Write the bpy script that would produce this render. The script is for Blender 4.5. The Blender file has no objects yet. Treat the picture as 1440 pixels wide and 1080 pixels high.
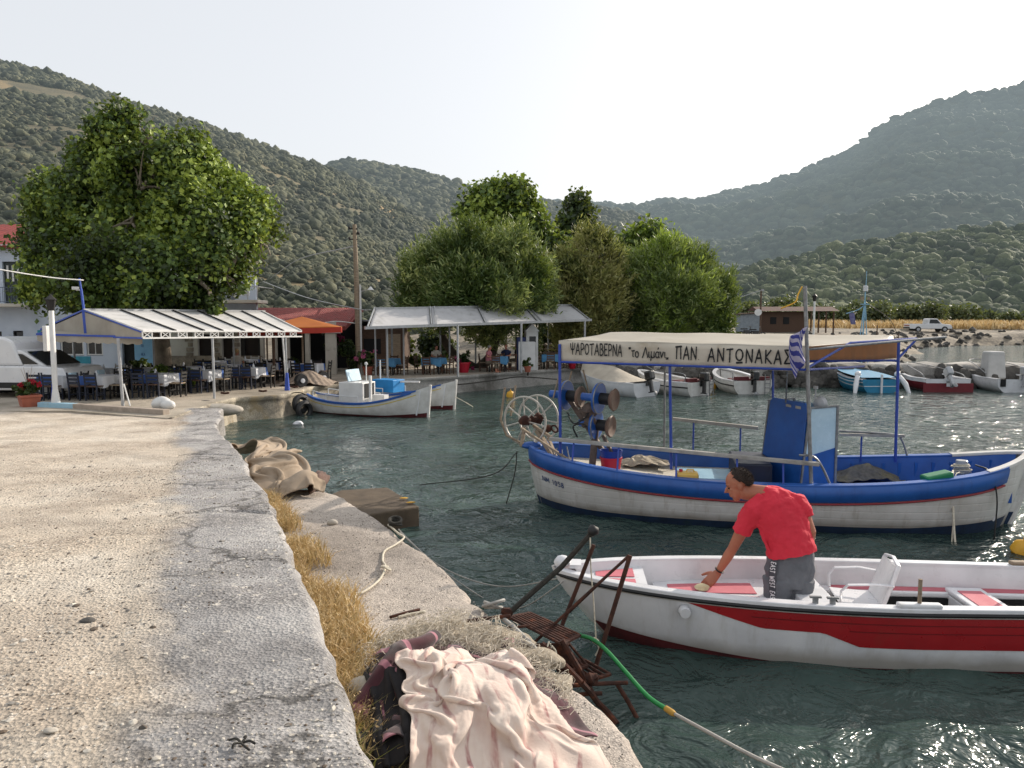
import bpy, bmesh, math, random
import numpy as np
from mathutils import Vector, Matrix, Euler
random.seed(7); RS = np.random.RandomState(11)
PI = math.pi; R = math.radians
sc = bpy.context.scene
COL = sc.collection
EYE = 3.3; FL = 1050.0; TH = math.atan(88 / FL)
# ---------------------------------------------------------------- survey of the place: a sight line through (px,py) of the photo
def ray(px, py):
    a, b = (px - 720) / FL, (540 - py) / FL
    return Vector((a, math.cos(TH) + b * math.sin(TH), -math.sin(TH) + b * math.cos(TH)))
def G(px, py, z=0.0):
    d = ray(px, py); t = (z - EYE) / d.z
    return Vector((d.x * t, d.y * t, z))
def D(px, py, Y):
    d = ray(px, py); t = Y / d.y
    return Vector((d.x * t, Y, EYE + d.z * t))
def lin(h):
    h = h.lstrip('#'); o = []
    for i in (0, 2, 4):
        c = int(h[i:i + 2], 16) / 255
        o.append(c / 12.92 if c <= .04045 else ((c + .055) / 1.055) ** 2.4)
    return tuple(o) + (1,)
def sm(a, b, x):
    t = np.clip((x - a) / (b - a), 0, 1); return t * t * (3 - 2 * t)
# ---------------------------------------------------------------- materials
class N:
    def __init__(s, name):
        s.m = bpy.data.materials.new(name); s.m.use_nodes = True
        s.t = s.m.node_tree; s.n = s.t.nodes; s.l = s.t.links
        s.b = s.n['Principled BSDF']; s.out = s.n['Material Output']
    def add(s, typ, **kw):
        n = s.n.new(typ)
        for k, v in kw.items(): setattr(n, k, v)
        return n
    def set(s, n, **kw):
        for k, v in kw.items():
            n.inputs[k.replace('_', ' ')].default_value = v
        return n
    def coord(s, world=False, stretch=None):
        if world: o = s.add('ShaderNodeNewGeometry').outputs['Position']
        else: o = s.add('ShaderNodeTexCoord').outputs['Object']
        if stretch:
            mp = s.add('ShaderNodeMapping'); mp.inputs['Scale'].default_value = stretch
            s.l.new(o, mp.inputs['Vector']); o = mp.outputs[0]
        return o
    def noise(s, co, scale, detail=5, rough=.55, dist=0):
        n = s.add('ShaderNodeTexNoise'); s.set(n, Scale=scale, Detail=detail, Roughness=rough, Distortion=dist)
        s.l.new(co, n.inputs['Vector']); return n.outputs['Fac']
    def ramp(s, fac, stops):
        r = s.add('ShaderNodeValToRGB'); e = r.color_ramp.elements
        while len(e) < len(stops): e.new(.5)
        for i, (p, c) in enumerate(stops):
            e[i].position = p; e[i].color = c if len(c) == 4 else tuple(c) + (1,)
        s.l.new(fac, r.inputs[0]); return r.outputs['Color']
    def mix(s, fac, a, b, mode='MIX'):
        m = s.add('ShaderNodeMix', data_type='RGBA', blend_type=mode)
        for sock, v in ((m.inputs[0], fac), (m.inputs[6], a), (m.inputs[7], b)):
            if isinstance(v, bpy.types.NodeSocket): s.l.new(v, sock)
            else: sock.default_value = v
        return m.outputs[2]
    def math(s, op, a, b=0.0):
        m = s.add('ShaderNodeMath', operation=op)
        for sock, v in ((m.inputs[0], a), (m.inputs[1], b)):
            if isinstance(v, bpy.types.NodeSocket): s.l.new(v, sock)
            else: sock.default_value = v
        return m.outputs[0]
    def bump(s, h, strength, dist=.01, nrm=None):
        b = s.add('ShaderNodeBump'); s.set(b, Strength=strength, Distance=dist)
        s.l.new(h, b.inputs['Height'])
        if nrm: s.l.new(nrm, b.inputs['Normal'])
        return b.outputs[0]
def mat(name, c, c2=None, scale=6, rough=.6, metal=0, bump=.15, bscale=60, bdist=.004, lo=.35, hi=.7, stain=None, sscale=2.0, slo=.55, shi=.75, stretch=None, coat=0, ss=0):
    k = N(name); co = k.coord(stretch=stretch)
    c = lin(c) if isinstance(c, str) else c
    if c2 is None: c2 = tuple(x * .8 for x in c[:3]) + (1,)
    elif isinstance(c2, str): c2 = lin(c2)
    colr = k.ramp(k.noise(co, scale), [(lo, c), (hi, c2)])
    if stain:
        f = k.ramp(k.noise(co, sscale, 8, .65), [(slo, (0, 0, 0)), (shi, (1, 1, 1))])
        colr = k.mix(f, colr, lin(stain) if isinstance(stain, str) else stain)
    k.l.new(colr, k.b.inputs['Base Color'])
    rn = k.noise(co, scale * 2.3, 3)
    rr = k.math('ADD', k.math('MULTIPLY', rn, .25), max(0.02, rough - .12)); k.l.new(rr, k.b.inputs['Roughness'])
    k.b.inputs['Metallic'].default_value = metal
    if coat: k.b.inputs['Coat Weight'].default_value = coat
    if bump: k.l.new(k.bump(k.noise(co, bscale, 6, .6), bump, bdist), k.b.inputs['Normal'])
    return k.m
def leafmat(name, c, c2, tr=.24, scale=.6, tc='#9aa838'):
    k = N(name); co = k.coord(world=True)
    colr = k.ramp(k.noise(co, scale, 3), [(.38, lin(c)), (.62, lin(c2))])
    k.l.new(colr, k.b.inputs['Base Color']); k.b.inputs['Roughness'].default_value = .55
    t = k.add('ShaderNodeBsdfTranslucent'); k.l.new(k.mix(.5, colr, lin(tc)), t.inputs['Color'])
    m = k.add('ShaderNodeMixShader'); m.inputs[0].default_value = tr
    k.l.new(k.b.outputs[0], m.inputs[1]); k.l.new(t.outputs[0], m.inputs[2]); k.l.new(m.outputs[0], k.out.inputs['Surface'])
    return k.m
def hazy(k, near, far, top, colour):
    """paints haze into distant surfaces: blue-grey emission that grows with distance (depends on the place only)"""
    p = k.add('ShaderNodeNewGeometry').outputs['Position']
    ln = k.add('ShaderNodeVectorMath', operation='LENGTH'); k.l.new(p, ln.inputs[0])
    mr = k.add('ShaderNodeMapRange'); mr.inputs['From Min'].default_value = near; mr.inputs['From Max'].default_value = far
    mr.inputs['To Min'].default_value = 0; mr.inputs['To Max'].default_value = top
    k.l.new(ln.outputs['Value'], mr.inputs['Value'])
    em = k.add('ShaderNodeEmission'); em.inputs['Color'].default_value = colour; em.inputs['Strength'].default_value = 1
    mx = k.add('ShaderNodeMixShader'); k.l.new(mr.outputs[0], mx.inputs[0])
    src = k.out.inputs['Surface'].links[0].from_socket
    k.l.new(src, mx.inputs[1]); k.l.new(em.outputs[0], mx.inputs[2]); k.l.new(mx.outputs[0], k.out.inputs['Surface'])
HAZE = (.43, .51, .55, 1)  # glow colour of the haze painted into the hill materials
def hillmat(name, c, c2, scale=.4, c3=None, top=.40, near=40, far=950):
    k = N(name); co = k.coord(world=True)
    colr = k.ramp(k.noise(co, scale, 6, .6), [(.4, lin(c)), (.62, lin(c2))])
    if c3: colr = k.mix(k.ramp(k.noise(co, .03, 5, .6), [(.55, (0, 0, 0)), (.62, (1, 1, 1))]), colr, lin(c3))
    colr = k.mix(.75, colr, k.ramp(k.noise(co, .022, 5, .6), [(.36, (.66, .68, .62)), (.64, (1.35, 1.28, 1.12))]), 'MULTIPLY')
    k.l.new(colr, k.b.inputs['Base Color']); k.b.inputs['Roughness'].default_value = .9
    k.l.new(k.bump(k.noise(co, 2.2, 6, .65), .6, .5), k.b.inputs['Normal'])
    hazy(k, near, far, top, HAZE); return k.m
# ---------------------------------------------------------------- mesh builder
def ico(sub):
    bm = bmesh.new(); bmesh.ops.create_icosphere(bm, subdivisions=sub, radius=1)
    v = np.array([x.co[:] for x in bm.verts]); f = np.array([[q.index for q in x.verts] for x in bm.faces]); bm.free(); return v, f
ICO = {i: ico(i) for i in (1, 2, 3, 4)}
_fk = np.random.RandomState(3).randn(14, 3); _fp = np.random.RandomState(4).rand(14) * 6.28
def fn(P, f=1.0, seed=0):
    P = np.asarray(P) * f + seed * 7.31; o = 0
    for i in range(14): o = o + np.sin(P @ _fk[i] + _fp[i] + 1.3 * np.sin(P @ _fk[(i + 5) % 14] * .7))
    return o / 5.0
class MB:
    DM = None
    def __init__(s): s.v = []; s.f = []; s.mi = []; s.m = 0; s.M = MB.DM
    def add(s, vs, fs, m=None):
        o = len(s.v)
        if s.M is not None: vs = [s.M @ Vector(v) for v in vs]
        s.v += [tuple(v) for v in vs]; s.f += [tuple(int(i) + o for i in f) for f in fs]
        s.mi += [s.m if m is None else m] * len(fs); return s
    def box(s, c, d, rz=0, rx=0, ry=0, m=None, taper=1.0):
        Q = Matrix.Translation(Vector(c)) @ Euler((rx, ry, rz)).to_matrix().to_4x4()
        vs = []
        for z in (-.5, .5):
            k = taper if z > 0 else 1
            for x, y in ((-.5, -.5), (.5, -.5), (.5, .5), (-.5, .5)): vs.append(Q @ Vector((x * d[0] * k, y * d[1] * k, z * d[2])))
        return s.add(vs, [(3, 2, 1, 0), (4, 5, 6, 7), (0, 1, 5, 4), (1, 2, 6, 5), (2, 3, 7, 6), (3, 0, 4, 7)], m)
    def beam(s, p0, p1, w, h, m=None):
        p0, p1 = Vector(p0), Vector(p1); d = p1 - p0; L = d.length
        if L < 1e-6: return s
        z = d / L; a = Vector((0, 0, 1)) if abs(z.z) < .95 else Vector((0, 1, 0)); x = a.cross(z).normalized(); y = z.cross(x)
        vs = []
        for p in (p0, p1):
            for i, j in ((-.5, -.5), (.5, -.5), (.5, .5), (-.5, .5)): vs.append(p + x * i * w + y * j * h)
        return s.add(vs, [(3, 2, 1, 0), (4, 5, 6, 7), (0, 1, 5, 4), (1, 2, 6, 5), (2, 3, 7, 6), (3, 0, 4, 7)], m)
    def cyl(s, p0, p1, r0, r1=None, n=10, m=None):
        return s.tube([p0, p1], [r0, r0 if r1 is None else r1], n, m)
    def tube(s, pts, r, n=7, m=None, cap=True, closed=False, flat=1.0):
        pts = [Vector(p) for p in pts]; k = len(pts)
        rs = r if isinstance(r, (list, tuple)) else [r] * k
        vs = []; a = None
        for i, p in enumerate(pts):
            if closed: d = pts[(i + 1) % k] - pts[i - 1]
            else: d = pts[min(i + 1, k - 1)] - pts[max(i - 1, 0)]
            if d.length < 1e-9: d = Vector((0, 0, 1))
            d.normalize()
            if a is None: a = (Vector((0, 0, 1)) if abs(d.z) < .9 else Vector((1, 0, 0)))
            x = d.cross(a); x = x.normalized() if x.length > 1e-6 else d.orthogonal().normalized()
            y = x.cross(d).normalized(); a = y
            for j in range(n):
                t = 2 * PI * j / n; vs.append(p + (x * math.cos(t) + y * math.sin(t) * flat) * rs[i])
        fs = []
        for i in range(k if closed else k - 1):
            for j in range(n):
                A = i * n + j; B = i * n + (j + 1) % n; i2 = (i + 1) % k
                fs.append((A, B, i2 * n + (j + 1) % n, i2 * n + j))
        if cap and not closed: fs += [tuple(range(n))[::-1], tuple((k - 1) * n + j for j in range(n))]
        return s.add(vs, fs, m)
    def lathe(s, prof, o=(0, 0, 0), axis=(0, 0, 1), n=20, m=None):
        z = Vector(axis).normalized(); x = z.orthogonal().normalized(); y = z.cross(x); o = Vector(o); vs = []
        for r, h in prof:
            for j in range(n):
                t = 2 * PI * j / n; vs.append(o + z * h + (x * math.cos(t) + y * math.sin(t)) * max(r, .0005))
        k = len(prof); fs = [(i * n + j, i * n + (j + 1) % n, (i + 1) * n + (j + 1) % n, (i + 1) * n + j) for i in range(k - 1) for j in range(n)]
        fs += [tuple(range(n))[::-1], tuple((k - 1) * n + j for j in range(n))]
        return s.add(vs, fs, m)
    def ring(s, c, axis, rad, r, n=36, k=6, m=None):
        z = Vector(axis).normalized(); x = z.orthogonal().normalized(); y = z.cross(x); c = Vector(c)
        return s.tube([c + (x * math.cos(2 * PI * i / n) + y * math.sin(2 * PI * i / n)) * rad for i in range(n)], r, k, m, closed=True)
    def blob(s, c, r, sub=2, amp=.15, f=2.0, seed=0, m=None, flatz=None):
        v, fc = ICO[sub]; r = np.array([r] * 3 if not hasattr(r, '__len__') else r)
        w = v * (1 + amp * fn(v, f, seed)[:, None]) * r + np.array(c)
        if flatz is not None: w[:, 2] = np.maximum(w[:, 2], flatz)
        return s.add([tuple(x) for x in w], fc, m)
    def sheet(s, P, m=None, closed_u=False, flip=False):
        nu = len(P); nv = len(P[0]); vs = [p for row in P for p in row]; fs = []
        for i in range(nu if closed_u else nu - 1):
            for j in range(nv - 1):
                q = (i * nv + j, ((i + 1) % nu) * nv + j, ((i + 1) % nu) * nv + j + 1, i * nv + j + 1)
                fs.append(q[::-1] if flip else q)
        return s.add(vs, fs, m)
    def poly(s, pts, m=None): return s.add(pts, [tuple(range(len(pts)))], m)
    def prism(s, pts, h, m=None):
        """pts: outline seen from above, each (x,y,z) top; extruded down by h"""
        k = len(pts); vs = [Vector(p) for p in pts] + [Vector(p) - Vector((0, 0, h)) for p in pts]
        fs = [tuple(range(k)), tuple(range(k, 2 * k))[::-1]] + [(i, i + k, (i + 1) % k + k, (i + 1) % k) for i in range(k)]
        return s.add(vs, fs, m)
    def extr(s, pts, d, m=None):
        d = Vector(d); k = len(pts); vs = [Vector(p) for p in pts] + [Vector(p) + d for p in pts]
        return s.add(vs, [tuple(range(k))[::-1], tuple(range(k, 2 * k))] + [(i, (i + 1) % k, (i + 1) % k + k, i + k) for i in range(k)], m)
    def build(s, name, mats, parent=None, smooth=False, bevel=0, solid=0, remesh=0, smoothit=0, sub=0, loc=None, auto=True, recalc=True):
        me = bpy.data.meshes.new(name); me.from_pydata(s.v, [], s.f); 
        if not isinstance(mats, (list, tuple)): mats = [mats]
        for q in mats: me.materials.append(q)
        me.polygons.foreach_set('material_index', s.mi)
        if recalc and len(s.f) < 60000:
            bm = bmesh.new(); bm.from_mesh(me); bmesh.ops.recalc_face_normals(bm, faces=bm.faces); bm.to_mesh(me); bm.free()
        if smooth:
            me.polygons.foreach_set('use_smooth', [True] * len(me.polygons))
        o = bpy.data.objects.new(name, me); COL.objects.link(o)
        if parent is not None: o.parent = parent
        if loc is not None: o.location = loc
        if solid: q = o.modifiers.new('t', 'SOLIDIFY'); q.thickness = solid; q.offset = 0
        if remesh: q = o.modifiers.new('r', 'REMESH'); q.mode = 'VOXEL'; q.voxel_size = remesh; q.use_smooth_shade = True
        if smoothit: q = o.modifiers.new('s', 'SMOOTH'); q.iterations = smoothit; q.factor = .5
        if sub: q = o.modifiers.new('u', 'SUBSURF'); q.levels = sub; q.render_levels = sub
        if bevel: q = o.modifiers.new('b', 'BEVEL'); q.width = bevel; q.segments = 2; q.limit_method = 'ANGLE'; q.angle_limit = R(40)
        if smooth and auto and not remesh:
            me.set_sharp_from_angle(angle=R(42))
        return o
def np_mesh(name, v, f, mats, mi=None, parent=None, smooth=False):
    me = bpy.data.meshes.new(name); v = np.asarray(v, np.float32); f = np.asarray(f, np.int32); k = f.shape[1]
    me.vertices.add(len(v)); me.vertices.foreach_set('co', v.ravel())
    me.loops.add(f.size); me.loops.foreach_set('vertex_index', f.ravel())
    me.polygons.add(len(f)); me.polygons.foreach_set('loop_start', np.arange(len(f), dtype=np.int32) * k)
    try: me.polygons.foreach_set('loop_total', np.full(len(f), k, np.int32))
    except Exception: pass
    for q in (mats if isinstance(mats, (list, tuple)) else [mats]): me.materials.append(q)
    if mi is not None: me.polygons.foreach_set('material_index', np.asarray(mi, np.int32))
    me.polygons.foreach_set('use_smooth', np.full(len(f), smooth, bool))
    me.update(calc_edges=True); me.validate()
    o = bpy.data.objects.new(name, me); COL.objects.link(o)
    if parent is not None: o.parent = parent
    return o
def tag(o, label=None, cat=None, group=None, kind=None):
    if label: o['label'] = label
    if cat: o['category'] = cat
    if group: o['group'] = group
    if kind: o['kind'] = kind
    return o
def thing(name, label, cat, loc=(0, 0, 0), rz=0, group=None, s=1.0, rx=0, ry=0):
    o = bpy.data.objects.new(name, None); COL.objects.link(o); o.location = loc; o.rotation_euler = (rx, ry, rz); o.scale = (s, s, s)
    o.empty_display_size = .2
    return tag(o, label, cat, group)
def dup(root, label, loc, rz=None, s=None, group=None):
    kids = {}
    for o in list(COL.objects): kids.setdefault(o.parent, []).append(o)
    def cp(o, par):
        c = o.copy(); COL.objects.link(c); c.parent = par
        for ch in kids.get(o, []): cp(ch, c)
        return c
    c = root.copy(); COL.objects.link(c); c.location = loc
    if rz is not None: c.rotation_euler = (root.rotation_euler[0], root.rotation_euler[1], rz)
    if s is not None: c.scale = (s, s, s)
    for ch in kids.get(root, []): cp(ch, c)
    c['label'] = label
    if group: c['group'] = group
    return c
def curve_pts(pts, n=8):
    """Catmull-Rom through points"""
    P = [Vector(p) for p in pts]; P = [P[0] * 2 - P[1]] + P + [P[-1] * 2 - P[-2]]; o = []
    for i in range(1, len(P) - 2):
        for k in range(n):
            t = k / n; a, b, c, d = P[i - 1:i + 3]
            o.append(.5 * ((2 * b) + (c - a) * t + (2 * a - 5 * b + 4 * c - d) * t * t + (3 * b - a - 3 * c + d) * t ** 3))
    o.append(P[-2]); return o
def rope(name, pts, r, m, label, cat='rope', sag=0, n=8, group=None, parent=None):
    p = curve_pts(pts, n)
    if sag:
        k = len(p)
        for i, q in enumerate(p): t = i / (k - 1); q.z -= sag * 4 * t * (1 - t)
    b = MB(); b.tube(p, r, 6)
    o = b.build(name, m, parent, smooth=True, auto=False)
    if parent is None: tag(o, label, cat, group)
    return o
# ---------------------------------------------------------------- strokes of painted lettering
def arc(cx, cy, rx, ry, a0, a1, n=12):
    return [(cx + rx * math.cos(R(a0 + (a1 - a0) * i / n)), cy + ry * math.sin(R(a0 + (a1 - a0) * i / n))) for i in range(n + 1)]
GL = {
 'Ψ': (.66, [[(0, .98), (.06, .62)] + arc(.32, .62, .26, .2, 180, 360) + [(.66, 1)], [(.33, 1.05), (.3, 0)]]),
 'Α': (.62, [[(0, -.02), (.33, 1), (.6, -.03)], [(.1, .34), (.53, .36)]]),
 'Ρ': (.5, [[(.06, -.03), (.05, .98)], [(0, .95)] + arc(.2, .72, .27, .26, 90, -90) + [(.06, .44)]]),
 'Ο': (.6, [arc(.29, .5, .27, .43, 90, 450, 20)]),
 'Τ': (.6, [[(-.02, .93), (.6, .99)], [(.31, .96), (.29, 0)]]),
 'Β': (.52, [[(.06, 0), (.06, 1)], [(.0, .97)] + arc(.2, .76, .22, .23, 85, -90) + arc(.2, .27, .3, .26, 90, -95) + [(.04, .02)]]),
 'Ε': (.5, [[(.5, .97), (.06, .98), (.05, .02), (.5, .04)], [(.06, .5), (.4, .52)]]),
 'Ν': (.6, [[(.04, -.03), (.06, .98), (.54, .02), (.57, 1.02)]]),
 'Π': (.66, [[(-.02, .93), (.68, .99)], [(.14, .95), (.1, 0)], [(.54, .96), (.56, 0)]]),
 'Κ': (.56, [[(.06, 0), (.07, 1)], [(.52, .98), (.08, .46), (.58, -.02)]]),
 'Ω': (.66, [arc(.32, .56, .3, .4, 90, 450, 20), [(.04, -.02), (.62, .02)]]),
 'Σ': (.56, [[(.5, .98), (.04, .97), (.36, .52), (.03, .02), (.58, .05), (.66, -.02)]]),
 'Λ': (.62, [[(-.08, -.02), (.0, .04), (.34, 1), (.62, -.02)]]),
 'τ': (.42, [[(0, .58), (.42, .62)], [(.2, .6), (.19, .1), (.28, 0)]]),
 'ο': (.42, [arc(.2, .3, .18, .28, 90, 450, 16)]),
 'ι': (.22, [[(.06, .6), (.07, .1), (.18, .02)]]),
 'μ': (.52, [[(.03, -.32), (.08, .6)], [(.07, .15)] + arc(.24, .15, .16, .15, 180, 360) + [(.42, .6)], [(.41, .2), (.5, .02)]]),
 'ά': (.5, [arc(.2, .28, .18, .28, 40, 330, 16), [(.42, .6), (.38, .1), (.48, .0)], [(.26, .78), (.36, .98)]]),
 'ν': (.42, [[(0, .6), (.16, .02), (.38, .6)]]),
 '“': (.26, [[(.02, .95), (.06, .72)], [(.16, .97), (.2, .74)]]),
 '„': (.26, [[(.04, .1), (.0, -.12)], [(.18, .1), (.14, -.12)]]),
 '.': (.2, [[(.06, .0), (.08, .03)]]), ' ': (.36, []),
 'E': (.5, [[(.5, 1), (.05, 1), (.05, 0), (.5, 0)], [(.05, .5), (.42, .5)]]), 'A': (.6, [[(0, 0), (.3, 1), (.6, 0)], [(.1, .35), (.5, .35)]]),
 'S': (.52, [arc(.26, .75, .22, .24, 30, 260) + arc(.26, .25, .22, .25, 90, -150)]), 'T': (.56, [[(0, 1), (.56, 1)], [(.28, 1), (.28, 0)]]),
 'W': (.8, [[(0, 1), (.2, 0), (.4, .8), (.6, 0), (.8, 1)]]), 'M': (.7, [[(0, 0), (.05, 1), (.35, .3), (.65, 1), (.7, 0)]]), 'N': (.6, [[(0, 0), (0, 1), (.6, 0), (.6, 1)]]),
 '1': (.3, [[(.02, .8), (.18, 1), (.18, 0)]]), '0': (.5, [arc(.24, .5, .2, .5, 90, 450, 14)]), '5': (.5, [[(.45, 1), (.08, 1), (.06, .58)] + arc(.22, .3, .24, .3, 110, -140)]),
 '8': (.5, [arc(.24, .75, .18, .25, 90, 450, 12), arc(.24, .25, .22, .25, 90, 450, 12)]),
}
def text_strokes(b, s, h, pos, w=.1, gap=.2, jitter=.02, m=None):
    """pos(x,y)->3D point of the painted surface (x along, y up, metres); returns length"""
    x = 0; rnd = random.Random(5)
    for ch in s:
        wd, st = GL[ch]; jy = rnd.uniform(-jitter, jitter) * h
        for line in st:
            q = [Vector((x + a * h, bb * h + jy)) for a, bb in line]
            L = []; 
            for i in range(len(q) - 1):
                k = max(1, int((q[i + 1] - q[i]).length / (.12 * h)))
                L += [q[i].lerp(q[i + 1], j / k) for j in range(k)]
            L.append(q[-1]); vs = []; fs = []
            for i, p in enumerate(L):
                d = L[min(i + 1, len(L) - 1)] - L[max(i - 1, 0)]; d.normalize(); nn = Vector((-d.y, d.x)) * w * h * .5 * (.85 + .3 * rnd.random())
                vs += [pos(*(p + nn)), pos(*(p - nn))]
                if i: fs.append((2 * i - 2, 2 * i, 2 * i + 1, 2 * i - 1))
            b.add(vs, fs, m)
        x += (wd + gap) * h
    return x
# ---------------------------------------------------------------- draped cloth: small position-based solver over a height field
def drape(nx, ny, w, h, place, height, steps=90, iters=8, seed=1, comp=1.0, jit=.02, fric=.75, bend=.25, thick=.006, bend4=0):
    rs = np.random.RandomState(seed); P = np.zeros((ny, nx, 3))
    u, v = np.meshgrid(np.linspace(0, 1, nx), np.linspace(0, 1, ny)); P[...] = place(u, v)
    P[..., 2] += jit * fn(np.stack([u * 9, v * 9, u * 0], -1).reshape(-1, 3), 1, seed).reshape(ny, nx) + rs.randn(ny, nx) * .001
    V = np.zeros_like(P); dx, dy = w / (nx - 1), h / (ny - 1); dd = math.hypot(dx, dy)
    def con(a, b, rest, k=1.0):
        d = P[b] - P[a]; l = np.linalg.norm(d, axis=-1, keepdims=True) + 1e-9; c = d * (.5 * k * (l - rest) / l); P[a] += c; P[b] -= c
    S = slice
    sets = []
    for o in (0, 1):
        nxx = (nx - 1 - o) // 2 * 2 + o; nyy = (ny - 1 - o) // 2 * 2 + o
        sets.append(((S(None), S(o, nxx, 2)), (S(None), S(o + 1, nxx + 1, 2)), dx, 1.0))
        sets.append(((S(o, nyy, 2), S(None)), (S(o + 1, nyy + 1, 2), S(None)), dy, 1.0))
        sets.append(((S(o, nyy, 2), S(0, nx - 1)), (S(o + 1, nyy + 1, 2), S(1, nx)), dd, .35))
        sets.append(((S(o, nyy, 2), S(1, nx)), (S(o + 1, nyy + 1, 2), S(0, nx - 1)), dd, .35))
    def con2(a, b, rest, k):
        d = P[b] - P[a]; l = np.linalg.norm(d, axis=-1, keepdims=True) + 1e-9
        c = d * (.5 * k * np.minimum(l - rest, 0) / l); P[a] += -(-c); P[b] -= c
    b4 = []
    for o in range(10):
        n2 = len(range(o, nx - 5, 10)); b4.append(((S(None), S(o, nx - 5, 10)), (S(None), S(o + 5, o + 5 + 10 * n2 - 9, 10)), 4.7 * dx))
        n2 = len(range(o, ny - 5, 10)); b4.append(((S(o, ny - 5, 10), S(None)), (S(o + 5, o + 5 + 10 * n2 - 9, 10), S(None)), 4.7 * dy))
    for it in range(steps):
        V[..., 2] -= 9.8 * .016; V *= .985; old = P.copy(); P += V * .016
        for _ in range(iters):
            for a, b, r, k in sets: con(a, b, r, k)
            for o in range(4):
                a = (S(None), S(o, nx - 2, 4)); n2 = len(range(o, nx - 2, 4)); bsl = (S(None), S(o + 2, o + 2 + 4 * n2 - 3, 4)); con2(a, bsl, 2 * dx, bend)
                if bend4 and o == 0:
                    for (A_, B_, R_) in b4: con2(A_, B_, R_, bend4)
                a = (S(o, ny - 2, 4), S(None)); n2 = len(range(o, ny - 2, 4)); bsl = (S(o + 2, o + 2 + 4 * n2 - 3, 4), S(None)); con2(a, bsl, 2 * dy, bend)
            hz = height(P[..., 0], P[..., 1]) + thick; m = P[..., 2] < hz
            P[..., 2] = np.where(m, hz, P[..., 2])
            P[..., :2] = np.where(m[..., None], P[..., :2] + (old[..., :2] - P[..., :2]) * fric, P[..., :2])
        V = (P - old) / .016
        sp = np.linalg.norm(V, axis=-1, keepdims=True); V *= np.minimum(1, 3.0 / (sp + 1e-9))
    return P
def cloth_obj(name, P, m, parent=None, solid=.006, sub=1, matfn=None):
    ny, nx = P.shape[:2]; i = np.arange(ny * nx).reshape(ny, nx)
    f = np.stack([i[:-1, :-1], i[:-1, 1:], i[1:, 1:], i[1:, :-1]], -1).reshape(-1, 4)
    o = np_mesh(name, P.reshape(-1, 3), f, m, None, parent, True)
    uv = o.data.uv_layers.new(name='UVMap'); li = f.ravel(); U = (li % nx) / (nx - 1); Vv = (li // nx) / (ny - 1)
    uv.data.foreach_set('uv', np.stack([U, Vv], -1).astype(np.float32).ravel())
    if sub: q = o.modifiers.new('u', 'SUBSURF'); q.levels = sub; q.render_levels = sub
    if solid: q = o.modifiers.new('t', 'SOLIDIFY'); q.thickness = solid; q.offset = 0
    return o
# ================================================================ SETTING
# ---- water: real wavelets near the quay, fine ripples in the material
def water_mat():
    k = N('sea_water'); co = k.coord(world=True)
    dep = k.ramp(k.noise(co, .35, 3), [(.35, lin('#2b3a37')), (.7, lin('#435651'))])
    k.l.new(dep, k.b.inputs['Base Color']); k.b.inputs['Roughness'].default_value = .09; k.b.inputs['IOR'].default_value = 1.33
    a = k.coord(world=True, stretch=(1.0, 1.0, 1)); 
    n1 = k.bump(k.noise(a, 1.5, 4, .55, .8), .8, .26)
    n2 = k.bump(k.noise(a, 5.5, 3, .5, .5), .6, .06, n1)
    k.l.new(n2, k.b.inputs['Normal']); return k.m
M_water = water_mat()
def waves(x, y, fade=True):
    z = 0
    r = np.random.RandomState(5); Wn = 0
    for i in range(26):
        a = r.uniform(-.9, .9) + 1.9; L = .28 * 1.14 ** (i * .62) * r.uniform(.8, 1.2); kx, ky = math.cos(a) / L * 6.283, math.sin(a) / L * 6.283
        A = .0036 * L ** .9 * 4
        ph = r.uniform(0, 6.28) + 1.2 * np.sin(x * .7 * r.uniform(.5, 1.5) + r.uniform(0, 6)) + 1.2 * np.sin(y * .8 * r.uniform(.5, 1.5) + r.uniform(0, 6))
        z = z + A * (1 - np.abs(np.sin(.5 * (kx * x + ky * y + ph))) * 1.6 + .2)
    return z * .38
def make_water():
    d = np.concatenate([np.linspace(2.2, 16, 330), 16 * 1.012 ** np.arange(1, 150), [110, 130, 160, 400]])
    t = np.linspace(-.75, 1.05, 620)
    Y, T = np.meshgrid(d, t, indexing='ij'); X = T * Y
    z = waves(X, Y); z = z * np.clip(1.25 - Y / 60, .0, 1); z = z - z[:200].mean() * np.clip(1.25 - Y / 60, 0, 1)
    v = np.stack([X, Y, z], -1).reshape(-1, 3); n, m = len(d), len(t); i = np.arange(n * m).reshape(n, m)
    f = np.stack([i[:-1, :-1], i[:-1, 1:], i[1:, 1:], i[1:, :-1]], -1).reshape(-1, 4)
    tag(np_mesh('water', v, f, M_water, smooth=True), kind='structure')
    b = MB(); b.poly([(-150, -60, -.12), (700, -60, -.12), (700, 500, -.12), (-150, 500, -.12)])
    tag(b.build('open_sea', M_water), kind='structure')
make_water()
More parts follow.
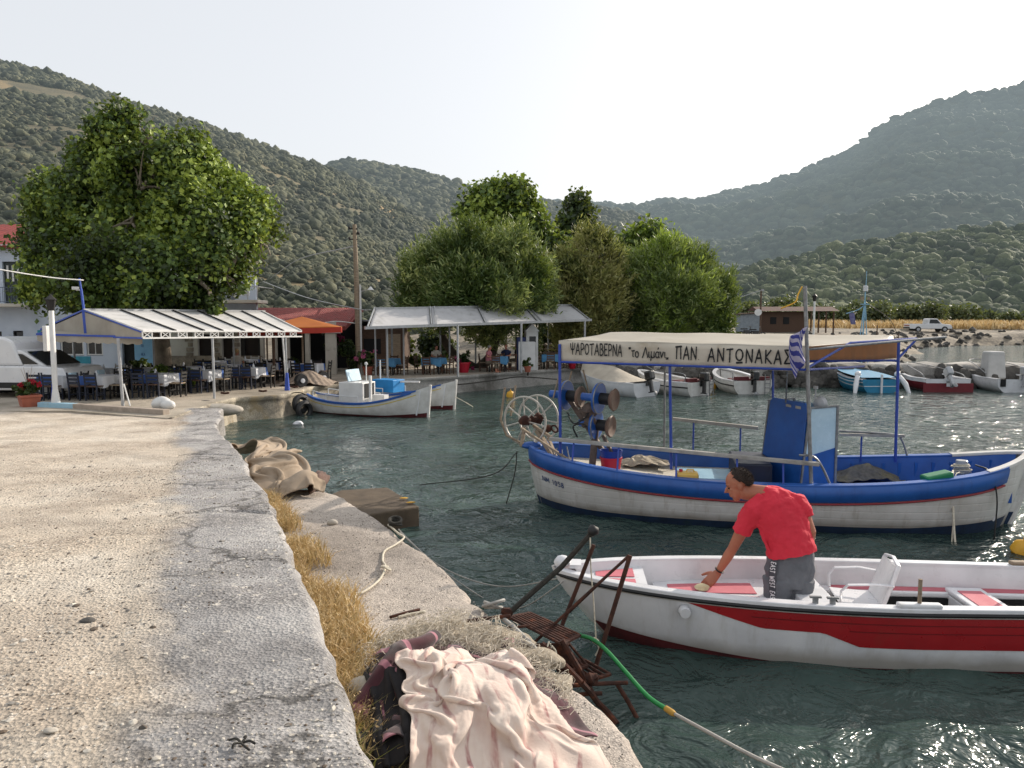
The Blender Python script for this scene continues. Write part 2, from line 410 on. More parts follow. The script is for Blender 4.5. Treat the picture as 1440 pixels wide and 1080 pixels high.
# ---- concrete
def ground_mat(name, dust, pale, dark, gravel=.5, gsc=38, patches=None, cr=.0):
    k = N(name); co = k.coord(world=True)
    base = k.ramp(k.noise(co, .55, 8, .62), [(.36, lin(dark)), (.5, lin(dust)), (.66, lin(pale))])
    vo = k.add('ShaderNodeTexVoronoi'); k.set(vo, Scale=gsc); k.l.new(co, vo.inputs['Vector'])
    g = k.ramp(vo.outputs['Color'], [(.2, (.25, .24, .23)), (.6, (.85, .84, .82)), (.95, (1.5, 1.46, 1.4))])
    base = k.mix(gravel, base, g, 'MULTIPLY')
    fine = k.ramp(k.noise(co, 95, 4, .7), [(.3, (.5, .5, .5)), (.7, (1.3, 1.3, 1.3))])
    base = k.mix(.55, base, fine, 'MULTIPLY')
    if patches:
        base = k.mix(k.ramp(k.noise(co, 1.7, 6, .6), [(.56, (0, 0, 0)), (.66, (1, 1, 1))]), base, lin(patches))
    k.l.new(base, k.b.inputs['Base Color']); k.b.inputs['Roughness'].default_value = .92
    b1 = k.bump(k.noise(co, 6, 8, .7), .5, .03); b2 = k.bump(vo.outputs['Distance'], .6, .012, b1); b3 = k.bump(k.noise(co, 120, 5, .7), .6, .006, b2)
    k.l.new(b3, k.b.inputs['Normal']); return k.m
M_quay = ground_mat('quay_dust', '#b7a792', '#c9bba6', '#998a78', .45, 46)
M_edge = ground_mat('quay_concrete', '#9d9a97', '#b5b1ad', '#74716f', .6, 60)
M_ledge = ground_mat('ledge_concrete', '#b8aea4', '#cbc1b6', '#978e85', .4, 70)
M_terr = ground_mat('terrace_concrete', '#aba192', '#bdb2a2', '#8e8576', .2, 50)
M_wall = ground_mat('sea_wall_concrete', '#b3aa98', '#c8bda6', '#6e675c', .35, 30, patches='#8a7c62')
M_wall2 = ground_mat('grey_sea_wall', '#94928e', '#a9a6a0', '#5f5d58', .25, 30)
M_land = ground_mat('bank_earth', '#7f7668', '#968b78', '#5c554a', .5, 4)
M_rock = mat('dark_rock', '#55524e', '#2f2d2b', 1.5, .9, bump=.7, bscale=9, bdist=.04, stain='#6b675f')
M_pale = mat('pale_rock', '#b8b1a6', '#8f887c', 2.5, .9, bump=.6, bscale=12, bdist=.03)
def top_mat():
    k = N('quay_top'); co = k.coord(world=True)
    a = k.ramp(k.noise(co, .55, 8, .62), [(.36, lin('#ac9f90')), (.5, lin('#c4b8a8')), (.66, lin('#d6cdbf'))])
    c = k.ramp(k.noise(co, .9, 8, .66), [(.36, lin('#7f7d7c')), (.5, lin('#9f9d9c')), (.66, lin('#bbb9b7'))])
    at = k.add('ShaderNodeAttribute', attribute_name='strip')
    f = k.math('ADD', at.outputs['Fac'], k.math('MULTIPLY', k.math('SUBTRACT', k.noise(co, 5, 6, .7), .5), .9)); f = k.ramp(f, [(.25, (0, 0, 0)), (.85, (1, 1, 1))])
    base = k.mix(f, a, c)
    dk = k.ramp(k.noise(co, 1.15, 7, .7, .4), [(.5, (1, 1, 1)), (.68, (.62, .6, .6))]); base = k.mix(.65, base, dk, 'MULTIPLY')
    vo = k.add('ShaderNodeTexVoronoi'); k.set(vo, Scale=55.); k.l.new(co, vo.inputs['Vector'])
    vb = k.add('ShaderNodeTexVoronoi'); k.set(vb, Scale=34.); k.l.new(co, vb.inputs['Vector'])
    gm = k.math('MULTIPLY', k.ramp(k.noise(co, .8, 6, .65, .3), [(.38, (.15, .15, .15)), (.62, (1, 1, 1))]), .7)
    base = k.mix(gm, base, k.ramp(vo.outputs['Color'], [(.15, (.32, .30, .29)), (.55, (.95, .93, .90)), (.95, (1.7, 1.66, 1.6))]), 'MULTIPLY')
    base = k.mix(k.ramp(vb.outputs['Color'], [(.86, (0, 0, 0)), (.90, (.55, .55, .55))]), base, lin('#d8d0c4'))
    base = k.mix(.5, base, k.ramp(k.noise(co, 110, 4, .7), [(.3, (.5, .5, .5)), (.7, (1.4, 1.4, 1.4))]), 'MULTIPLY')
    vc = k.add('ShaderNodeTexVoronoi', feature='DISTANCE_TO_EDGE'); k.set(vc, Scale=.55); wc = k.add('ShaderNodeVectorMath', operation='ADD'); k.l.new(co, wc.inputs[0]); nz_ = k.add('ShaderNodeTexNoise'); k.set(nz_, Scale=2.2, Detail=6.); k.l.new(co, nz_.inputs['Vector']); k.l.new(nz_.outputs['Color'], wc.inputs[1]); k.l.new(wc.outputs[0], vc.inputs['Vector'])
    base = k.mix(k.math('MULTIPLY', k.ramp(vc.outputs['Distance'], [(.004, (1, 1, 1)), (.02, (0, 0, 0))]), k.math('MULTIPLY', at.outputs['Fac'], .75)), base, lin('#3f3c39'))
    k.l.new(base, k.b.inputs['Base Color']); k.b.inputs['Roughness'].default_value = .93
    b1 = k.bump(k.noise(co, 6, 8, .7), .6, .04); b2 = k.bump(vo.outputs['Distance'], .8, .014, b1); b3 = k.bump(k.noise(co, 120, 5, .7), .7, .008, b2)
    k.l.new(b3, k.b.inputs['Normal']); return k.m
M_quay_top = top_mat()
def zq(y): return 1.6 - .40 * sm(4, 11, y) - .30 * sm(10, 17, y) - .15 * sm(16, 21, y)
EDGE = [(.62 + 1.15, -2.6), (.57, .0), tuple(G(519, 1080, 1.62)[:2])] + [tuple(G(px, py, z)[:2]) for px, py, z in ((440, 860, 1.57), (397, 750, 1.45), (350, 650, 1.2), (305, 600, .9))]
def edge_x(y):
    ys = [p[1] for p in EDGE]; xs = [p[0] for p in EDGE]
    return np.interp(y, ys, xs)
YE = EDGE[-1][1]
def make_quay():
    # surface: rows along y, columns from the edge to the left
    ys = np.concatenate([np.linspace(-2.5, 12, 330), np.linspace(12.06, 21.5, 90)])
    ss = np.concatenate([np.linspace(0, 1.6, 70), np.linspace(1.64, 5.5, 90), np.linspace(5.6, 40, 60)])
    Y, S = np.meshgrid(ys, ss, indexing='ij')
    jag = .035 * fn(np.stack([Y * 2.3, Y * 0, Y * 0], -1).reshape(-1, 3), 1, 2).reshape(Y.shape) + .02 * fn(np.stack([Y * 9, Y * 0, Y * 0], -1).reshape(-1, 3), 1, 5).reshape(Y.shape)
    X = edge_x(np.minimum(Y, YE)) - np.maximum(Y - YE, 0) * .35 - S + jag * np.exp(-S * 3)
    P = np.stack([X, Y, X * 0], -1).reshape(-1, 3)
    z = zq(Y) + (.02 * fn(P, .8, 1) + .012 * fn(P, 2.6, 3) + .006 * fn(P, 8, 4) + .003 * fn(P, 22, 6)).reshape(Y.shape)
    # broken edge of the concrete strip, about 1.0 m wide, slightly proud; cracks across it
    wstrip = 1.02 + .14 * fn(np.stack([Y * 1.3, Y * 0, Y * 0], -1).reshape(-1, 3), 1, 9).reshape(Y.shape)
    z = z + .022 * (1 - sm(-.08, .14, S - wstrip)) - .05 * np.exp(-(S / .03) ** 2)
    for yc, dp in ((3.9, .0), (6.95, .06), (9.1, .05), (11.8, .04), (14.2, .04)):
        yy = Y - yc - .18 * np.sin(S * 3 + yc) - .06 * fn(P, 5, 8).reshape(Y.shape)
        z = z - dp * np.exp(-(yy / .035) ** 2) * (S < wstrip + .1)
    v = np.stack([X, Y, z], -1).reshape(-1, 3); n, m = Y.shape; i = np.arange(n * m).reshape(n, m)
    f = np.stack([i[:-1, :-1], i[1:, :-1], i[1:, 1:], i[:-1, 1:]], -1).reshape(-1, 4)
    o = np_mesh('quay', v, f, [M_quay_top], smooth=True); tag(o, kind='structure')
    at = o.data.attributes.new('strip', 'FLOAT', 'POINT'); at.data.foreach_set('value', (1 - sm(-.35, .22, S - wstrip + .12 * fn(P, 3.1, 12).reshape(Y.shape))).astype(np.float32).ravel())
    # wall face down to the ledge / water
    E = np.stack([X[:, 0], Y[:, 0]], -1); rows = []
    for k in range(13):
        t = k / 12; q = np.stack([E[:, 0] + .03 * fn(np.stack([E[:, 1] * 3, E[:, 1] * 0 + t * 5, E[:, 1] * 0], -1), 1, 3) * (t > 0), E[:, 1], z[:, 0] * (1 - t) + t * -1.2], -1); rows.append(q)
    V = np.stack(rows, 0); a, b_ = V.shape[:2]; i = np.arange(a * b_).reshape(a, b_)
    f = np.stack([i[:-1, :-1], i[:-1, 1:], i[1:, 1:], i[1:, :-1]], -1).reshape(-1, 4)
    tag(np_mesh('quay_wall_face', V.reshape(-1, 3), f, M_edge, smooth=True), kind='structure')
    return X, Y, z, S
QX, QY, QZ, QS = make_quay()
def quay_z(x, y): return float(zq(y)) + .01
# ---- lower ledge
LZ = .65
LEDGE = [G(px, py, LZ) for px, py in ((1010, 1150), (915, 1080), (872, 1022), (820, 975), (760, 928), (715, 885), (690, 860), (662, 838), (640, 812), (598, 775), (545, 738), (500, 706), (458, 690))]
def make_ledge():
    ys0 = [p.y for p in LEDGE][::1]; xs0 = [p.x for p in LEDGE]
    ys = np.linspace(-1.0, LEDGE[-1].y, 300); ex = np.interp(ys, ys0, xs0)
    ex = np.where(ys < ys0[0], xs0[0] + (ys0[0] - ys) * .42, ex)
    ex = ex + .03 * fn(np.stack([ys * 4, ys * 0, ys * 0], -1), 1, 2) + .022 * fn(np.stack([ys * 13, ys * 0, ys * 0], -1), 1, 3)
    base = edge_x(ys) - .25; T = np.concatenate([np.linspace(0, .96, 60), [.975, .985, .993, 1.0]])
    Y, Tt = np.meshgrid(ys, T, indexing='ij'); X = base[:, None] + (ex - base)[:, None] * Tt
    P = np.stack([X, Y, X * 0], -1).reshape(-1, 3)
    z = LZ + (.012 * fn(P, 1.2, 1) + .008 * fn(P, 5, 3) + .004 * fn(P, 17, 4)).reshape(Y.shape)
    dist = (ex[:, None] - X); z = z - .05 * np.exp(-(dist / .03) ** 2) - .02 * np.exp(-(dist / .12) ** 2) * (1 + fn(P, 7, 2).reshape(Y.shape))
    v = [np.stack([X, Y, z], -1)]
    rows = []
    for k in range(1, 12):
        t = k / 11; off = .05 * fn(np.stack([ys * 3, ys * 0 + t * 4, ys * 0], -1), 1, 6) + .02 * fn(np.stack([ys * 11, ys * 0 + t * 9, ys * 0], -1), 1, 7)
        rows.append(np.stack([ex + off - .06 * t, ys, z[:, -1] * (1 - t) - 1.0 * t], -1))
    V = np.concatenate([v[0], np.stack(rows, 1)], 1); n, m = V.shape[:2]; i = np.arange(n * m).reshape(n, m)
    f = np.stack([i[:-1, :-1], i[:-1, 1:], i[1:, 1:], i[1:, :-1]], -1).reshape(-1, 4)
    tag(np_mesh('lower_quay', V.reshape(-1, 3), f, M_ledge, smooth=True), kind='structure')
    b = MB(); e = V[-1]; b.prism([tuple(e[0]), (e[60][0], e[60][1], LZ), (e[60][0] - .1, e[60][1] + .15, LZ - .02), (e[0][0], e[0][1] + .2, LZ - .02)], 1.6)
    tag(b.build('lower_quay_end', M_ledge, bevel=.02), kind='structure')
make_ledge()
# ---- pebbles and crumbs (nobody could count them)
def make_gravel():
    v0, f0 = ICO[1]; V = []; F = []; MI = []; o = 0; rs = np.random.RandomState(21)
    def put(x, y, z, r, mi):
        nonlocal o
        sc3 = r * rs.uniform(.6, 1.2, 3) * [1, 1, .6]; a = rs.rand() * 6; ca, sa = math.cos(a), math.sin(a)
        p = v0 * sc3 * (1 + .25 * rs.randn(len(v0))[:, None]); p = np.stack([p[:, 0] * ca - p[:, 1] * sa, p[:, 0] * sa + p[:, 1] * ca, p[:, 2]], -1) + [x, y, z]
        V.append(p); F.append(f0 + o); MI.extend([mi] * len(f0)); o += len(v0)
    n, m = QX.shape
    for q in range(22000):
        y = 2.4 + 10 * rs.rand() ** 1.7; s = abs(rs.normal(1.3, .9)) if rs.rand() < .6 else rs.uniform(.0, 5)
        if fn(np.array([[y * 1.1, s * 1.3, 0]]), 1, 4)[0] < rs.uniform(-.8, .5): continue
        i = int(np.searchsorted(QY[:, 0], y)); j = int(np.searchsorted(QS[0], s)); 
        if i >= n or j >= m: continue
        big = rs.rand() < .03
        put(QX[i, j], QY[i, j] , QZ[i, j] + .001, (rs.uniform(.011, .022) if big else rs.uniform(.003, .0095)), 0 if rs.rand() < .5 else (1 if rs.rand() < .6 else 2))
    for q in range(2600):
        y = rs.uniform(3.0, 11); t = rs.rand(); ex = np.interp(y, [p.y for p in LEDGE], [p.x for p in LEDGE]); bx = edge_x(y)
        put(bx + (ex - bx - .05) * t, y, LZ + .004, rs.uniform(.003, .009), rs.randint(0, 3))
    mm = [mat('pebble_pale', '#c9c3b8', '#a79f93', 30, .9, bump=0), mat('pebble_grey', '#8c8780', '#6d6964', 30, .9, bump=0), mat('pebble_dark', '#4f4a45', '#6a5a4a', 30, .9, bump=0)]
    tag(np_mesh('gravel', np.concatenate(V), np.concatenate(F), mm, MI), kind='stuff', label='loose pebbles and crumbs of concrete on the quay', cat='gravel')
make_gravel()
# ---- stones one can pick out
def stone(name, px, py, z, r, label, m=M_pale, group=None, seed=1, sq=(1, .8, .6)):
    p = G(px, py, z); b = MB(); b.blob((0, 0, r * sq[2] * .7), (r * sq[0], r * sq[1], r * sq[2]), 3, .22, 1.2, seed)
    o = b.build(name, m, loc=p, smooth=True, auto=False); return tag(o, label, 'stone', group)
stone('stone', 467, 738, LZ, .07, 'fist sized grey stone lying on the lower quay', seed=2)
stone('stone', 520, 990, LZ, .17, 'grey rock against the quay wall beside the dark blanket', seed=5)
# ---- terrace by the first taverna
TZ = .78
T1 = [(-60, 18.6), (-18, 20.2)] + [tuple(G(px, py, TZ)[:2]) for px, py in ((60, 574), (150, 581), (238, 588), (300, 566), (330, 559), (390, 555.5), (420, 549.5), (436, 544))]
T1w = [G(px, py, TZ) for px, py in ((238, 588), (300, 566), (330, 559), (390, 555.5), (420, 549.5), (436, 544), (500, 537), (548, 533.5), (643, 528.5), (733, 522.5), (790, 518.5), (905, 514.5))]
def make_terrace():
    b = MB()
    top = [Vector((-70, 20.9, TZ)), Vector((-12.5, 21.0, TZ))] + T1w + [Vector((T1w[-1].x, 46, TZ)), Vector((-70, 46, TZ))]
    b.prism(top, 2.4)
    tag(b.build('terrace', M_terr), kind='structure')
    # sea wall faces with a coping, uneven
    def face(pts, name, m, cop, seed):
        V = []; L = []
        for i in range(len(pts) - 1):
            k = max(2, int((pts[i + 1] - pts[i]).length / .18)); L += [pts[i].lerp(pts[i + 1], j / k) for j in range(k)]
        L.append(pts[-1]); L = np.array([p[:] for p in L]); d = np.gradient(L[:, :2], axis=0); nn = np.stack([d[:, 1], -d[:, 0]], -1); nn /= np.linalg.norm(nn, axis=1)[:, None]
        for t, o_, z in [(0, .0, TZ + .012), (0, .07, TZ + .010), (0, .09, TZ - .03), (0, .085, TZ - .14), (0, .05, TZ - .16)] + [(0, .05 + .02 * q, TZ - .16 - q * .14) for q in range(1, 9)]:
            q = L.copy(); w_ = .03 * fn(np.stack([q[:, 0] * 2, q[:, 1] * 2, q[:, 0] * 0 + z * 4], -1), 1, seed); q[:, :2] += nn * (o_ + (w_ if z < TZ - .1 else w_ * .3))[:, None]; q[:, 2] = z; V.append(q)
        V = np.stack(V, 0); a, c = V.shape[:2]; i = np.arange(a * c).reshape(a, c); f = np.stack([i[:-1, :-1], i[:-1, 1:], i[1:, 1:], i[1:, :-1]], -1).reshape(-1, 4)
        tag(np_mesh(name, V.reshape(-1, 3), f, m, smooth=True), kind='structure')
    face(T1w[:7], 'sea_wall', M_wall, 0, 1); face(T1w[6:], 'sea_wall', M_wall2, 0, 2)
    # kerb along the terrace: light blue first, bare concrete after
    a, c, e = G(57, 572, TZ), G(107, 574, TZ), G(234, 583, TZ)
    for p, q, m in ((a, c, 'blue'), (c, e, 'conc')):
        b = MB(); b.beam(p + Vector((0, 0, .0)), q + Vector((0, 0, .0)), .22, .28); 
        o = b.build('kerb', mat('kerb_' + m, '#8fb4c6' if m == 'blue' else '#a89a8c', '#9cbccb' if m == 'blue' else '#8f8478', 5, .8, bump=.4, bscale=20, stain='#8b8277'), bevel=.015)
        tag(o, kind='structure')
make_terrace()
# blocks of stone where quay and terrace meet
for i, (px, py, r, s, lb) in enumerate(((300, 583, .55, (1.5, .9, .38), 'broad flat boulder at the broken corner of the quay'), (262, 580, .5, (1.7, .8, .3), 'long pale slab wedged behind the quay corner'),
        (292, 578, .28, (1.2, 1, .7), 'brown rounded rock between the slabs at the quay corner'), (322, 586, .5, (1, 1.2, .5), 'low wet rock at the foot of the sea wall'))):
    stone('boulder', px, py, .45 if i < 3 else .1, r, lb, M_pale if i != 2 else M_rock, seed=10 + i, sq=s)
# ---- far land round the bay
SH = [(-120, 43.5), (2, 43.5), (7, 44.5), (17, 48), (31, 58), (43, 78), (53, 95), (64, 102), (90, 106), (200, 112), (500, 120)]
def shore_d(x, y):
    """distance inland (+) of the shoreline"""
    P = np.stack([x, y], -1); best = np.full(x.shape, 1e9); sg = np.ones(x.shape)
    for a, b in zip(SH[:-1], SH[1:]):
        a = np.array(a, float); d = np.array(b) - a; t = np.clip(((P - a) @ d) / (d @ d), 0, 1); q = a + t[..., None] * d; r = P - q
        l = np.linalg.norm(r, axis=-1); m = l < best; best = np.where(m, l, best); sg = np.where(m, np.sign(d[0] * r[..., 1] - d[1] * r[..., 0]), sg)
    return best * sg
def land_z(x, y):
    x = np.asarray(x, float); y = np.asarray(y, float); d = shore_d(x, y)
    P = np.stack([x, y, x * 0], -1).reshape(-1, 3); nz = fn(P, .35, 2).reshape(x.shape)
    z = -1.0 + 2.6 * sm(-2, 5, d + nz * .8) + .6 * sm(4, 12, d) + 3.0 * sm(10, 110, d) + .09 * nz * sm(0, 4, d) + .05 * fn(P, 1.3, 3).reshape(x.shape)
    left = sm(6, -2, x) * sm(75, 50, y); return np.where(d > 0, z * (1 - left) + left * np.minimum(z, .74 + .03 * np.maximum(y - 46, 0)), z)
def make_land():
    ys = np.concatenate([np.linspace(41, 75, 60), np.linspace(76, 135, 90), np.linspace(137, 420, 60)])
    t = np.linspace(-1.2, 1.5, 330); Y, T = np.meshgrid(ys, t, indexing='ij'); X = T * Y * np.where(T > 0, 1, 1)
    z = land_z(X, Y); v = np.stack([X, Y, z], -1).reshape(-1, 3); n, m = Y.shape; i = np.arange(n * m).reshape(n, m)
    f = np.stack([i[:-1, :-1], i[:-1, 1:], i[1:, 1:], i[1:, :-1]], -1).reshape(-1, 4)
    tag(np_mesh('ground', v, f, M_land, smooth=True), kind='structure')
make_land()
def L3(px, py, Y): p = D(px, py, Y); return Vector((p.x, Y, float(land_z(p.x, Y))))
# ---- breakwater: concrete top on rough dark rocks
def make_mole():
    A, B = Vector((5.6, 39.6, 0)), Vector((40, 37.6, 0)); d = (B - A).normalized(); n = Vector((-d.y, d.x, 0)); b = MB()
    k = 120; rows = []
    for s, z in ((-1.35, .2), (-1.2, 1.0), (-1.0, 1.12), (.9, 1.14), (1.2, .9), (1.5, -.5)):
        rows.append([A + d * ((B - A).length * i / k) + n * (s + .1 * math.sin(i * 1.7 + s * 5)) + Vector((0, 0, z + .05 * math.sin(i * .9 + s))) for i in range(k + 1)])
    b.sheet(rows); tag(b.build('breakwater', M_wall2, smooth=True), kind='structure')
    V = []; F = []; o = 0; rs = np.random.RandomState(8); v0, f0 = ICO[2]
    for i in range(520):
        t = rs.rand(); row = rs.rand(); p = A + d * ((B - A).length * t); r = rs.uniform(.18, .42)
        c = np.array([p.x, p.y, 0]) + np.array([n.x, n.y, 0]) * (-1.2 - .45 * (1 - row)) + [0, 0, -.1 + row * 1.0]
        q = v0 * (1 + .25 * fn(v0, 1.4, i)[:, None]) * r * rs.uniform(.7, 1.3, 3) + c; V.append(q); F.append(f0 + o); o += len(v0)
    # riprap against the end of the terrace wall too
    tag(np_mesh('breakwater_rocks', np.concatenate(V), np.concatenate(F), M_rock), kind='stuff', label='rough dark rocks piled along the breakwater', cat='rocks')
make_mole()
# far bank stones
def make_bank():
    V = []; F = []; o = 0; rs = np.random.RandomState(18); v0, f0 = ICO[1]
    seg = [(np.array(a, float), np.array(b, float)) for a, b in zip(SH[3:-2], SH[4:-1])]
    for i in range(350):
        a, b = seg[rs.randint(len(seg))]; t = rs.rand(); p = a + (b - a) * t; nn = np.array([-(b - a)[1], (b - a)[0]]); nn /= np.linalg.norm(nn)
        dd = abs(rs.normal(0, 4)); p = p + nn * dd; r = rs.uniform(.15, .5)
        q = v0 * r * rs.uniform(.6, 1.3, 3) * (1 + .15 * rs.randn(len(v0))[:, None]) + [p[0], p[1], float(land_z(p[0], p[1]))]
        V.append(q); F.append(f0 + o); o += len(v0)
    tag(np_mesh('shore_stones', np.concatenate(V), np.concatenate(F), M_rock), kind='stuff', label='grey stones strewn along the far shore', cat='stones')
make_bank()
# ---- hills
def hill(name, sil, Yb, Yr, zb, m, s_pow=1.0, nz=1.0, seed=0, over=.35):
    px = np.arange(sil[0][0], sil[-1][0] + 1, 8.0); py = np.interp(px, [a for a, _ in sil], [b for _, b in sil])
    yr = Yr(px) if callable(Yr) else np.full(px.shape, float(Yr)); yb = Yb(px) if callable(Yb) else np.full(px.shape, float(Yb))
    top = np.array([D(a, b, c)[:] for a, b, c in zip(px, py, yr)])
    def pt(ci, s):
        ci = np.asarray(ci, float); s = np.asarray(s, float)
        gx = np.interp(ci, np.arange(len(px)), (px - 720) / FL); zr = np.interp(ci, np.arange(len(px)), top[:, 2]); Y1 = np.interp(ci, np.arange(len(px)), yr); Y0 = np.interp(ci, np.arange(len(px)), yb)
        Y = Y0 + (Y1 - Y0) * s; X = gx * Y; sc_ = np.minimum(s, 2 - s); prof = np.sign(sc_) * np.abs(sc_) ** s_pow
        P = np.stack([X, Y, X * 0], -1).reshape(-1, 3)
        nn = (fn(P, .018, seed) * 5 + fn(P, .06, seed + 1) * 1.6).reshape(X.shape) * nz * np.clip(s * (1 - s) * 4, -.3, 1)
        return X, Y, zb + (zr - zb) * prof + nn
    ci = np.arange(len(px)); ss = np.concatenate([np.linspace(-.012, 1, 90), np.linspace(1.02, 1 + over, 8)])
    S, C = np.meshgrid(ss, ci, indexing='ij'); X, Y, Z = pt(C, S); v = np.stack([X, Y, Z], -1).reshape(-1, 3); n, k = S.shape; i = np.arange(n * k).reshape(n, k)
    f = np.stack([i[:-1, :-1], i[:-1, 1:], i[1:, 1:], i[1:, :-1]], -1).reshape(-1, 4)
    tag(np_mesh(name, v, f, m, smooth=True), kind='structure')
    return pt, len(px) - 1
def bush_templates(n, blobs, sub, seed):
    T = []; rs = np.random.RandomState(seed); v0, f0 = ICO[sub]
    for t in range(n):
        V = []; F = []; o = 0
        for q in range(blobs):
            c = rs.uniform(-.5, .5, 3) * [1, 1, .6] + [0, 0, .25]; r = rs.uniform(.4, .75) if blobs > 1 else .9
            V.append(v0 * (1 + .28 * fn(v0, 2.4, t * 9 + q)[:, None]) * r * [1, 1, .85] + c); F.append(f0 + o); o += len(v0)
        T.append((np.concatenate(V), np.concatenate(F)))
    return T
def scatter(name, pts, sizes, T, mats, label, seed=3, mi=None, cards=0, cs=.4):
    rs = np.random.RandomState(seed); V = []; F = []; M_ = []; o = 0
    for k, (p, s) in enumerate(zip(pts, sizes)):
        v, f = T[rs.randint(len(T))]; a = rs.rand() * 6.28; ca, sa = math.cos(a), math.sin(a)
        q = np.stack([v[:, 0] * ca - v[:, 1] * sa, v[:, 0] * sa + v[:, 1] * ca, v[:, 2] * rs.uniform(.8, 1.15)], -1) * s + p
        V.append(q); F.append(f + o); mk = rs.randint(len(mats)); M_.append(np.full(len(f), mk)); o += len(v)
        if cards:
            j = rs.randint(len(f), size=cards); c = q[f[j]].mean(1); nr = c - (np.asarray(p) + [0, 0, s * .2]); nr /= np.linalg.norm(nr, axis=1)[:, None] + 1e-6; c = c + nr * s * rs.uniform(-.02, .16, (cards, 1)); a = rs.randn(cards, 3); a /= np.linalg.norm(a, axis=1)[:, None]; b_ = np.cross(nr + .5 * a, rs.randn(cards, 3)); b_ /= np.linalg.norm(b_, axis=1)[:, None] + 1e-6; z_ = cs * rs.uniform(.5, 1.3, (cards, 1))
            V.append(np.stack([c - a * z_ * .5, c + b_ * z_ * .4, c + a * z_ * .5], 1).reshape(-1, 3)); F.append(np.arange(cards * 3).reshape(-1, 3) + o); M_.append(np.full(cards, (mk + (rs.rand() < .5)) % len(mats))); o += cards * 3
    return tag(np_mesh(name, np.concatenate(V), np.concatenate(F), mats, np.concatenate(M_), smooth=True), label, 'trees', kind='stuff')
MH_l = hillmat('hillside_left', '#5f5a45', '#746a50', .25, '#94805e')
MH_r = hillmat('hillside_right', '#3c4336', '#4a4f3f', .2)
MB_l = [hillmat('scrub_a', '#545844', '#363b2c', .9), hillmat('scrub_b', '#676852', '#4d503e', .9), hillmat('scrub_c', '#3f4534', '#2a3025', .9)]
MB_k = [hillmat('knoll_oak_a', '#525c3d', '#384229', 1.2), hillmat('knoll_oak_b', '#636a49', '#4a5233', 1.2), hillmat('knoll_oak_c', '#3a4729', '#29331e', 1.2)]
def cover(pt, nc, n, smin, smax, T, mats, name, label, size, seed, thresh=-9, bands=None, sp=1.0, cards=0, cs=.4):
    rs = np.random.RandomState(seed); c = rs.rand(n) * nc; s = smin + (smax - smin) * rs.rand(n) ** sp; s[:n // 25] = 1.0 + rs.uniform(-.01, .005, n // 25)
    X, Y, Z = pt(c, s); P = np.stack([X, Y, Z], -1); keep = fn(P * [1, 1, 0], .03, seed) > thresh
    if bands:
        for (c0, c1, s0, s1, pr) in bands:
            w_ = s + .012 * fn(P, .05, 3); keep &= ~((c > c0) & (c < c1) & (w_ > s0) & (w_ < s1) & (rs.rand(n) < pr))
    P = P[keep]; order = np.argsort(-P[:, 1]); P = P[order]; sz = size(P[:, 1]) * (.5 + 1.25 * np.random.RandomState(seed + 1).rand(len(P)) ** 1.8) * (1 + .18 * fn(P * [1, 1, 0], .08, 3))
    P[:, 2] -= sz * .15
    return scatter(name, P, sz, T, mats, label, seed, None, cards, cs)
T1b = bush_templates(8, 1, 2, 1); T3b = bush_templates(8, 4, 1, 2); T5b = bush_templates(8, 7, 2, 3)
S1 = [(-420, 20), (-100, 62), (0, 84), (60, 98), (110, 110), (200, 148), (300, 178), (400, 218), (465, 240), (520, 268), (600, 312), (700, 372), (760, 420), (820, 452)]
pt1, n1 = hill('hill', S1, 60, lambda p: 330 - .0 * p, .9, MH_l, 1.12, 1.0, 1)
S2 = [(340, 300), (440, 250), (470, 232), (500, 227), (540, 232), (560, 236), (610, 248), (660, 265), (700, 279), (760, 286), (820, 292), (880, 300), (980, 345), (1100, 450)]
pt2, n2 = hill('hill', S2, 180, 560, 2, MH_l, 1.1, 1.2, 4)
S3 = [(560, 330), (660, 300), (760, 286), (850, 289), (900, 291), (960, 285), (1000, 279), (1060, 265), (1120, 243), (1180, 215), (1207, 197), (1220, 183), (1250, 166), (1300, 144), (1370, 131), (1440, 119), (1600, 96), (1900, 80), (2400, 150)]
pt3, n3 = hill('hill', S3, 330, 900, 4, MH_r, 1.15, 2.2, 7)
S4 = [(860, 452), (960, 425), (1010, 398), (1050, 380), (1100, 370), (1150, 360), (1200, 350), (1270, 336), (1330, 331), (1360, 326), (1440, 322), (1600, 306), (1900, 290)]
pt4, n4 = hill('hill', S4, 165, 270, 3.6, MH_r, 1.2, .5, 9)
# earth terraces on the left hill: thinner scrub in bands
def cpx(px, S): return (px - S[0][0]) / 8
b1 = [(cpx(-60, S1), cpx(140, S1), .50, .55, .8), (cpx(-60, S1), cpx(120, S1), .41, .45, .75), (cpx(350, S1), cpx(540, S1), .66, .70, .75), (cpx(380, S1), cpx(560, S1), .54, .57, .7), (cpx(400, S1), cpx(600, S1), .36, .38, .6)]
cover(pt1, n1, 29000, .02, 1.0, T3b, MB_l, 'hillside_scrub', 'olive and oak scrub covering the left hill', lambda y: .68 + y * .0028, 31, -1.6, b1, .8, 14, .36)
cover(pt2, n2, 13000, .15, 1.0, T1b, MB_l, 'hillside_scrub', 'scrub covering the round topped middle hill', lambda y: 1.35 + y * .0018, 41, -1.7, cards=9, cs=.6)
cover(pt3, n3, 20000, .12, 1.0, T1b, [hillmat('mountain_scrub_a', '#39452f', '#2a3524', .5, top=.45), hillmat('mountain_scrub_b', '#46503a', '#343e2b', .5, top=.45)], 'mountain_scrub', 'dark scrub covering the big right mountain', lambda y: 2.3 + y * .0022, 51, -2.5, cards=5, cs=1.0)
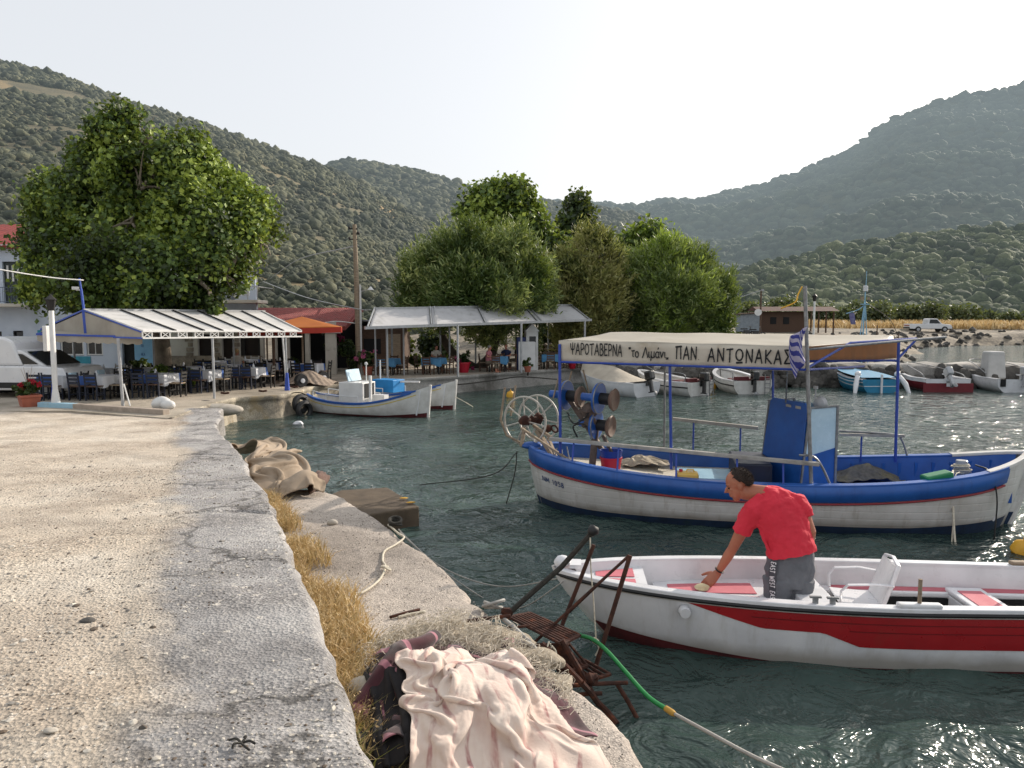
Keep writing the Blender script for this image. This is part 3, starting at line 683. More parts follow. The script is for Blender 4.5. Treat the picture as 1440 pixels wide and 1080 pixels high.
cover(pt4, n4, 3300, .05, 1.0, T5b, MB_k, 'hillside_wood', 'oak wood covering the low knoll behind the bay', lambda y: 1.7 + y * .0018, 61, -1.6, cards=70, cs=.42)
# ================================================================ BOATS
M_whitep = mat('white_gelcoat', '#d9dadd', '#c9cacd', 3, .3, bump=.04, bscale=8, coat=.3, stain='#b9b5ab', slo=.6, shi=.8)
M_whiteold = mat('chalky_white_paint', '#cfcecb', '#b9b7b2', 4, .6, bump=.25, bscale=25, stain='#a08f7a', sscale=3, slo=.62, shi=.82)
M_redp = mat('red_gelcoat', '#9c1a20', '#8e151c', 3, .3, bump=.05, bscale=10, coat=.3, stain='#8a2a26', slo=.62)
M_pink = mat('faded_red_nonslip', '#bd6a74', '#b45e69', 4, .75, bump=.35, bscale=220, stain='#c77a7f', slo=.6)
M_blackr = mat('black_rubber', '#1c1d1f', '#121314', 5, .6)
M_maroon = mat('antifouling_maroon', '#5a1c20', '#401519', 6, .8, bump=.3, bscale=30, stain='#3c2a24')
M_bluep = mat('blue_boat_paint', '#1c57a6', '#174a92', 3, .42, bump=.3, bscale=14, bdist=.006, stain='#0c2a66', slo=.6, shi=.85)
M_blueb = mat('antifouling_blue', '#16304e', '#10233a', 5, .8, bump=.3, bscale=30, stain='#21372f')
M_lblue = mat('pale_blue_paint', '#8fb9d0', '#7faac4', 4, .5, stain='#6a8799')
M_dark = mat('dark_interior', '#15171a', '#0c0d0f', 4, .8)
M_steel = mat('galvanised_steel', '#8f9193', '#6f7071', 12, .45, .6, bump=.2, stain='#6b5040', slo=.6)
M_rust = mat('rusty_iron', '#4f3025', '#2e1d18', 14, .9, .2, bump=.7, bscale=70, stain='#7a4326', sscale=6)
M_wood = mat('weathered_wood', '#9a8a76', '#7d6d5b', 5, .8, bump=.4, bscale=30, stretch=(1, 1, 6))
M_greyw = mat('grey_plank', '#a5a39e', '#8a8782', 6, .75, bump=.4, bscale=25, stain='#6f6a62')
M_rope = mat('white_rope', '#cfc8b8', '#b0a895', 30, .9, bump=.9, bscale=130, bdist=.004)
M_roped = mat('dark_rope', '#3a3833', '#262420', 30, .9, bump=.9, bscale=130)
M_canvas = mat('cream_canvas', '#c3bcae', '#b3ab9d', 1.5, .85, bump=.35, bscale=7, bdist=.02, stain='#a0927c')
M_paint = mat('black_lettering', '#17181a', '#232426', 10, .7, bump=0)
M_yel = mat('yellow_plastic', '#d8a52c', '#c4922a', 3, .5)
M_bred = mat('red_plastic', '#b3152f', '#9c1229', 3, .45)
M_bblue = mat('blue_plastic', '#12348a', '#0f2d78', 3, .4)
M_green = mat('green_plastic', '#0e7a4a', '#0b6a40', 3, .45)
M_glass = mat('dark_glass', '#20262a', '#161b1e', 2, .08, bump=0)
M_redstripe = mat('red_line_paint', '#8e1f2b', '#7a1a25', 6, .5)
M_motor = mat('black_cowling', '#1b1c1f', '#111214', 3, .3, bump=0, coat=.4)
M_motorg = mat('grey_cowling', '#a9abae', '#97999c', 3, .35, bump=0, coat=.3)
def hullpaint(name, c, c2, streak, scum, amt=.6, seams=0, z0=.10, coat=0, rough=.55):
    k = N(name); co = k.coord(); base = k.ramp(k.noise(co, 1.8, 6), [(.4, lin(c)), (.65, lin(c2))])
    s1 = k.noise(k.coord(stretch=(5, 5, .35)), 1.6, 6, .7); s2 = k.noise(co, 9, 6, .75)
    base = k.mix(k.math('MULTIPLY', k.ramp(s1, [(.52, (0, 0, 0)), (.74, (1, 1, 1))]), amt), base, lin(streak))
    base = k.mix(k.math('MULTIPLY', k.ramp(s2, [(.66, (0, 0, 0)), (.72, (1, 1, 1))]), amt * .7), base, lin(scum))
    sp = k.add('ShaderNodeSeparateXYZ'); k.l.new(co, sp.inputs[0]); zz = k.math('ADD', sp.outputs['Z'], k.math('MULTIPLY', k.math('SUBTRACT', k.noise(co, 3, 5), .5), .16))
    base = k.mix(k.math('MULTIPLY', k.ramp(zz, [(z0, (1, 1, 1)), (z0 + .13, (0, 0, 0))]), .65), base, lin(scum)); k.l.new(base, k.b.inputs['Base Color'])
    k.b.inputs['Roughness'].default_value = rough; k.b.inputs['Coat Weight'].default_value = coat; h = k.bump(k.noise(co, 4, 5), .25, .02)
    if seams: wv = k.add('ShaderNodeTexWave', bands_direction='Z'); k.set(wv, Scale=seams, Distortion=.25); k.l.new(co, wv.inputs['Vector']); h = k.bump(k.ramp(wv.outputs['Fac'], [(.0, (0, 0, 0)), (.12, (1, 1, 1))]), .35, .006, h)
    k.l.new(k.bump(k.noise(co, 45, 5, .6), .15, .003, h), k.b.inputs['Normal']); return k.m
M_hullold = hullpaint('planked_white_hull', '#cdccc9', '#b7b5b0', '#8f8576', '#6e6555', .6, 2.6)
M_hullnew = hullpaint('scuffed_white_hull', '#d6d7da', '#c6c7cb', '#a29d93', '#857c6c', .35, 0, .06, .25, .35)
class Hull:
    """lofted hull: t 0 stern .. 1 bow, u 0 keel .. 1 sheer; x along, z up, waterline z=0"""
    def __init__(s, L, bf, sf, kf, n=2.2, m=1.6, rb=.25, rs=.1, flare=0):
        s.L, s.bf, s.sf, s.kf, s.n, s.m, s.rb, s.rs, s.fl = L, bf, sf, kf, n, m, rb, rs, flare
    def P(s, t, u, side=1, off=0.0):
        b = s.bf(t); k = s.kf(t); h = s.sf(t); z = k + (h - k) * u
        y = b * (1 - (1 - min(u, 1)) ** s.n) ** (1 / s.m) * (1 + s.fl * (u - 1)) + off
        ur = min(u, 1); x0 = -s.L / 2 + s.rs * (1 - ur) ** 1.5; x1 = s.L / 2 - s.rb * (1 - ur) ** 1.3
        return Vector((x0 + (x1 - x0) * t, side * max(y, 0), z))
    def patch(s, b, t0, t1, uf0, uf1, nt=40, nu=10, off=0.0, sides=(1, -1), m=0):
        for sd in sides:
            rows = []
            for i in range(nt + 1):
                t = t0 + (t1 - t0) * i / nt; a, c = (uf0(t) if callable(uf0) else uf0), (uf1(t) if callable(uf1) else uf1)
                rows.append([s.P(t, a + (c - a) * j / nu, sd, off) for j in range(nu + 1)])
            b.sheet(rows, m)
    def uz(s, z): return lambda t: max(0, min(1, (z - s.kf(t)) / (s.sf(t) - s.kf(t))))
    def ud(s, d): return lambda t: max(0, min(1, 1 - d / (s.sf(t) - s.kf(t))))
    def cap(s, b, t0, t1, w, h=.02, nt=40, out=.0, sides=(1, -1), m=0, dz=0.0):
        """gunwale capping: a strip w wide inward from the sheer"""
        for sd in sides:
            r = []
            for i in range(nt + 1):
                t = t0 + (t1 - t0) * i / nt; p = s.P(t, 1, sd, out); q = s.P(t, 1, sd); q.y -= sd * min(w, abs(q.y) * .96)
                z = Vector((0, 0, dz)); hh = Vector((0, 0, h))
                r.append([p + z - hh, p + z, q + z, q + z - hh, p + z - hh])
            b.sheet(r, m)
    def deck(s, b, t0, t1, z, inset=.03, nt=24, m=0, zf=None):
        r = []
        for i in range(nt + 1):
            t = t0 + (t1 - t0) * i / nt; zz = zf(t) if zf else z; u = (zz - s.kf(t)) / (s.sf(t) - s.kf(t)); p = s.P(t, u, 1); y = max(p.y - inset, .002)
            r.append([Vector((p.x, y * k, zz)) for k in (-1, -.5, 0, .5, 1)])
        b.sheet(r, m)
    def transom(s, b, t=0, m=0, n=10, u1=1.0):
        pts = [s.P(t, u1 * j / n, 1) for j in range(n + 1)] + [s.P(t, u1 * j / n, -1) for j in range(n, -1, -1)]; b.poly(pts, m)
def place(o, A, B, z=0.0):
    """root at the middle, local +x from A (stern) to B (bow)"""
    A, B = Vector(A), Vector(B); c = (A + B) / 2; o.location = (c.x, c.y, z); o.rotation_euler = (0, 0, math.atan2(B.y - A.y, B.x - A.x))
# ---------------------------------------------------------------- red and white skiff in front
SKB = Vector((.42, 7.76, 0)); SKS = Vector((6.7, 7.30, 0)); SKL = (SKB - SKS).length
sk = thing('rowing_boat', 'white open fibreglass boat with a broad red side band, the man standing in it', 'boat')
place(sk, SKS, SKB)
def skb(t): 
    return .75 * (1 - max(0, (t - .45) / .55) ** 2.6) ** .72 * (.86 + .14 * min(1, t / .45)) + .0
hs = Hull(SKL, lambda t: max(.012, skb(t)), lambda t: (.61 + .10 * max(0, (t - .45) / .55) ** 1.7) + .03 * (1 - t), lambda t: -.36 + .28 * max(0, (t - .7) / .3) ** 2, n=3.0, m=2.7, rb=.62, rs=.05, flare=.06)
b = MB(); hs.patch(b, 0, 1, 0, 1, 60, 16); hs.transom(b); hull = b.build('hull', M_hullnew, sk, smooth=True)
b = MB(); hs.patch(b, 0, .985, 0, lambda t: hs.uz(-.01 + .20 * max(0, (t - .66) / .34))(t), 60, 5, .004); hs.transom(b, -.001, 0, u1=.4); b.build('bottom_paint', M_maroon, sk, smooth=True)
def redlo(t):  # lower edge of the red band: stepped near its front
    if t < .55: d = .33
    elif t < .60: d = .33 - (t - .55) / .05 * .13
    elif t < .69: d = .20
    elif t < .73: d = .20 - (t - .69) / .04 * .07
    else: d = .13 - .13 * (t - .73) / .07
    return hs.ud(.075 + max(d, .0))(t)
b = MB(); hs.patch(b, 0, .80, redlo, hs.ud(.072), 90, 8, .006)
b.build('red_band', M_redp, sk, smooth=True)
for k in (.16, .24): b = MB(); hs.patch(b, .0, .56 if k > .2 else .7, hs.ud(k + .009), hs.ud(k), 50, 1, .009); b.build('strake_line', mat('dark_red_line', '#6e1016', '#5e0d12', 4, .5), sk)
b = MB(); 
for sd in (1, -1): b.tube([hs.P(t, hs.ud(.055)(t), sd, .012) for t in np.linspace(0, .995, 60)], .021, 6)
b.build('rubbing_strip', M_blackr, sk, smooth=True)
b = MB()
for sd in (1, -1): b.tube([hs.P(t, hs.ud(.083)(t), sd, .008) for t in np.linspace(0, .99, 60)], .008, 5)
b.build('trim_line', M_greyw, sk, smooth=True)
b = MB(); hs.cap(b, 0, .992, .105, .05, 60, .012); b.box((-SKL / 2 + .03, 0, .585), (.1, 1.1, .05)); b.build('gunwale', M_whitep, sk, smooth=True, bevel=.008)
# inner liner: side walls and floor
b = MB()
for sd in (1, -1):
    rows = []
    for i in range(51):
        t = .0 + .965 * i / 50; q = hs.P(t, 1, sd); q.y -= sd * min(.1, abs(q.y) * .9); u = (.10 - hs.kf(t)) / (hs.sf(t) - hs.kf(t)); p = hs.P(t, u, sd); p.y -= sd * min(.10, abs(p.y) * .9)
        rows.append([q.lerp(p, j / 6) for j in range(7)])
    b.sheet(rows)
hs.deck(b, 0, .96, .10, .09, m=0); b.build('liner', M_whitep, sk, smooth=True)
def xt(px, side=0, z=.5):  # local x of a photo column on this boat
    p = G(px, 452 + (EYE - z) * FL / 7.65, z); return (sk.matrix_world.inverted() @ p).x if False else None
def tl(t): return hs.P(t, 1).x
# fore deck, main platform, benches.  local x grows toward the bow (photo left)
def slab(b, t0, t1, z, inset=.10, m=0, th=.05, nt=14):
    hs.deck(b, t0, t1, z, inset, nt, m)
    for t in (t0, t1):
        u = (z - hs.kf(t)) / (hs.sf(t) - hs.kf(t)); p = hs.P(t, u); y = max(p.y - inset, .002)
        b.poly([(p.x, -y, z), (p.x, y, z), (p.x, y, z - th), (p.x, -y, z - th)], m)
def panel(name, t0, t1, y0f, y1f, z, m=M_pink):
    b = MB(); n = 12; r = []
    for i in range(n + 1):
        t = t0 + (t1 - t0) * i / n; u = (z - hs.kf(t)) / (hs.sf(t) - hs.kf(t)); h = hs.P(t, u).y - .13; x = hs.P(t, 1).x
        a, c = y0f * h, y1f * h; r.append([(x, a, z), (x, a + (c - a) * .5, z), (x, c, z)])
    b.sheet(r); b.v = [(x, y, zz) for x, y, zz in b.v]; return b.build(name, m, sk, solid=.006)
b = MB(); slab(b, .845, .97, .59, .085, th=.28); b.build('foredeck', M_whitep, sk)
panel('nonslip_panel', .86, .955, .10, .96, .597); panel('nonslip_panel', .86, .925, -.90, -.12, .597)
b = MB(); slab(b, .60, .838, .42, .10, th=.33)
for sd in (1,): pass
b.build('casting_deck', M_whitep, sk)
panel('nonslip_panel', .655, .80, .0, .86, .427); panel('nonslip_panel', .655, .80, -.72, -.16, .427)
# seat box behind the platform with dark locker openings
xa = hs.P(.60, 1).x; xb_ = hs.P(.545, 1).x
b = MB(); b.box(((xa + xb_) / 2, .0, .465), (abs(xa - xb_), 1.02, .07)); b.box((xa - .012, 0, .3), (.03, 1.0, .32)); b.box((xb_, 0, .3), (.03, 1.0, .32)); b.build('seat_box', M_whitep, sk, bevel=.02)
b = MB(); b.box((xb_ - .018, .22, .27), (.012, .34, .2)); b.box((xb_ - .018, -.24, .27), (.012, .34, .2)); b.build('locker_opening', M_dark, sk, bevel=.01)
# long side benches with a red pad, the thwart, wells between them
for sd in (1, -1):
    b = MB(); x0, x1 = hs.P(.02, 1).x, xb_; b.box(((x0 + x1) / 2, sd * .505, .34), (x1 - x0, .17, .06)); b.build('side_bench', M_whitep, sk, bevel=.018); b = MB(); b.box(((x0 + x1) / 2, sd * .425, .21), (x1 - x0, .02, .19)); b.build('well_side', M_dark, sk)  # well sides coloured near-black, standing in for the shadow under the benches
    b = MB(); b.box(((x0 + x1) / 2 - .05, sd * .515, .374), (x1 - x0 - .3, .11, .008)); b.build('bench_pad', M_pink, sk)
for t in (.29, .03):
    x = hs.P(t, 1).x; b = MB(); b.box((x, 0, .385), (.38, 1.0, .05)); b.box((x + .17, 0, .22), (.03, 1, .26)); b.box((x - .17, 0, .22), (.03, 1, .26)); b.build('thwart', M_whitep, sk, bevel=.02)
    b = MB(); b.box((x, .0, .414), (.24, .74, .008)); b.build('nonslip_panel', M_pink, sk)
b = MB(); hs.deck(b, .02, .54, .115, .13); b.build('well_floor', M_dark, sk)  # floor painted dark for the shade inside the well
# thole pins on blocks, cleats, drain
for t, sd, mm in ((.45, 1, M_whitep), (.13, 1, M_wood), (.17, -1, M_wood)):
    p = hs.P(t, 1, sd); b = MB(); b.box((p.x, p.y - sd * .05, p.z + .018), (.40, .09, .045)); o = b.build('thole_block', mm, sk, bevel=.018)
    b = MB(); b.cyl((p.x, p.y - sd * .05, p.z + .03), (p.x, p.y - sd * .05, p.z + .27), .018, n=10); b.build('thole_pin', M_wood, sk, smooth=True)
for t, sd in ((.60, 1), (.575, 1)):
    p = hs.P(t, 1, sd); b = MB(); b.box((p.x, p.y - sd * .05, p.z + .025), (.05, .03, .06)); b.box((p.x, p.y - sd * .05, p.z + .06), (.11, .03, .02)); b.build('cleat', M_steel, sk, bevel=.004)
p = hs.P(.80, hs.ud(.17)(.80), 1, .0); b = MB(); b.lathe([(.05, 0), (.062, .03), (.05, .09), (.03, .09)], p, (0, 1, -.1), 14); b.build('hawse_pipe', M_whitep, sk, smooth=True)
p = hs.P(.985, 1, 1); b = MB(); b.blob((p.x - .02, 0, p.z + .05), (.09, .07, .07), 2, .1); b.box((p.x - .16, 0, p.z + .03), (.12, .2, .04)); b.build('stem_fitting', M_whitep, sk, smooth=True)
# ---------------------------------------------------------------- white plastic armchair lying on the bench
def plastic_chair():
    o = thing('plastic_chair', 'white plastic garden armchair tipped against the bench of the red and white boat', 'chair')
    b = MB(); b.box((0, 0, .40), (.44, .46, .022), rx=R(-3)); b.build('seat', M_whitep, o, bevel=.01)
    b = MB(); n = 7
    for i in range(n):
        x = -.19 + .38 * i / (n - 1); b.tube([(x * .85, .20, .40), (x * .95, .27, .62), (x, .33, .84)], [.024, .028, .026], 6, flat=.4)
    b.tube([(-.22, .2, .38), (-.235, .28, .65), (-.2, .345, .86), (0, .355, .90), (.2, .345, .86), (.235, .28, .65), (.22, .2, .38)], .024, 7, flat=.7)
    b.build('backrest', M_whitep, o, smooth=True)
    for sd in (-1, 1):
        b = MB(); b.tube([(sd * .24, .29, .64), (sd * .28, .1, .66), (sd * .28, -.16, .64), (sd * .27, -.22, .56), (sd * .24, -.22, .42)], .026, 7, flat=.5); b.build('armrest', M_whitep, o, smooth=True)
    for sx in (-1, 1):
        for sy in (-1, 1):
            b = MB(); b.beam((sx * .2, sy * .2, .40), (sx * .24, sy * .25, 0), .045, .045); b.build('leg', M_whitep, o, bevel=.01)
    return o
pc = plastic_chair()
pw = D(1207, 872, 7.55); pc.location = (pw.x, 7.62, -.0); pc.rotation_euler = (R(0), R(0), R(-100)); pc.location.z = .06; pc.scale = (.98, .98, .9)
# ---------------------------------------------------------------- blue and white fishing caique with the awning
CA = Vector((.30, 13.65, 0)); CB = Vector((8.5, 11.95, 0)); CL = (CB - CA).length
M_bluebul = hullpaint('worn_blue_bulwark', '#2259a4', '#1b4c92', '#15386f', '#7f93b3', .5, 0, -5, 0, .45)
cq = thing('fishing_boat', 'blue and white wooden fishing boat with net drums and a lettered cream awning frame', 'boat')
place(cq, CA, CB)
def cqb(t):
    a = 1 - abs(2 * t - .96) ** 3.0 if t > .48 else 1 - abs((.48 - t) / .48) ** 3.4
    return max(.02, 1.30 * max(a, 0) ** .62)
hq = Hull(CL, cqb, lambda t: .74 + .34 * abs((t - .47) / .5) ** 2.1 + (.10 * max(0, (t - .86) / .14) ** 1.5), lambda t: -.60 + .3 * max(0, (t - .85) / .15) ** 2 + .25 * max(0, (.12 - t) / .12) ** 2, n=2.6, m=1.9, rb=.45, rs=.3)
b = MB(); hq.patch(b, 0, 1, 0, 1, 70, 18); b.build('hull', M_hullold, cq, smooth=True)
b = MB(); hq.patch(b, 0.005, .995, 0, lambda t: hq.uz(.10 + .10 * max(0, (t - .75) / .25) + .05 * max(0, (.15 - t) / .15))(t), 70, 5, .006); b.build('bottom_paint', M_blueb, cq, smooth=True)
# rounded blue rubbing belt/bulwark standing proud
b = MB()
for sd in (1, -1):
    rows = []
    for i in range(71):
        t = .0 + .925 * i / 70; p = hq.P(t, hq.ud(.0 + .10 * max(0, (t - .86) / .14) ** 1.5)(t), sd); q = hq.P(t, hq.ud(.26)(t), sd); r = []
        for k in range(9):
            a = k / 8; w = p.lerp(q, a); w.y += sd * (.035 + .05 * math.sin(a * PI * .95 + .2)) * min(1, 18 * (.93 - t) + .2) * min(1, t * 30 + .5); r.append(w)
        rows.append(r)
    b.sheet(rows)
# round the stern
b.build('bulwark', M_bluebul, cq, smooth=True)
b = MB(); hq.cap(b, 0, .92, .13, .035, 70, .05, dz=.02); p0 = hq.P(0, 1); b.blob((p0.x + .06, 0, p0.z - .02), (.2, .16, .07), 3, .03); b.build('gunwale', M_bluep, cq, smooth=True, bevel=.01)
b = MB()
for sd in (1, -1): b.tube([hq.P(t, hq.ud(.285)(t), sd, .025) for t in np.linspace(.0, .92, 60)], .018, 6)
b.build('red_line', M_redstripe, cq, smooth=True)
b = MB()
for sd in (1, -1):
    rows = []
    for i in range(61):
        t = .02 + .95 * i / 60; q = hq.P(t, 1, sd); q.y -= sd * min(.12, abs(q.y) * .9); u = (.40 - hq.kf(t)) / (hq.sf(t) - hq.kf(t)); p = hq.P(t, u, sd); p.y -= sd * min(.13, abs(p.y) * .9)
        rows.append([q.lerp(p, j / 5) for j in range(6)])
    b.sheet(rows)
b.build('inner_side', M_bluep, cq, smooth=True)
M_deckw = mat('worn_white_deck', '#c9c4b8', '#b3ac9e', 3, .8, bump=.3, bscale=20, stain='#8c7f6c')
b = MB(); hq.deck(b, .0, .62, .50, .12, zf=lambda t: .52 + .25 * max(0, (.3 - t) / .3)); b.build('aft_deck', M_deckw, cq)
b = MB(); hq.deck(b, .62, .99, .42, .12, zf=lambda t: .42 + .5 * max(0, (t - .8) / .2)); b.build('fore_deck', M_bluep, cq)
b = MB()
for i in range(9):
    t = .70 + .03 * i
    for sd in (1, -1): q = hq.P(t, .93, sd); b.beam((q.x, q.y - sd * .14, .42), (q.x, q.y - sd * .13, q.z), .05, .04)
b.build('frame_rib', M_bluep, cq)
# stem post, white rail plank forward
pb = hq.P(1, 1); b = MB(); b.tube([hq.P(1, u) * 1.0 for u in np.linspace(.1, 1.08, 12)], .05, 8); b.build('stem_post', M_whiteold, cq, smooth=True)
b = MB(); hq.cap(b, .88, .995, .14, .05, 20, .03, dz=.03); b.build('bow_rail', M_whiteold, cq, smooth=True, bevel=.01)
b = MB(); p, q = hq.P(.975, .93, -1, .01), hq.P(.925, .42, -1, .01)
for sd in (-1,):
    for i in range(10):
        a = Vector(p).lerp(q, i / 10); c = Vector(p).lerp(q, (i + .8) / 10); b.beam(a, c, .05, .015)
b.build('draught_mark', M_whitep, cq)
# helm box with wind screen: local origin
ci = cq.matrix_world
bpy.context.view_layer.update()
INV = cq.matrix_world.inverted()
def loc(px, py, Y): return INV @ D(px, py, Y)
cab = loc(1098, 680, 12.35); cx, cy = cab.x, -.05; cz = .45
M_screen = mat('milky_perspex', '#a9c6d6', '#b9d2df', 4, .25, bump=0)
MB.DM = Matrix.Translation((cx + .3, cy, 0)) @ Matrix.Rotation(R(24), 4, 'Z') @ Matrix.Translation((-cx - .3, -cy, 0))
def cabbox(x0, x1, y0, y1, z0, z1, th=.03, m=None, bb=None):
    bb.box(((x0 + x1) / 2, (y0 + y1) / 2, (z0 + z1) / 2), (x1 - x0, y1 - y0, z1 - z0), m=m)
x0, x1, y0, y1 = cx - .05, cx + .62, cy - .60, cy + .62
# aft panel leaning a little, rounded top corners
b = MB(); pts = []
for yy, zz in [(y0, .45), (y1, .45), (y1 - .08, 1.90), (y1 - .14, 1.97), (y0 + .13, 1.97), (y0 + .05, 1.90)]: pts.append((x0 + .10 * (zz - .45), yy, zz))
b.extr(pts, (.03, 0, 0)); b.build('cabin_panel', M_bluep, cq, bevel=.008)
for yy in (y0 + .28, y0 + .56):
    b = MB(); b.box((x0 + .10 * 1.42 - .006, yy, 1.88), (.008, .15, .045)); b.build('hand_slot', M_greyw, cq, bevel=.003)
# near side: blue lower half, pale screen above
for sd, yy in ((0, y0), (1, y1)):
    b = MB(); b.extr([(x0 + .03, yy, .45), (x1, yy, .45), (x1, yy, 1.24), (x0 + .1, yy, 1.10)], (0, .025, 0)); b.build('cabin_side', M_bluep, cq, bevel=.004)
    b = MB(); b.extr([(x0 + .12, yy, 1.10), (x1, yy, 1.24), (x1, yy, 1.90), (x0 + .17, yy, 1.88)], (0, .015, 0)); b.build('side_screen', M_screen, cq)
    b = MB(); b.beam((x1, yy, .42), (x1, yy, 1.94), .04, .04); b.beam((x0 + .15, yy, 1.90), (x1, yy, 1.925), .04, .03); b.beam((x0 + .02, yy - .01, .45), (x0 + .17, yy - .01, 1.9), .03, .03); b.build('cabin_frame', M_steel, cq, bevel=.005)
b = MB(); b.extr([(x1, y0, 1.24), (x1, y1, 1.24), (x1, y1, 1.9), (x1, y0, 1.9)], (.015, 0, 0)); b.build('front_screen', M_screen, cq)
b = MB(); b.extr([(x1 - .02, y0, .45), (x1 - .02, y1, .45), (x1 - .02, y1, 1.24), (x1 - .02, y0, 1.24)], (.025, 0, 0)); b.build('cabin_side', M_bluep, cq)
b = MB(); b.box((x0 + .35, cy, 1.0), (.4, .9, .04)); b.build('cabin_shelf', M_bluep, cq)
b = MB(); b.lathe([(.0, 0), (.10, .0), (.12, .05), (.09, .12), (0, .14)], (x0 + .55, y0 + .25, 1.94), (-1, -.6, .1), 16); b.cyl((x0 + .6, y0 + .5, 1.9), (x0 + .6, y0 + .5, 2.16), .012, n=6); b.lathe([(.0, 0), (.04, 0), (.04, .05), (0, .05)], (x0 + .6, y0 + .5, 2.16), (0, 0, 1), 10); b.build('searchlight', M_motorg, cq, smooth=True)
MB.DM = None
# hatch box on the deck
q = loc(1000, 668, 12.6); b = MB(); b.box((q.x, q.y + .1, .62), (1.15, .9, .14)); b.build('hatch', M_lblue, cq, bevel=.012)
b = MB(); b.box((q.x - .45, q.y - .33, .60), (.55, .05, .17)); b.build('hatch_trim', M_bluep, cq, bevel=.005)
# low engine casing between hatch and helm
b = MB(); b.box((x0 - .42, cy, .70), (.6, 1.25, .5)); b.build('engine_casing', mat('navy_paint', '#101e3c', '#0b152b', 4, .5), cq, bevel=.03)
# stanchions and the two long plank rails
def wp(px, py, Y): return loc(px, py, Y)
b = MB(); r0, r1 = wp(773, 617, 12.95), wp(1152, 653, 11.45); b.beam(r0, r1, .10, .06); b.build('plank_rail', M_greyw, cq, bevel=.008)
b = MB(); r2, r3 = wp(946, 589, 14.3), wp(1066, 602, 14.0); b.beam(r2, r3, .10, .06); b.build('plank_rail', M_greyw, cq, bevel=.008); b = MB(); r4, r5 = wp(1180, 611, 13.6), wp(1272, 613, 13.3); b.beam(r4, r5, .09, .05); b.build('plank_rail', M_greyw, cq, bevel=.008)
M_bluem = mat('blue_painted_tube', '#1f3f9e', '#2a4690', 8, .45, bump=.1, stain='#6d7890', slo=.62)
for t in (.10, .28, .5, .72, .88):
    p = r0.lerp(r1, t); b = MB(); u = (p.x + CL / 2) / CL; e = hq.P(max(.02, min(.98, u)), 1, -1); b.cyl((p.x, p.y, p.z - .02), (p.x, e.y + .05, e.z), .016, n=7); b.build('stanchion', M_bluem, cq, smooth=True)
for k, (t, a, c) in enumerate(((.25, r2, r3), (.8, r2, r3), (.35, r4, r5))):
    p = a.lerp(c, t); b = MB(); b.cyl((p.x, p.y, p.z - .02), (p.x, p.y, .74), .016, n=7); b.build('stanchion', M_bluem, cq, smooth=True)
b = MB(); b.tube(curve_pts([wp(1180, 606, 13.6), wp(1255, 611, 13.35), wp(1268, 618, 13.3), wp(1280, 655, 13.2)]), .02, 7); b.build('hand_rail', M_steel, cq, smooth=True)
b = MB(); b.tube(curve_pts([wp(1124, 640, 11.7), wp(1143, 642, 11.6), wp(1155, 655, 11.55), wp(1168, 683, 11.55)]), .02, 7); b.build('hand_rail', M_steel, cq, smooth=True)
# ---- awning frame (part of the boat) and the canvas (a thing of its own)
NL, NR = wp(788, 482, 13.0), wp(1130, 489, 11.55); FLp, FR = wp(815, 480, 15.3), wp(1262, 477, 14.1)
def post(px0, py0, px1, py1, Y0, Y1, m=M_bluem, r=.02, name='awning_post'):
    b = MB(); b.cyl(wp(px0, py0, Y0), wp(px1, py1, Y1), r, n=8); return b.build(name, m, cq, smooth=True)
post(787, 484, 788, 640, 13.0, 13.0, r=.026); post(942, 512, 944, 660, 12.35, 12.3, r=.024); post(935, 510, 934, 640, 14.3, 14.3, M_steel)
post(1132, 402, 1141, 690, 11.6, 11.55, M_steel, .03, 'mast'); post(1264, 478, 1259, 650, 13.2, 13.2, r=.026); post(1087, 520, 1087, 565, 14.1, 14.1); post(1107, 522, 1105, 566, 11.9, 12.3, M_steel, .012)
b = MB()
for a, c in ((wp(788, 509, 13.0), wp(1131, 520, 11.57)), (wp(1131, 520, 11.57), wp(1196, 482, 12.3)), (wp(1196, 482, 12.3), wp(1288, 476, 13.2)), (wp(1263, 504, 13.2), wp(1290, 476, 13.3)), (wp(1131, 520, 11.57), wp(1215, 515, 13.7)),
             (wp(935, 509, 14.2), wp(1262, 507, 13.6))): b.cyl(a, c, .02, n=7)
b.build('awning_frame', M_bluem, cq, smooth=True)
b = MB(); b.cyl(wp(1128, 492, 11.7), wp(1330, 474, 13.2), .022, n=7); b.build('awning_boom', M_steel, cq, smooth=True)
# ---- canvas
aw = thing('boat_awning', 'cream canvas awning with hand painted black Greek lettering over the blue fishing boat', 'awning')
aw.location = cq.location; aw.rotation_euler = cq.rotation_euler
N0, N1 = wp(786, 479, 13.02), wp(1133, 488, 11.58)
N2 = wp(1196, 483, 12.3)
F0, F1 = wp(818, 478, 15.2), wp(1262, 476, 14.2); R0, R1 = wp(858, 467, 14.1), wp(1256, 472, 13.4)
nu = 60
def lerpc(A, B, n, sag): return [A.lerp(B, i / n) - Vector((0, 0, sag * (abs(math.sin(i / n * PI * 5)))) ) for i in range(n + 1)]
b = MB(); top = []
for i in range(nu + 1):
    t = i / nu; a = N0.lerp(N1, t / .84) if t < .84 else N1.lerp(wp(1258, 478, 13.3), (t - .84) / .16); r = R0.lerp(R1, t); f_ = F0.lerp(F1, t)
    row = [a.lerp(r, k / 8) + Vector((0, 0, -.02 * math.sin(k / 8 * PI) + .006 * math.sin(t * 23 + k * .7))) for k in range(9)] + [r.lerp(f_, k / 8) for k in range(1, 9)]
    top.append(row)
M_awntop = leafmat('cream_awning_top', '#c4beb0', '#b8b1a2', .3, 1.0, '#d8cbb4')
b.sheet(top); b.build('canvas', M_awntop, aw, smooth=True, solid=.006, auto=False)
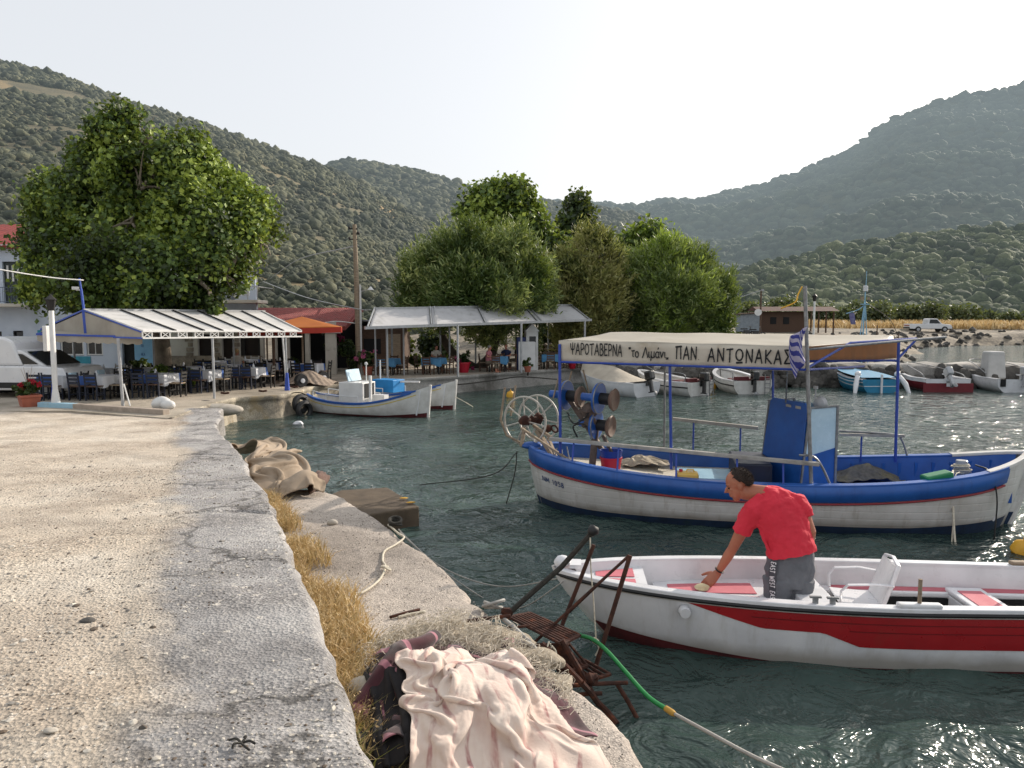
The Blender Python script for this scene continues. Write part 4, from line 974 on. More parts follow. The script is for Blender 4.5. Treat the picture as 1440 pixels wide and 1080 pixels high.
def val(a, c, h, seed, name, m):
    b = MB(); rows = []
    for i in range(61):
        t = i / 60; p = a.lerp(c, t); 
        rows.append([p + Vector((0, .012 * math.sin(t * 31 + seed) * k / 4 + .008 * math.sin(t * 80) * k / 4, -(h + .012 * math.sin(t * 9 + seed)) * k / 4)) for k in range(5)])
    b.sheet(rows); return b.build(name, m, aw, smooth=True, solid=.004, auto=False)
val(N0, N1, .37, 0, 'valance', M_canvas)
k_ = N('backlit_canvas'); k_.b.inputs['Base Color'].default_value = lin('#a08a74'); k_.b.inputs['Roughness'].default_value = .9
tr_ = k_.add('ShaderNodeBsdfTranslucent'); tr_.inputs[0].default_value = lin('#a88c72'); mx_ = k_.add('ShaderNodeMixShader'); mx_.inputs[0].default_value = .55
k_.l.new(k_.b.outputs[0], mx_.inputs[1]); k_.l.new(tr_.outputs[0], mx_.inputs[2]); k_.l.new(mx_.outputs[0], k_.out.inputs['Surface'])
val(wp(1128, 484, 14.6), wp(1262, 477, 14.18), .37, 2, 'valance', k_.m); val(wp(820, 479, 15.2), wp(1128, 484, 14.6), .2, 4, 'valance', M_canvas); val(N0, F0, .2, 3, 'valance', M_canvas)
# lettering on the near valance
dirv = (N1 - N0).normalized(); Lv = (N1 - N0).length
def vpos(x, y): p = N0 + dirv * (x + .14) + Vector((0, -.016, y - .285)); t = x / Lv; p.y += -.012; return p
b = MB(); tot = 0
parts = [('ΨΑΡΟΤΑΒΕΡΝΑ', .20, .12, .0), ('“το Λιμάνι„', .175, .06, -.01), ('ΠΑΝ.', .215, .16, -.02), ('ΑΝΤΩΝΑΚΑΣ', .22, .22, -.04)]
want = [.02, .295, .505, .645, .995]  # fractions along the valance
for i, (tx, h, g, dy) in enumerate(parts):
    bb = MB(); ln = text_strokes(bb, tx, h, lambda x, y: Vector((x, y, 0)), .13, g); W_ = (want[i + 1] - want[i]) * (Lv - .3) - (.10 if i < 3 else 0); kx = W_ / ln
    for v in bb.v: pass
    base = want[i] * (Lv - .3)
    bb.v = [tuple(vpos(base + v[0] * kx, v[1] + .05 + dy)) for v in bb.v]; bb.build('lettering', M_paint, aw, recalc=False)
# ghost of the lettering on the far flap
# hull number near the stern
b = MB(); 
def hpos(x, y): t = .035 + (x + .02) / CL; u = hq.ud(.50 - y)(t); p = hq.P(t, u, -1, .012); return p
text_strokes(b, 'NM 1058', .085, hpos, .16, .25); b.build('hull_number', mat('blue_lettering', '#3a4f7a', '#2b3d63', 20, .8, bump=0), cq, recalc=False)
# ---- net drums on a post (parts of the boat)
dr = wp(820, 575, 13.2)
def drum(c, axis, name='net_drum'):
    c = Vector(c); a = Vector(axis).normalized()
    b = MB(); b.lathe([(.0, -.02), (.265, -.03), (.275, 0), (.265, .03), (.05, .035)], c, a, 28); h = b.build(name, M_bluep, cq, smooth=True)
    b = MB(); b.lathe([(.07, -.32), (.075, -.05), (.09, -.03)], c, a, 14); b.build('motor', M_bluep, h, smooth=True)
    b = MB(); b.ring(c + a * .02, a, .27, .012, 32, 5); b.build('rim', M_steel, h, smooth=True)
    b = MB(); b.lathe([(.10, .03), (.105, .22), (.15, .24), (.16, .27), (.1, .28)], c, a, 20); b.build('spool', M_blackr, h, smooth=True)
    b = MB(); b.lathe([(.11, .22), (.17, .25), (.20, .30), (.18, .32), (.11, .29)], c, a, 26); b.build('flange', mat('worn_brown_rubber', '#7c6455', '#5d4a3f', 5, .6), h, smooth=True)
ax = (1, -.35, -.05)
drum(wp(796, 556, 13.5), ax); drum(wp(842, 560, 13.0), ax); drum(wp(838, 597, 13.3), ax)
M_arm = mat('dull_brown_iron', '#6f6058', '#4c423d', 8, .7, .3, bump=.3)
b = MB(); b.beam(wp(800, 560, 13.5), wp(852, 640, 13.3), .1, .08); b.beam(wp(842, 575, 13.1), wp(820, 600, 13.3), .07, .07); b.beam(wp(815, 575, 13.4), wp(838, 598, 13.3), .08, .08); b.beam(wp(838, 597, 13.35), wp(832, 665, 13.2), .12, .1); b.beam(wp(848, 612, 13.3), wp(870, 655, 13.1), .06, .06)
b.blob(wp(826, 578, 13.2), .13, 2, .3, 2, 3); b.blob(wp(830, 592, 13.2), .10, 2, .3, 2, 4); b.build('hauler_arm', M_arm, cq, bevel=.01)
b = MB(); b.tube(curve_pts([wp(798, 580, 13.2), wp(806, 595, 13.1), wp(820, 590, 13.1), wp(828, 580, 13.1)]), .014, 6); b.tube(curve_pts([wp(812, 615, 13.2), wp(806, 600, 13.15), wp(818, 596, 13.1), wp(826, 600, 13.1)]), .014, 6); b.build('hydraulic_hose', M_blackr, cq, smooth=True)
for px0, py0, px1, py1 in ((788, 520, 778, 560), (804, 522, 798, 545), (820, 520, 830, 560)): post(px0, py0, px1, py1, 13.6, 13.5, M_wood, .014, 'net_guide')
# spoked wheel hauler over the stern
w1, w2 = wp(738, 592, 13.75), wp(757, 588, 14.2); axw = (w2 - w1).normalized() * .6 + Vector((.25, .55, 0)); axw.normalize()
b = MB()
for c, rr in ((w1, .45), (w2, .44)):
    b.ring(c, axw, rr, .02, 44, 6); b.ring(c, axw, .06, .03, 16, 6)
    x = axw.orthogonal().normalized(); y = axw.cross(x)
    for i in range(7): a = 2 * PI * i / 7; b.cyl(c, c + (x * math.cos(a) + y * math.sin(a)) * rr, .014, n=5)
b.build('net_wheel', mat('pale_wheel_tube', '#bdb9b0', '#a09b92', 8, .5, bump=.2, stain='#7b6a5a'), cq, smooth=True)
b = MB(); b.cyl(w1 - axw * .08, w2 + axw * .1, .045, n=10); b.blob(w1, .10, 2, .25, 2, 1); b.blob(w2, .10, 2, .25, 2, 6); b.blob(w1.lerp(w2, .5), .09, 2, .3, 3, 2); b.build('wheel_axle', M_rust, cq, smooth=True)
b = MB(); b.tube([wp(710, 545, 13.7), wp(704, 590, 13.7), wp(712, 612, 13.7), wp(735, 624, 13.7), wp(752, 625, 13.7)], .022, 7); b.tube([wp(725, 542, 14.1), wp(718, 585, 14.1)], .02, 7); b.build('guard_hoop', M_wood, cq, smooth=True)
b = MB(); b.beam(wp(733, 602, 13.5), wp(815, 657, 12.75), .05, .04); b.beam(wp(750, 598, 13.8), wp(775, 615, 13.4), .05, .05); b.beam(wp(755, 605, 13.7), wp(780, 645, 13.4), .09, .07); b.beam(wp(738, 600, 13.7), wp(733, 628, 13.6), .06, .05); b.beam(wp(771, 615, 13.4), wp(785, 650, 13.3), .09, .03); b.build('wheel_support', M_wood, cq, bevel=.006)
b = MB(); b.ring(wp(780, 603, 13.6), (.4, .7, .3), .07, .018, 16, 6); b.blob(wp(770, 603, 13.7), .08, 2, .3, 3, 9); b.build('pulley', M_rust, cq, smooth=True)
for px0, py0, px1, py1 in ((790, 632, 792, 660), (797, 628, 803, 658), (783, 630, 778, 655)): post(px0, py0, px1, py1, 13.3, 13.2, M_steel, .012, 'brace')
# ---- things lying in the boat
def W_(p): return cq.matrix_world @ p
def inb(px, py, z):  # on the photo sight line at height z
    return G(px, py, z)
p = inb(859, 666, .62); o = thing('bucket', 'red plastic bucket with a blue bucket stacked in it on the fishing boat deck', 'bucket', p); 
b = MB(); b.lathe([(.0, 0), (.15, 0), (.19, .27), (.2, .27), (.2, .3), (.18, .3), (.17, .1)], n=24); b.build('outer_bucket', M_bred, o, smooth=True)
b = MB(); b.lathe([(.0, .2), (.175, .22), (.195, .40), (.205, .40), (.205, .425), (.18, .42), (.16, .25)], n=24); b.build('inner_bucket', M_bblue, o, smooth=True)
p = inb(966, 676, .70); o = thing('jerrycan', 'yellow plastic jerrycan lying on the pale blue hatch', 'jerrycan', p, R(-10)); b = MB(); b.box((0, 0, .075), (.36, .26, .15)); b.build('body', mat('pale_yellow_plastic', '#d3b05c', '#c7a24c', 3, .4), o, bevel=.035)
b = MB(); b.cyl((-.1, 0, .14), (-.1, 0, .19), .03, n=12); b.build('cap', M_bred, o, smooth=True); b = MB(); b.tube([(-.02, 0, .14), (.0, 0, .185), (.1, 0, .185), (.12, 0, .14)], .014, 6); b.build('handle', mat('pale_yellow_plastic2', '#d3b05c', '#c7a24c', 3, .4), o, smooth=True)
def crumple(name, px, py, z, w, h, hump, m, label, seed, rz=0, cat='sheet', scale=.8):
    c = G(px, py, z); hg = lambda x, y: z + hump * np.exp(-((x - c.x) / (w * .35)) ** 2 - ((y - c.y) / (h * .35)) ** 2) + .02 * np.sin(x * 23 + seed) * np.sin(y * 19)
    def pl(u, v): 
        a, q = (u - .5) * w * scale, (v - .5) * h * scale; return np.stack([c.x + a * math.cos(rz) - q * math.sin(rz), c.y + a * math.sin(rz) + q * math.cos(rz), u * 0 + z + hump + .04 + .12 * np.abs(fn(np.stack([u * 5, v * 5, u * 0], -1).reshape(-1, 3), 1, seed)).reshape(u.shape)], -1)
    P = drape(40, 40, w, h, pl, hg, 45, 6, seed, jit=.05); return tag(cloth_obj(name, P, m, None), label, cat)
crumple('tarpaulin', 905, 652, .62, 1.0, .7, .14, mat('beige_sheet', '#b5aa98', '#9f9483', 3, .9), 'crumpled beige sheet on the white deck behind the bucket', 4)
crumple('fishing_net', 1215, 674, .45, 1.25, .8, .26, mat('grey_net_pile', '#6d6a66', '#4f4c49', 20, .95, bump=.9, bscale=90, stain='#7d7350'), 'grey net pile under canvas beside the helm of the fishing boat', 6, cat='net')
p = inb(1318, 674, .86); o = tag(MB().box((0, 0, 0), (.42, .24, .2), ry=R(-12)).build('basket', M_green, None, bevel=.03, loc=p), 'green plastic basket on the fore end of the fishing boat', 'basket')
p = D(1352, 657, 12.3); o = thing('mooring_bitts', 'grey capstan wrapped in rope on the bow of the fishing boat', 'capstan', p); b = MB(); b.cyl((0, 0, -.12), (0, 0, .12), .09, n=12); b.build('drum', M_motorg, o, smooth=True, bevel=.01)
b = MB()
for i in range(7): b.ring((.02 * math.sin(i), 0, -.09 + .022 * i), (.1 * math.sin(i * 2), .1, 1), .11 + .012 * (i % 3), .014, 20, 5)
b.build('rope_turns', M_rope, o, smooth=True)
rope('mooring_rope', [D(1340, 662, 12.0), D(1340, 700, 11.4), D(1342, 750, 11.1), D(1346, 786, 10.9)], .016, M_rope, 'white rope hanging from the capstan of the fishing boat into the water')
rope('mooring_rope', [D(1349, 664, 12.0), D(1343, 672, 11.7), D(1341, 720, 11.35), D(1338, 770, 11.0)], .009, M_rope, 'thin pale cord hanging beside the thick white mooring rope')
rope('mooring_rope', [D(1372, 654, 12.0), D(1392, 664, 11.5), D(1402, 700, 11.3), D(1398, 760, 11.15)], .013, M_blackr, 'black hose looped over the bow of the fishing boat')
rope('mooring_rope', [D(727, 634, 13.5), D(724, 665, 13.4), D(712, 708, 13.3)], .012, M_roped, 'dark rope hanging straight down from the stern of the fishing boat')
rope('mooring_rope', [D(727, 636, 13.5), D(690, 668, 13.0), G(590, 682, .02)], .01, M_roped, 'dark rope running from the fishing boat stern out over the water to the left')
# striped flag on the mast
p = D(1128, 470, 11.5); P_ = []
for i in range(15):
    r = []
    for j in range(9): u, v = i / 14, j / 8; r.append((p.x + .06 - .26 * v * (1 - .35 * u) - .06 * math.sin(u * 3), p.y - .05 + .045 * math.sin(v * 9 + u * 2.5) , p.z + .12 - .52 * u - .26 * v * (.6 + .5 * u)))
    P_.append(r)
k = N('flag_cloth'); co = k.coord(); wv = k.add('ShaderNodeTexWave'); k.set(wv, Scale=5.2, Distortion=1.0); wv.bands_direction = 'DIAGONAL'; k.l.new(co, wv.inputs['Vector'])
k.l.new(k.ramp(wv.outputs['Fac'], [(.45, lin('#3a3f86')), (.55, lin('#a9a4b8'))]), k.b.inputs['Base Color']); k.b.inputs['Roughness'].default_value = .9
b = MB(); b.sheet(P_); tag(b.build('flag', k.m, None, smooth=True, solid=.003, auto=False), 'faded blue and white striped flag hanging limp from the boat mast', 'flag')
rope('cord', [D(1128, 403, 11.55), D(1122, 415, 11.55), D(1118, 425, 11.5), D(1098, 434, 11.5)], .012, M_yel, 'yellow cord trailing from the top of the boat mast')
# yellow floats
def buoy(px, py, r, label, m=M_yel, z=.0, name='buoy'):
    p = G(px, py, z); o = thing(name, label, 'buoy', p + Vector((0, 0, r * .35)), rx=R(20)); b = MB(); b.lathe([(0, -r), (r * .6, -r * .8), (r, -r * .1), (r * .8, r * .6), (r * .25, r * 1.0), (.0, r * 1.05)], n=18); b.build('float', m, o, smooth=True)
    b = MB(); b.ring((0, 0, r * 1.2), (1, 0, 0), r * .22, r * .07, 12, 5); b.build('eye', m, o, smooth=True)
buoy(1437, 778, .15, 'yellow buoy floating under the bow of the fishing boat')
# ================================================================ TREES
M_bark = mat('plane_bark', '#8d8374', '#5d5347', 2.5, .9, bump=.6, bscale=14, bdist=.02, stain='#4a4036')
M_barkd = mat('dark_bark', '#4d443a', '#332c25', 4, .9, bump=.7, bscale=18, bdist=.02)
LF_plane = [leafmat('plane_leaf_a', '#587034', '#445a28'), leafmat('plane_leaf_b', '#a3b352', '#7f9440'), leafmat('plane_leaf_c', '#283a1b', '#1f2f17')]
LF_tam = [leafmat('tamarisk_leaf_a', '#8d9a62', '#73824e', .22), leafmat('tamarisk_leaf_b', '#b4ba74', '#97a05e', .3), leafmat('tamarisk_leaf_c', '#4d6330', '#3e5328', .25)]
LF_tamb = [leafmat('tamarisk_brown_a', '#959a62', '#9c925e', .3), leafmat('tamarisk_brown_b', '#aaa368', '#8c8e58', .3), leafmat('tamarisk_brown_c', '#3a4424', '#30381e', .25)]
LF_dark = [leafmat('dark_leaf_a', '#33481f', '#283a1a', .25), leafmat('dark_leaf_b', '#43592a', '#364a22', .25), leafmat('dark_leaf_c', '#22331a', '#1b2a15', .2)]
LF_bush = [leafmat('bush_leaf_a', '#5a6444', '#4a5538', .2), leafmat('bush_leaf_b', '#6b7350', '#596344', .2), leafmat('bush_leaf_c', '#333f26', '#2a3520', .15)]
LF_lime = [leafmat('lime_leaf_a', '#86a044', '#6f8a36', .4), leafmat('lime_leaf_b', '#9ab050', '#829a42', .4), leafmat('lime_leaf_c', '#3f5420', '#33471a', .3)]
LF_pinkf = [mat('pink_petals', '#c66a8e', '#b05580', 9, .8, bump=0), mat('pale_pink_petals', '#d890aa', '#c67a98', 9, .8, bump=0)]
LF_redf = [mat('red_petals', '#b01a30', '#9a1428', 9, .8, bump=0)]
LF_magf = [mat('magenta_petals', '#8a2350', '#741c44', 9, .8, bump=0)]
def leaves(name, blobs, n, size, mats, parent, seed=1, mode='broad', gap=-.35, gf=1.2, shell=.62, squash=.9, up=.25, seam=None):
    """n leaves spread through lumpy volumes; blobs: (centre, radius) in the parent's space"""
    rs = np.random.RandomState(seed); C = np.array([b[0][:] for b in blobs]); Rr = np.array([b[1] for b in blobs]); w = Rr ** 2.2; w /= w.sum()
    per = 26 if mode == 'broad' else 30; n0 = n; nc = max(12, int(n / per * 1.9)); k = rs.choice(len(blobs), nc, p=w); d = rs.randn(nc, 3); d /= np.linalg.norm(d, axis=1)[:, None]
    lump = 1 + .22 * fn(d * 2.2 + k[:, None] * 3.1, 1.0, seed) + .12 * fn(d * 6 + k[:, None], 1.0, seed + 1)
    rr = (shell + (1 - shell) * rs.rand(nc) ** .6) * lump * (1 + .07 * np.minimum(np.abs(rs.randn(nc)), 2)); Pn = C[k] + d * rr[:, None] * Rr[k][:, None] * [1, 1, squash]
    g = fn(Pn * gf, 1.0, seed + 5); keep = g > gap + .25 * rs.randn(nc); Pn, d, k = Pn[keep], d[keep], k[keep]
    cl0 = fn(Pn * .9, 1.0, seed + 9) + .6 * rs.randn(len(Pn)); ix = rs.randint(0, len(Pn), n0); n = n0; sg = size * (1.15 if mode == 'broad' else 1.0) * np.clip(Rr[k[ix]] / .9, .25, 1)
    tw = d[ix] * .8 + [0, 0, .5]; al = rs.rand(n) - .3; Pn = Pn[ix] + np.clip(rs.randn(n, 3), -1.7, 1.7) * (sg * (1 if mode == 'broad' else .42))[:, None] + tw * (al * sg * (.6 if mode == 'broad' else 2.6))[:, None]; d = d[ix] + .35 * rs.randn(n, 3)
    cl = cl0[ix] + .35 * rs.randn(n); mi = np.where(cl < -.45, 2, np.where(cl > .55, 1, 0)) % max(1, len(mats))
    if mode == 'broad':
        nr = d * .5 + rs.randn(n, 3) * .6 + [0, 0, up]; nr /= np.linalg.norm(nr, axis=1)[:, None]; a = np.cross(nr, rs.randn(n, 3)); a /= np.linalg.norm(a, axis=1)[:, None]; b_ = np.cross(nr, a)
        s = size * rs.uniform(.6, 1.3, n)[:, None]; V = np.stack([Pn - a * s * .5, Pn + b_ * s * .38 + nr * s * .08, Pn + a * s * .55, Pn - b_ * s * .38 + nr * s * .08], 1)
    else:
        a = d * .75 + rs.randn(n, 3) * .38 + [0, 0, up]; a /= np.linalg.norm(a, axis=1)[:, None]; b_ = np.cross(a, rs.randn(n, 3)); b_ /= np.linalg.norm(b_, axis=1)[:, None]
        s = size * rs.uniform(.6, 1.4, n)[:, None]; wd = s * .10; V = np.stack([Pn - a * s * .5, Pn + b_ * wd, Pn + a * s * .5 + [0, 0, -.0], Pn - b_ * wd], 1)
    F = np.arange(n * 4).reshape(n, 4); return np_mesh(name, V.reshape(-1, 3), F, mats, mi, parent)
def branch(b, p, q, r0, r1, seed, kinks=5, n=8):
    rs = np.random.RandomState(seed); p, q = Vector(p), Vector(q); L = (q - p).length; pts = []; rr = []
    for i in range(kinks + 1):
        t = i / kinks; w_ = Vector(rs.randn(3) * L * .035) if 0 < i < kinks else Vector((0, 0, 0)); pts.append(p.lerp(q, t) + w_ + Vector((0, 0, L * .06 * math.sin(t * PI)))); rr.append(r0 + (r1 - r0) * t)
    b.tube(pts, rr, n); return pts
def tree(name, label, base, spec, n, size, mats, bark=M_bark, mode='broad', seed=1, trunks=None, group=None, cat='tree', core=True, gap=-.35, shell=.6, Yd=0, r0=.2, up=.25, squash=.9, gf=1.2):
    """spec: (px,py,r_px,extra depth) of foliage masses seen from the quay, measured at the depth of the base"""
    base = Vector(base); o = thing(name, label, cat, base, 0, group); Y = base.y + Yd; bl = []
    for px, py, r, dy in spec: p = D(px, py, Y + dy) - base; bl.append((p, .88 * r / FL * (Y + dy)))
    b = MB(); top = sum((x[0] for x in bl), Vector()) / len(bl)
    if trunks:
        for i, (pts, ra, rb) in enumerate(trunks): b.tube(curve_pts([Vector(q) for q in pts], 5), [ra + (rb - ra) * j / (5 * (len(pts) - 1)) for j in range(5 * (len(pts) - 1) + 1)], 9)
        fork = [Vector(t[0][-1]) for t in trunks]
    else:
        f = Vector((top.x * .25, top.y * .25, min(top.z * .45, max(.4, top.z - 1.0)))); b.tube([(0, 0, -.2), f * .5 + Vector((.05, 0, 0)), f], [r0 * 1.25, r0 * .9, r0 * .75], 9); fork = [f]
    for i, (c, r) in enumerate(bl):
        f = min(fork, key=lambda q: (q - c).length); pts = branch(b, f, c, r0 * .5, r0 * .12, seed * 50 + i)
        for j in range(4):
            e = c + Vector(np.random.RandomState(seed * 77 + i * 5 + j).randn(3)) .normalized() * r * .75; branch(b, pts[3 + j % 2], e, r0 * .16, r0 * .04, i * 9 + j, 3, 5)
    b.build('trunk', bark, o, smooth=True)
    leaves('crown', bl, n, size, mats, o, seed, mode, gap, gf, shell, squash, up)
    return o
# ---- big plane tree over the first taverna
pb_ = Vector((D(229, 500, 31).x, 31, TZ))
def rel(px, py, Y, base): return D(px, py, Y) - base
tree('plane_tree', 'huge spreading plane tree towering over the first taverna canopy', pb_, [(160, 190, 34, 0), (205, 182, 32, .5), (245, 205, 36, 0), (275, 225, 26, 0), (150, 240, 46, 1), (205, 255, 62, -1), (280, 255, 42, 0), (318, 270, 32, 0), (345, 290, 26, 0), (120, 285, 46, 1), (190, 320, 70, -1.5), (262, 318, 66, -1.8),
    (335, 315, 50, -.5), (368, 328, 32, 0), (75, 285, 38, 1.5), (60, 335, 38, 1.5), (90, 370, 52, .5), (150, 385, 62, -1), (225, 380, 60, -2), (292, 362, 46, -1.5), (345, 362, 40, -1), (372, 345, 26, -1), (70, 410, 36, 1), (120, 425, 36, 0), (180, 425, 36, -.5), (275, 415, 30, -1), (330, 395, 24, -1), (232, 430, 26, -1.5), (300, 428, 16, -2)],
    105000, .21, LF_plane, seed=3, gap=-.30, shell=.55, r0=.34, trunks=[([(0, 0, -.3), (.02, 0, 1.0), (-.02, 0, 2.2), rel(236, 430, 31, pb_)], .36, .28), ([rel(236, 430, 31, pb_), rel(262, 405, 30.5, pb_), rel(312, 388, 30, pb_), rel(332, 352, 29.8, pb_), rel(338, 320, 30, pb_)], .24, .12), ([rel(236, 430, 31, pb_), rel(200, 380, 31, pb_), rel(182, 330, 31, pb_), rel(186, 300, 31, pb_)], .25, .1), ([rel(300, 392, 30, pb_), rel(285, 370, 29.6, pb_), rel(262, 352, 29.4, pb_)], .14, .06)], gf=.9)
# ---- tamarisks and others behind the second canopy
def gz(px, Y): x = (px - 720) / FL * Y; return Vector((x, Y, TZ if Y < 46 else float(land_z(x, Y))))
t1 = gz(660, 40.5)
tree('tamarisk_tree', 'feathery tamarisk with two leaning dark trunks behind the middle of the second canopy', t1, [(600, 385, 42, 0), (585, 420, 34, 0), (640, 365, 46, 0), (690, 355, 44, 0), (735, 380, 40, 0), (745, 420, 36, 0), (665, 410, 60, -1), (700, 420, 52, -1), (620, 430, 46, -.5), (668, 335, 22, 0), (718, 345, 26, 0), (760, 440, 22, 0), (752, 400, 26, 0), (575, 440, 24, 0), (690, 455, 40, 0), (745, 478, 22, 1.5)],
     80000, .32, LF_tam, M_barkd, 'feather', 5, [([(.6, 0, -.2), rel(640, 500, 40.5, t1), rel(622, 468, 40.5, t1), rel(632, 430, 40.5, t1)], .28, .16), ([(.3, .2, -.2), rel(690, 500, 40.8, t1), rel(698, 465, 40.8, t1), rel(695, 420, 40.8, t1)], .30, .18)], gap=-.5, shell=.35, r0=.26, up=.35)
tree('plane_tree', 'broad leaved tree rising behind the feathery tamarisk and the second canopy', gz(735, 50), [(690, 290, 34, 0), (720, 285, 30, 0), (665, 300, 20, 0), (740, 310, 26, 0), (705, 320, 36, 0), (755, 345, 28, 0), (785, 345, 16, 0), (770, 365, 22, 0), (775, 400, 16, 0), (760, 380, 20, 0), (728, 275, 18, 0)], 22000, .32, LF_plane, seed=8, gap=-.4, r0=.3)
tree('poplar_tree', 'slim dark poplar between the broad leaved tree and the brownish tamarisk', gz(812, 66), [(812, 290, 15, 0), (812, 308, 20, 0), (813, 330, 24, 0), (812, 352, 24, 0), (795, 318, 11, 0), (792, 335, 14, 0), (814, 282, 9, 0), (806, 380, 26, 0), (810, 410, 26, 0)], 9000, .42, LF_dark, M_barkd, seed=9, gap=-.7, r0=.25)
tree('tamarisk_tree', 'brownish green tamarisk right of the second canopy, next to the poplar', gz(825, 44), [(820, 345, 26, 0), (845, 365, 28, 0), (800, 375, 24, 0), (825, 395, 42, 0), (805, 430, 38, 0), (845, 430, 40, 0), (820, 460, 40, 0), (860, 400, 22, 0), (838, 340, 18, 0), (790, 410, 22, 0), (800, 478, 26, 0), (850, 470, 34, 0)], 60000, .32, LF_tamb, M_barkd, 'feather', 11, gap=-.5, shell=.35, r0=.22, up=.4)
tree('ash_tree', 'pale yellow green tree top between the brownish and the round tamarisk', gz(905, 62), [(895, 340, 18, 0), (915, 332, 20, 0), (905, 350, 24, 0), (930, 350, 14, 0), (885, 345, 12, 0), (905, 385, 30, 0)], 6000, .42, LF_lime, seed=12, gap=-.5, r0=.25)
tree('tamarisk_tree', 'big round yellow green tamarisk standing alone behind the lettered awning', gz(950, 45.5), [(900, 385, 34, 0), (935, 372, 36, 0), (970, 385, 34, 0), (1000, 410, 32, 0), (1012, 435, 26, 0), (950, 420, 56, -1), (900, 430, 36, 0), (985, 445, 40, 0), (930, 455, 42, 0), (1022, 450, 16, 0), (945, 350, 18, 0), (885, 410, 22, 0), (975, 370, 20, 0), (890, 465, 26, 0), (1000, 462, 24, 0)], 85000, .32, LF_tam[:1] + [LF_lime[1], LF_tam[2]], M_barkd, 'feather', 13, gap=-.5, shell=.35, r0=.26, up=.45)
# ---- shrubs: each with its own stems and leaves
def shrub(px, Y, top_py, rpx, label, mats=LF_dark, n=2600, size=.22, group=None, flowers=None, seed=1, name='shrub', base_z=None, mode='broad'):
    b0 = gz(px, Y); 
    if base_z is not None: b0.z = base_z
    bz = 452 + (EYE - b0.z) * FL / Y; cy_ = (top_py + bz) / 2; h = (bz - top_py) / 2
    rs = random.Random(seed); sp = [(px + rs.uniform(-.5, .5) * rpx, cy_ + rs.uniform(-.35, .35) * h, min(h, rpx) * rs.uniform(.5, .75), rs.uniform(-.5, .5) * rpx / FL * Y * .5) for _ in range(5)] + [(px, cy_, min(h, rpx) * .85, 0)]
    o = tree(name, label, b0, sp, n, size, mats, M_barkd, mode, seed, None, group, 'shrub', gap=-.8, shell=.3, r0=.04)
    if flowers:
        bl = [(D(a, c, Y + d) - b0, r / FL * Y) for a, c, r, d in sp]; leaves('flowers', bl, n // 2, size * .8, flowers, o, seed + 3, 'broad', .0, 2.2, .85)
    return o
shrub(228, 27.5, 505, 16, 'leafy young shrub at the foot of the plane tree trunk', LF_plane, 1500, .16, seed=2)
shrub(262, 28.5, 515, 20, 'low bright green shrub right of the plane tree trunk', LF_lime, 1500, .15, seed=3)
shrub(200, 29, 500, 18, 'dark leafy shrub left of the plane tree trunk', LF_dark, 1500, .17, seed=4)
shrub(352, 36, 490, 14, 'potted green shrub under the orange parasol beside the taverna wall', LF_dark, 900, .15, seed=5)
shrub(488, 37, 455, 13, 'climbing green vine at the corner of the red roofed taverna', LF_dark, 1500, .16, seed=6)
shrub(500, 36, 500, 11, 'small bush on the ground right of the taverna corner', LF_plane, 900, .14, seed=16)
shrub(585, 41, 497, 18, 'rounded dark bush behind the left tables of the second canopy', LF_dark, 1200, .15, seed=7)
shrub(470, 39, 432, 16, 'magenta bougainvillea blooming above the taverna roof', LF_dark, 900, .15, None, LF_magf, seed=8)
shrub(517, 35.3, 482, 15, 'pink hydrangea in bloom in front of the dark shed', LF_plane, 700, .12, None, LF_pinkf, seed=9, name='flowering_shrub')
shrub(652, 37.2, 492, 15, 'purple flowering bush in a red pot under the second canopy', LF_dark, 700, .12, None, LF_magf + LF_pinkf[:1], seed=10, name='flowering_shrub')
shrub(410, 37, 496, 12, 'red geranium bush under the orange parasol', LF_dark, 500, .12, None, LF_redf, seed=11, name='flowering_shrub')
shrub(742, 37.5, 500, 10, 'small potted bush beside the white kiosk board', LF_dark, 400, .12, seed=12)
# dark undergrowth masses behind the terraces
for i, (px, Y, tp, r, lb) in enumerate(((545, 47, 470, 36, 'dark thicket behind the left end of the second canopy'), (620, 47, 468, 36, 'dark thicket behind the leaning tamarisk trunks'), (775, 47, 462, 34, 'dark thicket behind the white kiosk'), (870, 49, 455, 44, 'dark thicket between the two right tamarisks'), (1035, 52, 468, 20, 'dusty green bush left of the wooden hut'))):
    shrub(px, Y, tp, r, lb, LF_dark, 5000, .28, seed=30 + i)
# bushes along the far field
rb = random.Random(4); FB = [(1062, 120, 415, 34), (1105, 125, 425, 30), (1150, 130, 418, 30), (1190, 128, 424, 28), (1232, 126, 416, 32), (1270, 130, 421, 28), (1305, 128, 414, 30), (1352, 132, 420, 34), (1385, 140, 430, 26), (1420, 130, 432, 30), (1098, 140, 408, 26), (1210, 145, 412, 26), (1465, 128, 424, 34)]
nm = ['leftmost', 'second', 'third', 'fourth', 'fifth', 'sixth', 'seventh', 'eighth', 'ninth', 'tenth', 'paler', 'taller', 'rightmost']
for i, (px, Y, tp, r) in enumerate(FB):
    lb = ('%s green bush from the left in the row behind the dry field' % nm[i]) if 0 < i < 10 else '%s green bush in the row behind the dry field' % nm[i]
    shrub(px, Y, tp + 9, r, lb, LF_bush, 1500, .55, 'bushes in a row behind the dry field', seed=60 + i)
